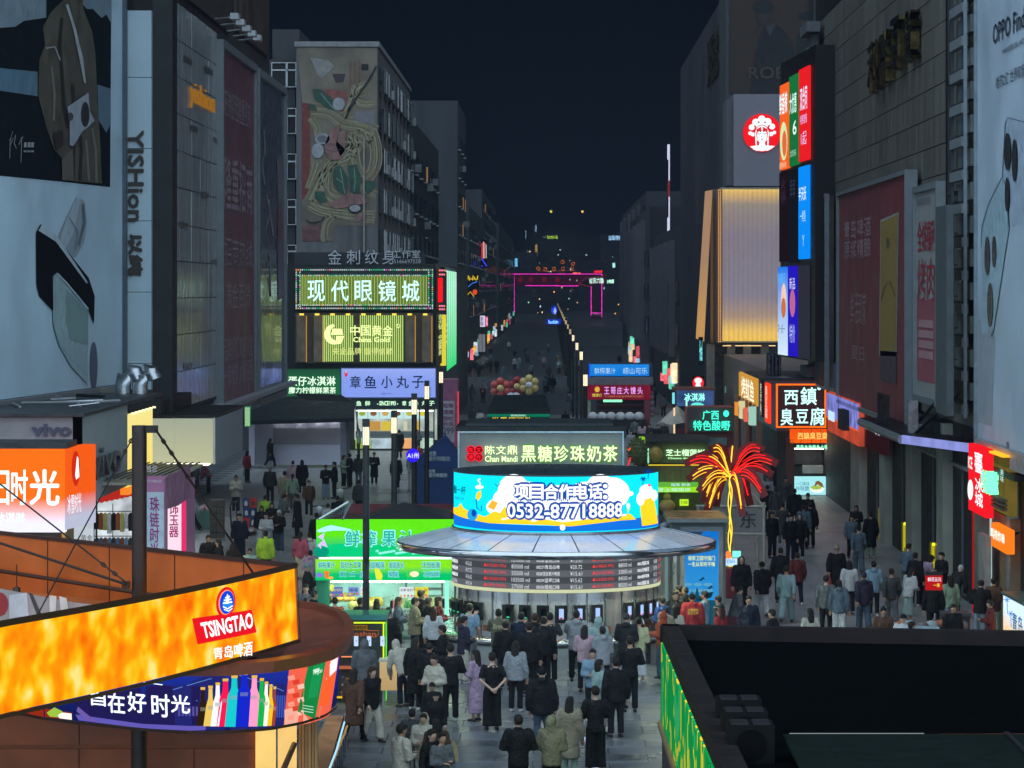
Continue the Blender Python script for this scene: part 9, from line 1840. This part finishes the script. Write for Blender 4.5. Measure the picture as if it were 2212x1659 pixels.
M 522 488|stand|10|shirt.gy|tr.bk|short.hb|1.68|grey-shirted person right of the broad back at the bun stall
M 605 530|stand|0|shirt.lp|tr.bk|long.hb|1.62|long-haired person in dusty pink at the bun stall
M 690 548|phone|180|jk.ch|tr.bk|short.hb|1.66|person facing us at the right of the bun stall
M 775 555|stand|170|jk.bk|tr.bk|short.hb|1.66|dark figure between the bun stall and the red scarf
M 850 528|stand|180|jk.ch|tr.bk|short.hb|1.66|person with a red scarf left of the beige awning
M 480 620|stand|180|shirt.lg|tr.gy|short.hb|1.7|dim pale figure standing right of the milk tea sign
"""
def build_people():
    rows = [r_ for r_ in PEOPLE.strip().split("\n") if r_.strip()]; recs = []
    for r_ in rows:
        f = r_.split("|"); cr_,cx,cy_ = f[0].split(); recs.append((cr_,float(cx),float(cy_),f[1],float(f[2]),f[3].split("."),f[4].split("."),f[5].split("."),float(f[6]),f[7]))
    for r_ in recs:
        d = POSE[r_[3]]
        want(('body',r_[3]),raw_body(d),.02); want(('top',r_[3],r_[5][0]),raw_top(d,r_[5][0]),.026,.042); want(('trousers',r_[3],r_[6][0]),raw_bottom(d,r_[6][0]),.027,.014)
        want(('shoes',r_[3]),raw_shoes(d),.018)
        want(('hair',r_[7][0]),raw_hair(r_[7][0]),.014,.006)
    resolve(); done = set()
    for i,(cr_,cx,cy_,ps,fc,tp_,bt,hr,h,lb) in enumerate(recs):
        h0 = h; h = (1.7 if h > 1.85 else h)*.915
        ox,oy,s_ = CR[cr_]; u = (ox+cx/s_)/1.8517; v = (oy+cy_/s_)/1.8517; d = POSE[ps]
        topz = h*(d['up']((0,.02,1.71)).z/1.7)+(.3 if h0 == 1.9 else 0); Y = FPX*(HC-topz)/(v-V0); X = (u-U0)*Y/FPX
        hx,hy = d['up']((0,.02,1.6)).x*h/1.7,d['up']((0,.02,1.6)).y*h/1.7; a = R(-fc+((i*37) % 29-14)); X -= -math.sin(a)*hy; Yb = Y-math.cos(a)*hy
        sc_ = h/1.7
        t = bpy.data.objects.new("person",None); col.objects.link(t); t.location = (X,Yb,0.02); t.rotation_euler = (0,0,a); wsc = .96 if h < 1.56 else 1.0; t.scale = (sc_*wsc,sc_*wsc,sc_); t['label'] = lb; t['category'] = "person"; t['group'] = "people in the night street"
        if h0 == 1.9: t.location.z = .3
        bk_ = ('body',ps); me = _want[bk_]
        if bk_ not in done: add_hands(me,d); me.materials.clear(); [me.materials.append(m_) for m_ in (skin[0],eye_m,lip_m)]; done.add(bk_)
        def put(nm_,me_,m_,parent=t,loc=None,rot=None):
            o = bpy.data.objects.new(nm_,me_); col.objects.link(o); o.parent = parent
            if not me_.materials: me_.materials.append(m_)
            o.material_slots[0].link = 'OBJECT'; o.material_slots[0].material = m_
            if loc is not None: o.location = loc
            if rot is not None: o.rotation_euler = rot
            return o
        put("body",me,skin[i % 3]); tn = {'ct': 'coat','dr': 'dress','tee': 'shirt','shirt': 'sweater','hd': 'hoodie','hu': 'hooded_top','jk': 'jacket','puf': 'padded_jacket'}[tp_[0]]
        put(tn,_want[('top',ps,tp_[0])],cm(tp_[1])); put("skirt" if bt[0] == 'sk' else "trousers",_want[('trousers',ps,bt[0])],cm(bt[1]))
        put("shoes",_want[('shoes',ps)],pm((.5,.5,.5),.5) if i % 3 == 0 else pm((.02,.02,.02),.5)); 
        hcol = cm(hr[1],hr[0] in ('cap','beanie'))
        if tp_[0] != 'hu' or hr[0] == 'long': put("cap" if hr[0] in ('cap','beanie') else "hair",_want[('hair',hr[0])],hcol,loc=d['up']((0,.02,1.6)),rot=(R(-d['lean']),0,0))
        yield t,lb,X,Yb,a,d,sc_
ppl = list(build_people())
for t,lb,X,Y,a,d,s_ in ppl:
    def at(x,y,z): return Vector((X,Y,0))+Matrix.Rotation(a,3,'Z')@Vector((x*s_,y*s_,z*s_))
    hL,hR = at(*d['hand'][0]),at(*d['hand'][1])
    if "backpack" in lb:
        b = MB(); c = at(0,-.24,1.2); b.blob(tuple(c),(.17,.12,.23),cm('cr'),12,8); b.blob(tuple(at(0,-.33,1.1)),(.12,.06,.11),cm('be'),10,6); bb = solo("backpack","beige backpack on the light blue top","backpack",b,tuple(c))
    for key,c_,l_ in (("carrying a white bag",(.6,.62,.66),"white plastic bag hanging from the dark brown coat's hand"),("carrying a pale bag",(.5,.48,.5),"pale bag hanging from the dark red jacket's hand"),("carrying a red bag",(.3,.03,.03),"red paper bag held by the person in the pale cap"),("small white bag",(.6,.6,.62),"small white bag behind the black shirt's back"),("tan bag",(.35,.26,.13),"tan shoulder bag in the bottom group")):
        if key in lb:
            c = hL-Vector((0,0,.22)) if "tan" not in key else at(.35,-.05,1.05); b = MB()
            b.lpoly(Pl((c.x-.12,c.y),(c.x+.12,c.y)),[(.02,c.z-.16),(.22,c.z-.16),(.2,c.z+.08),(.13,c.z+.2),(.11,c.z+.2),(.04,c.z+.08)],.06,pm(c_,.4,bump=.6,bs=10),.12); solo("carrier_bag",l_,"bag",b,tuple(c))
    if "vest with yellow back lettering" in lb:
        p = Pl((at(-.15,0,0).x,at(0,-.235,0).y),(at(.15,0,0).x,at(0,-.235,0).y)); b = MB(); b.text(p,"志愿服务\n青岛文明",0,0,0,0,.02,pm((.7,.55,.08),.5),bold=.03,local=(.02,1.12,.28,1.26)); part(None,"x",b) if False else None
        o = bpy.data.objects.new("vest_lettering",b.mesh((0,0,0))); col.objects.link(o); o.parent = t; o.matrix_parent_inverse = (Matrix.Translation(t.location) @ Matrix.Rotation(a,4,'Z') @ Matrix.Diagonal((*t.scale,1))).inverted()
    if "white cup" in lb or "carrying a cup" in lb or "white tray" in lb:
        b = MB(); b.tube([hL+Vector((0,0,-.02)),hL+Vector((0,0,.12))],[.03,.045],pm((.7,.72,.75),.4),10); solo("paper_cup",{"w": "white cup held by the long-haired person in black","c": "white cup held by the person in pale teal","t": "white tray held by the person in the maroon top"}["t" if "tray" in lb else "c" if "teal" in lb else "w"],"cup",b,tuple(hL))
    if "olive jacket with script" in lb:
        p = Pl((at(-.16,0,0).x,at(0,-.18,0).y),(at(.16,0,0).x,at(0,-.18,0).y)); b = MB(); b.text(p,"Brew",0,0,0,0,.02,pm((.5,.5,.3),.5),bold=.0,local=(.03,1.2,.29,1.32)); o = bpy.data.objects.new("back_lettering",b.mesh((0,0,0))); col.objects.link(o); o.parent = t; o.matrix_parent_inverse = (Matrix.Translation(t.location) @ Matrix.Rotation(a,4,'Z') @ Matrix.Diagonal((*t.scale,1))).inverted()
    if "holding a small child" in lb:
        pass
# stools under the two seated figures
for t,lb,X,Y,a,d,s_ in ppl:
    if "sitting bent" in lb:
        b = MB(); b.box((X-.2,Y-.2,0),(X+.2,Y+.2,.36),pm((.1,.02,.03),.5)); solo("stool","low dark red stool under the person in the grey jacket","stool",b,(X,Y,0))

rq = random.Random(31)
fk = [k for k in _want if k[0] == 'body' and k[1] in ('stand','walk2','phone')]
src = [o for o in col.objects if o.name.startswith('person') and o.parent is None and any(c.name.startswith('body') for c in o.children)]
pool = [o for o in src if o.rotation_euler.z > -1.2 and 1.4 < o.scale.z*1.7 < 1.62]
for i in range(64):
    y = rq.uniform(150,430)**1.0; x = rq.uniform(-8.5,8.8)
    if -5.5 < x < 1.0 and y < 185 or 0.8 < x < 7.5 and y < 245: continue
    s0 = pool[rq.randrange(len(pool))]; c = s0.copy(); col.objects.link(c); c.location = (x,y,.02); c.rotation_euler = (0,0,rq.choice([0,math.pi])+rq.uniform(-.5,.5)); c['label'] = "small dim figure among the strollers far up the street"; c['group'] = "distant strollers far up the street"
    for ch in s0.children: d = ch.copy(); col.objects.link(d); d.parent = c
# ================================================================ night haze
hz = MB(); hz.box((-340,10,-1),(340,2400,60),None); me = bpy.data.meshes.new("haze"); me.from_pydata(hz.v,[],hz.f)
hm = bpy.data.materials.new("haze"); hm.use_nodes = True; t_ = hm.node_tree; t_.nodes.clear(); o_ = t_.nodes.new("ShaderNodeOutputMaterial"); v_ = t_.nodes.new("ShaderNodeVolumePrincipled")
v_.inputs['Color'].default_value = (.22,.34,.55,1); v_.inputs['Density'].default_value = .0016; v_.inputs['Anisotropy'].default_value = .86
t_.links.new(v_.outputs[0],o_.inputs['Volume']); me.materials.append(hm)
ho = bpy.data.objects.new("haze",me); col.objects.link(ho); ho['kind'] = 'stuff'
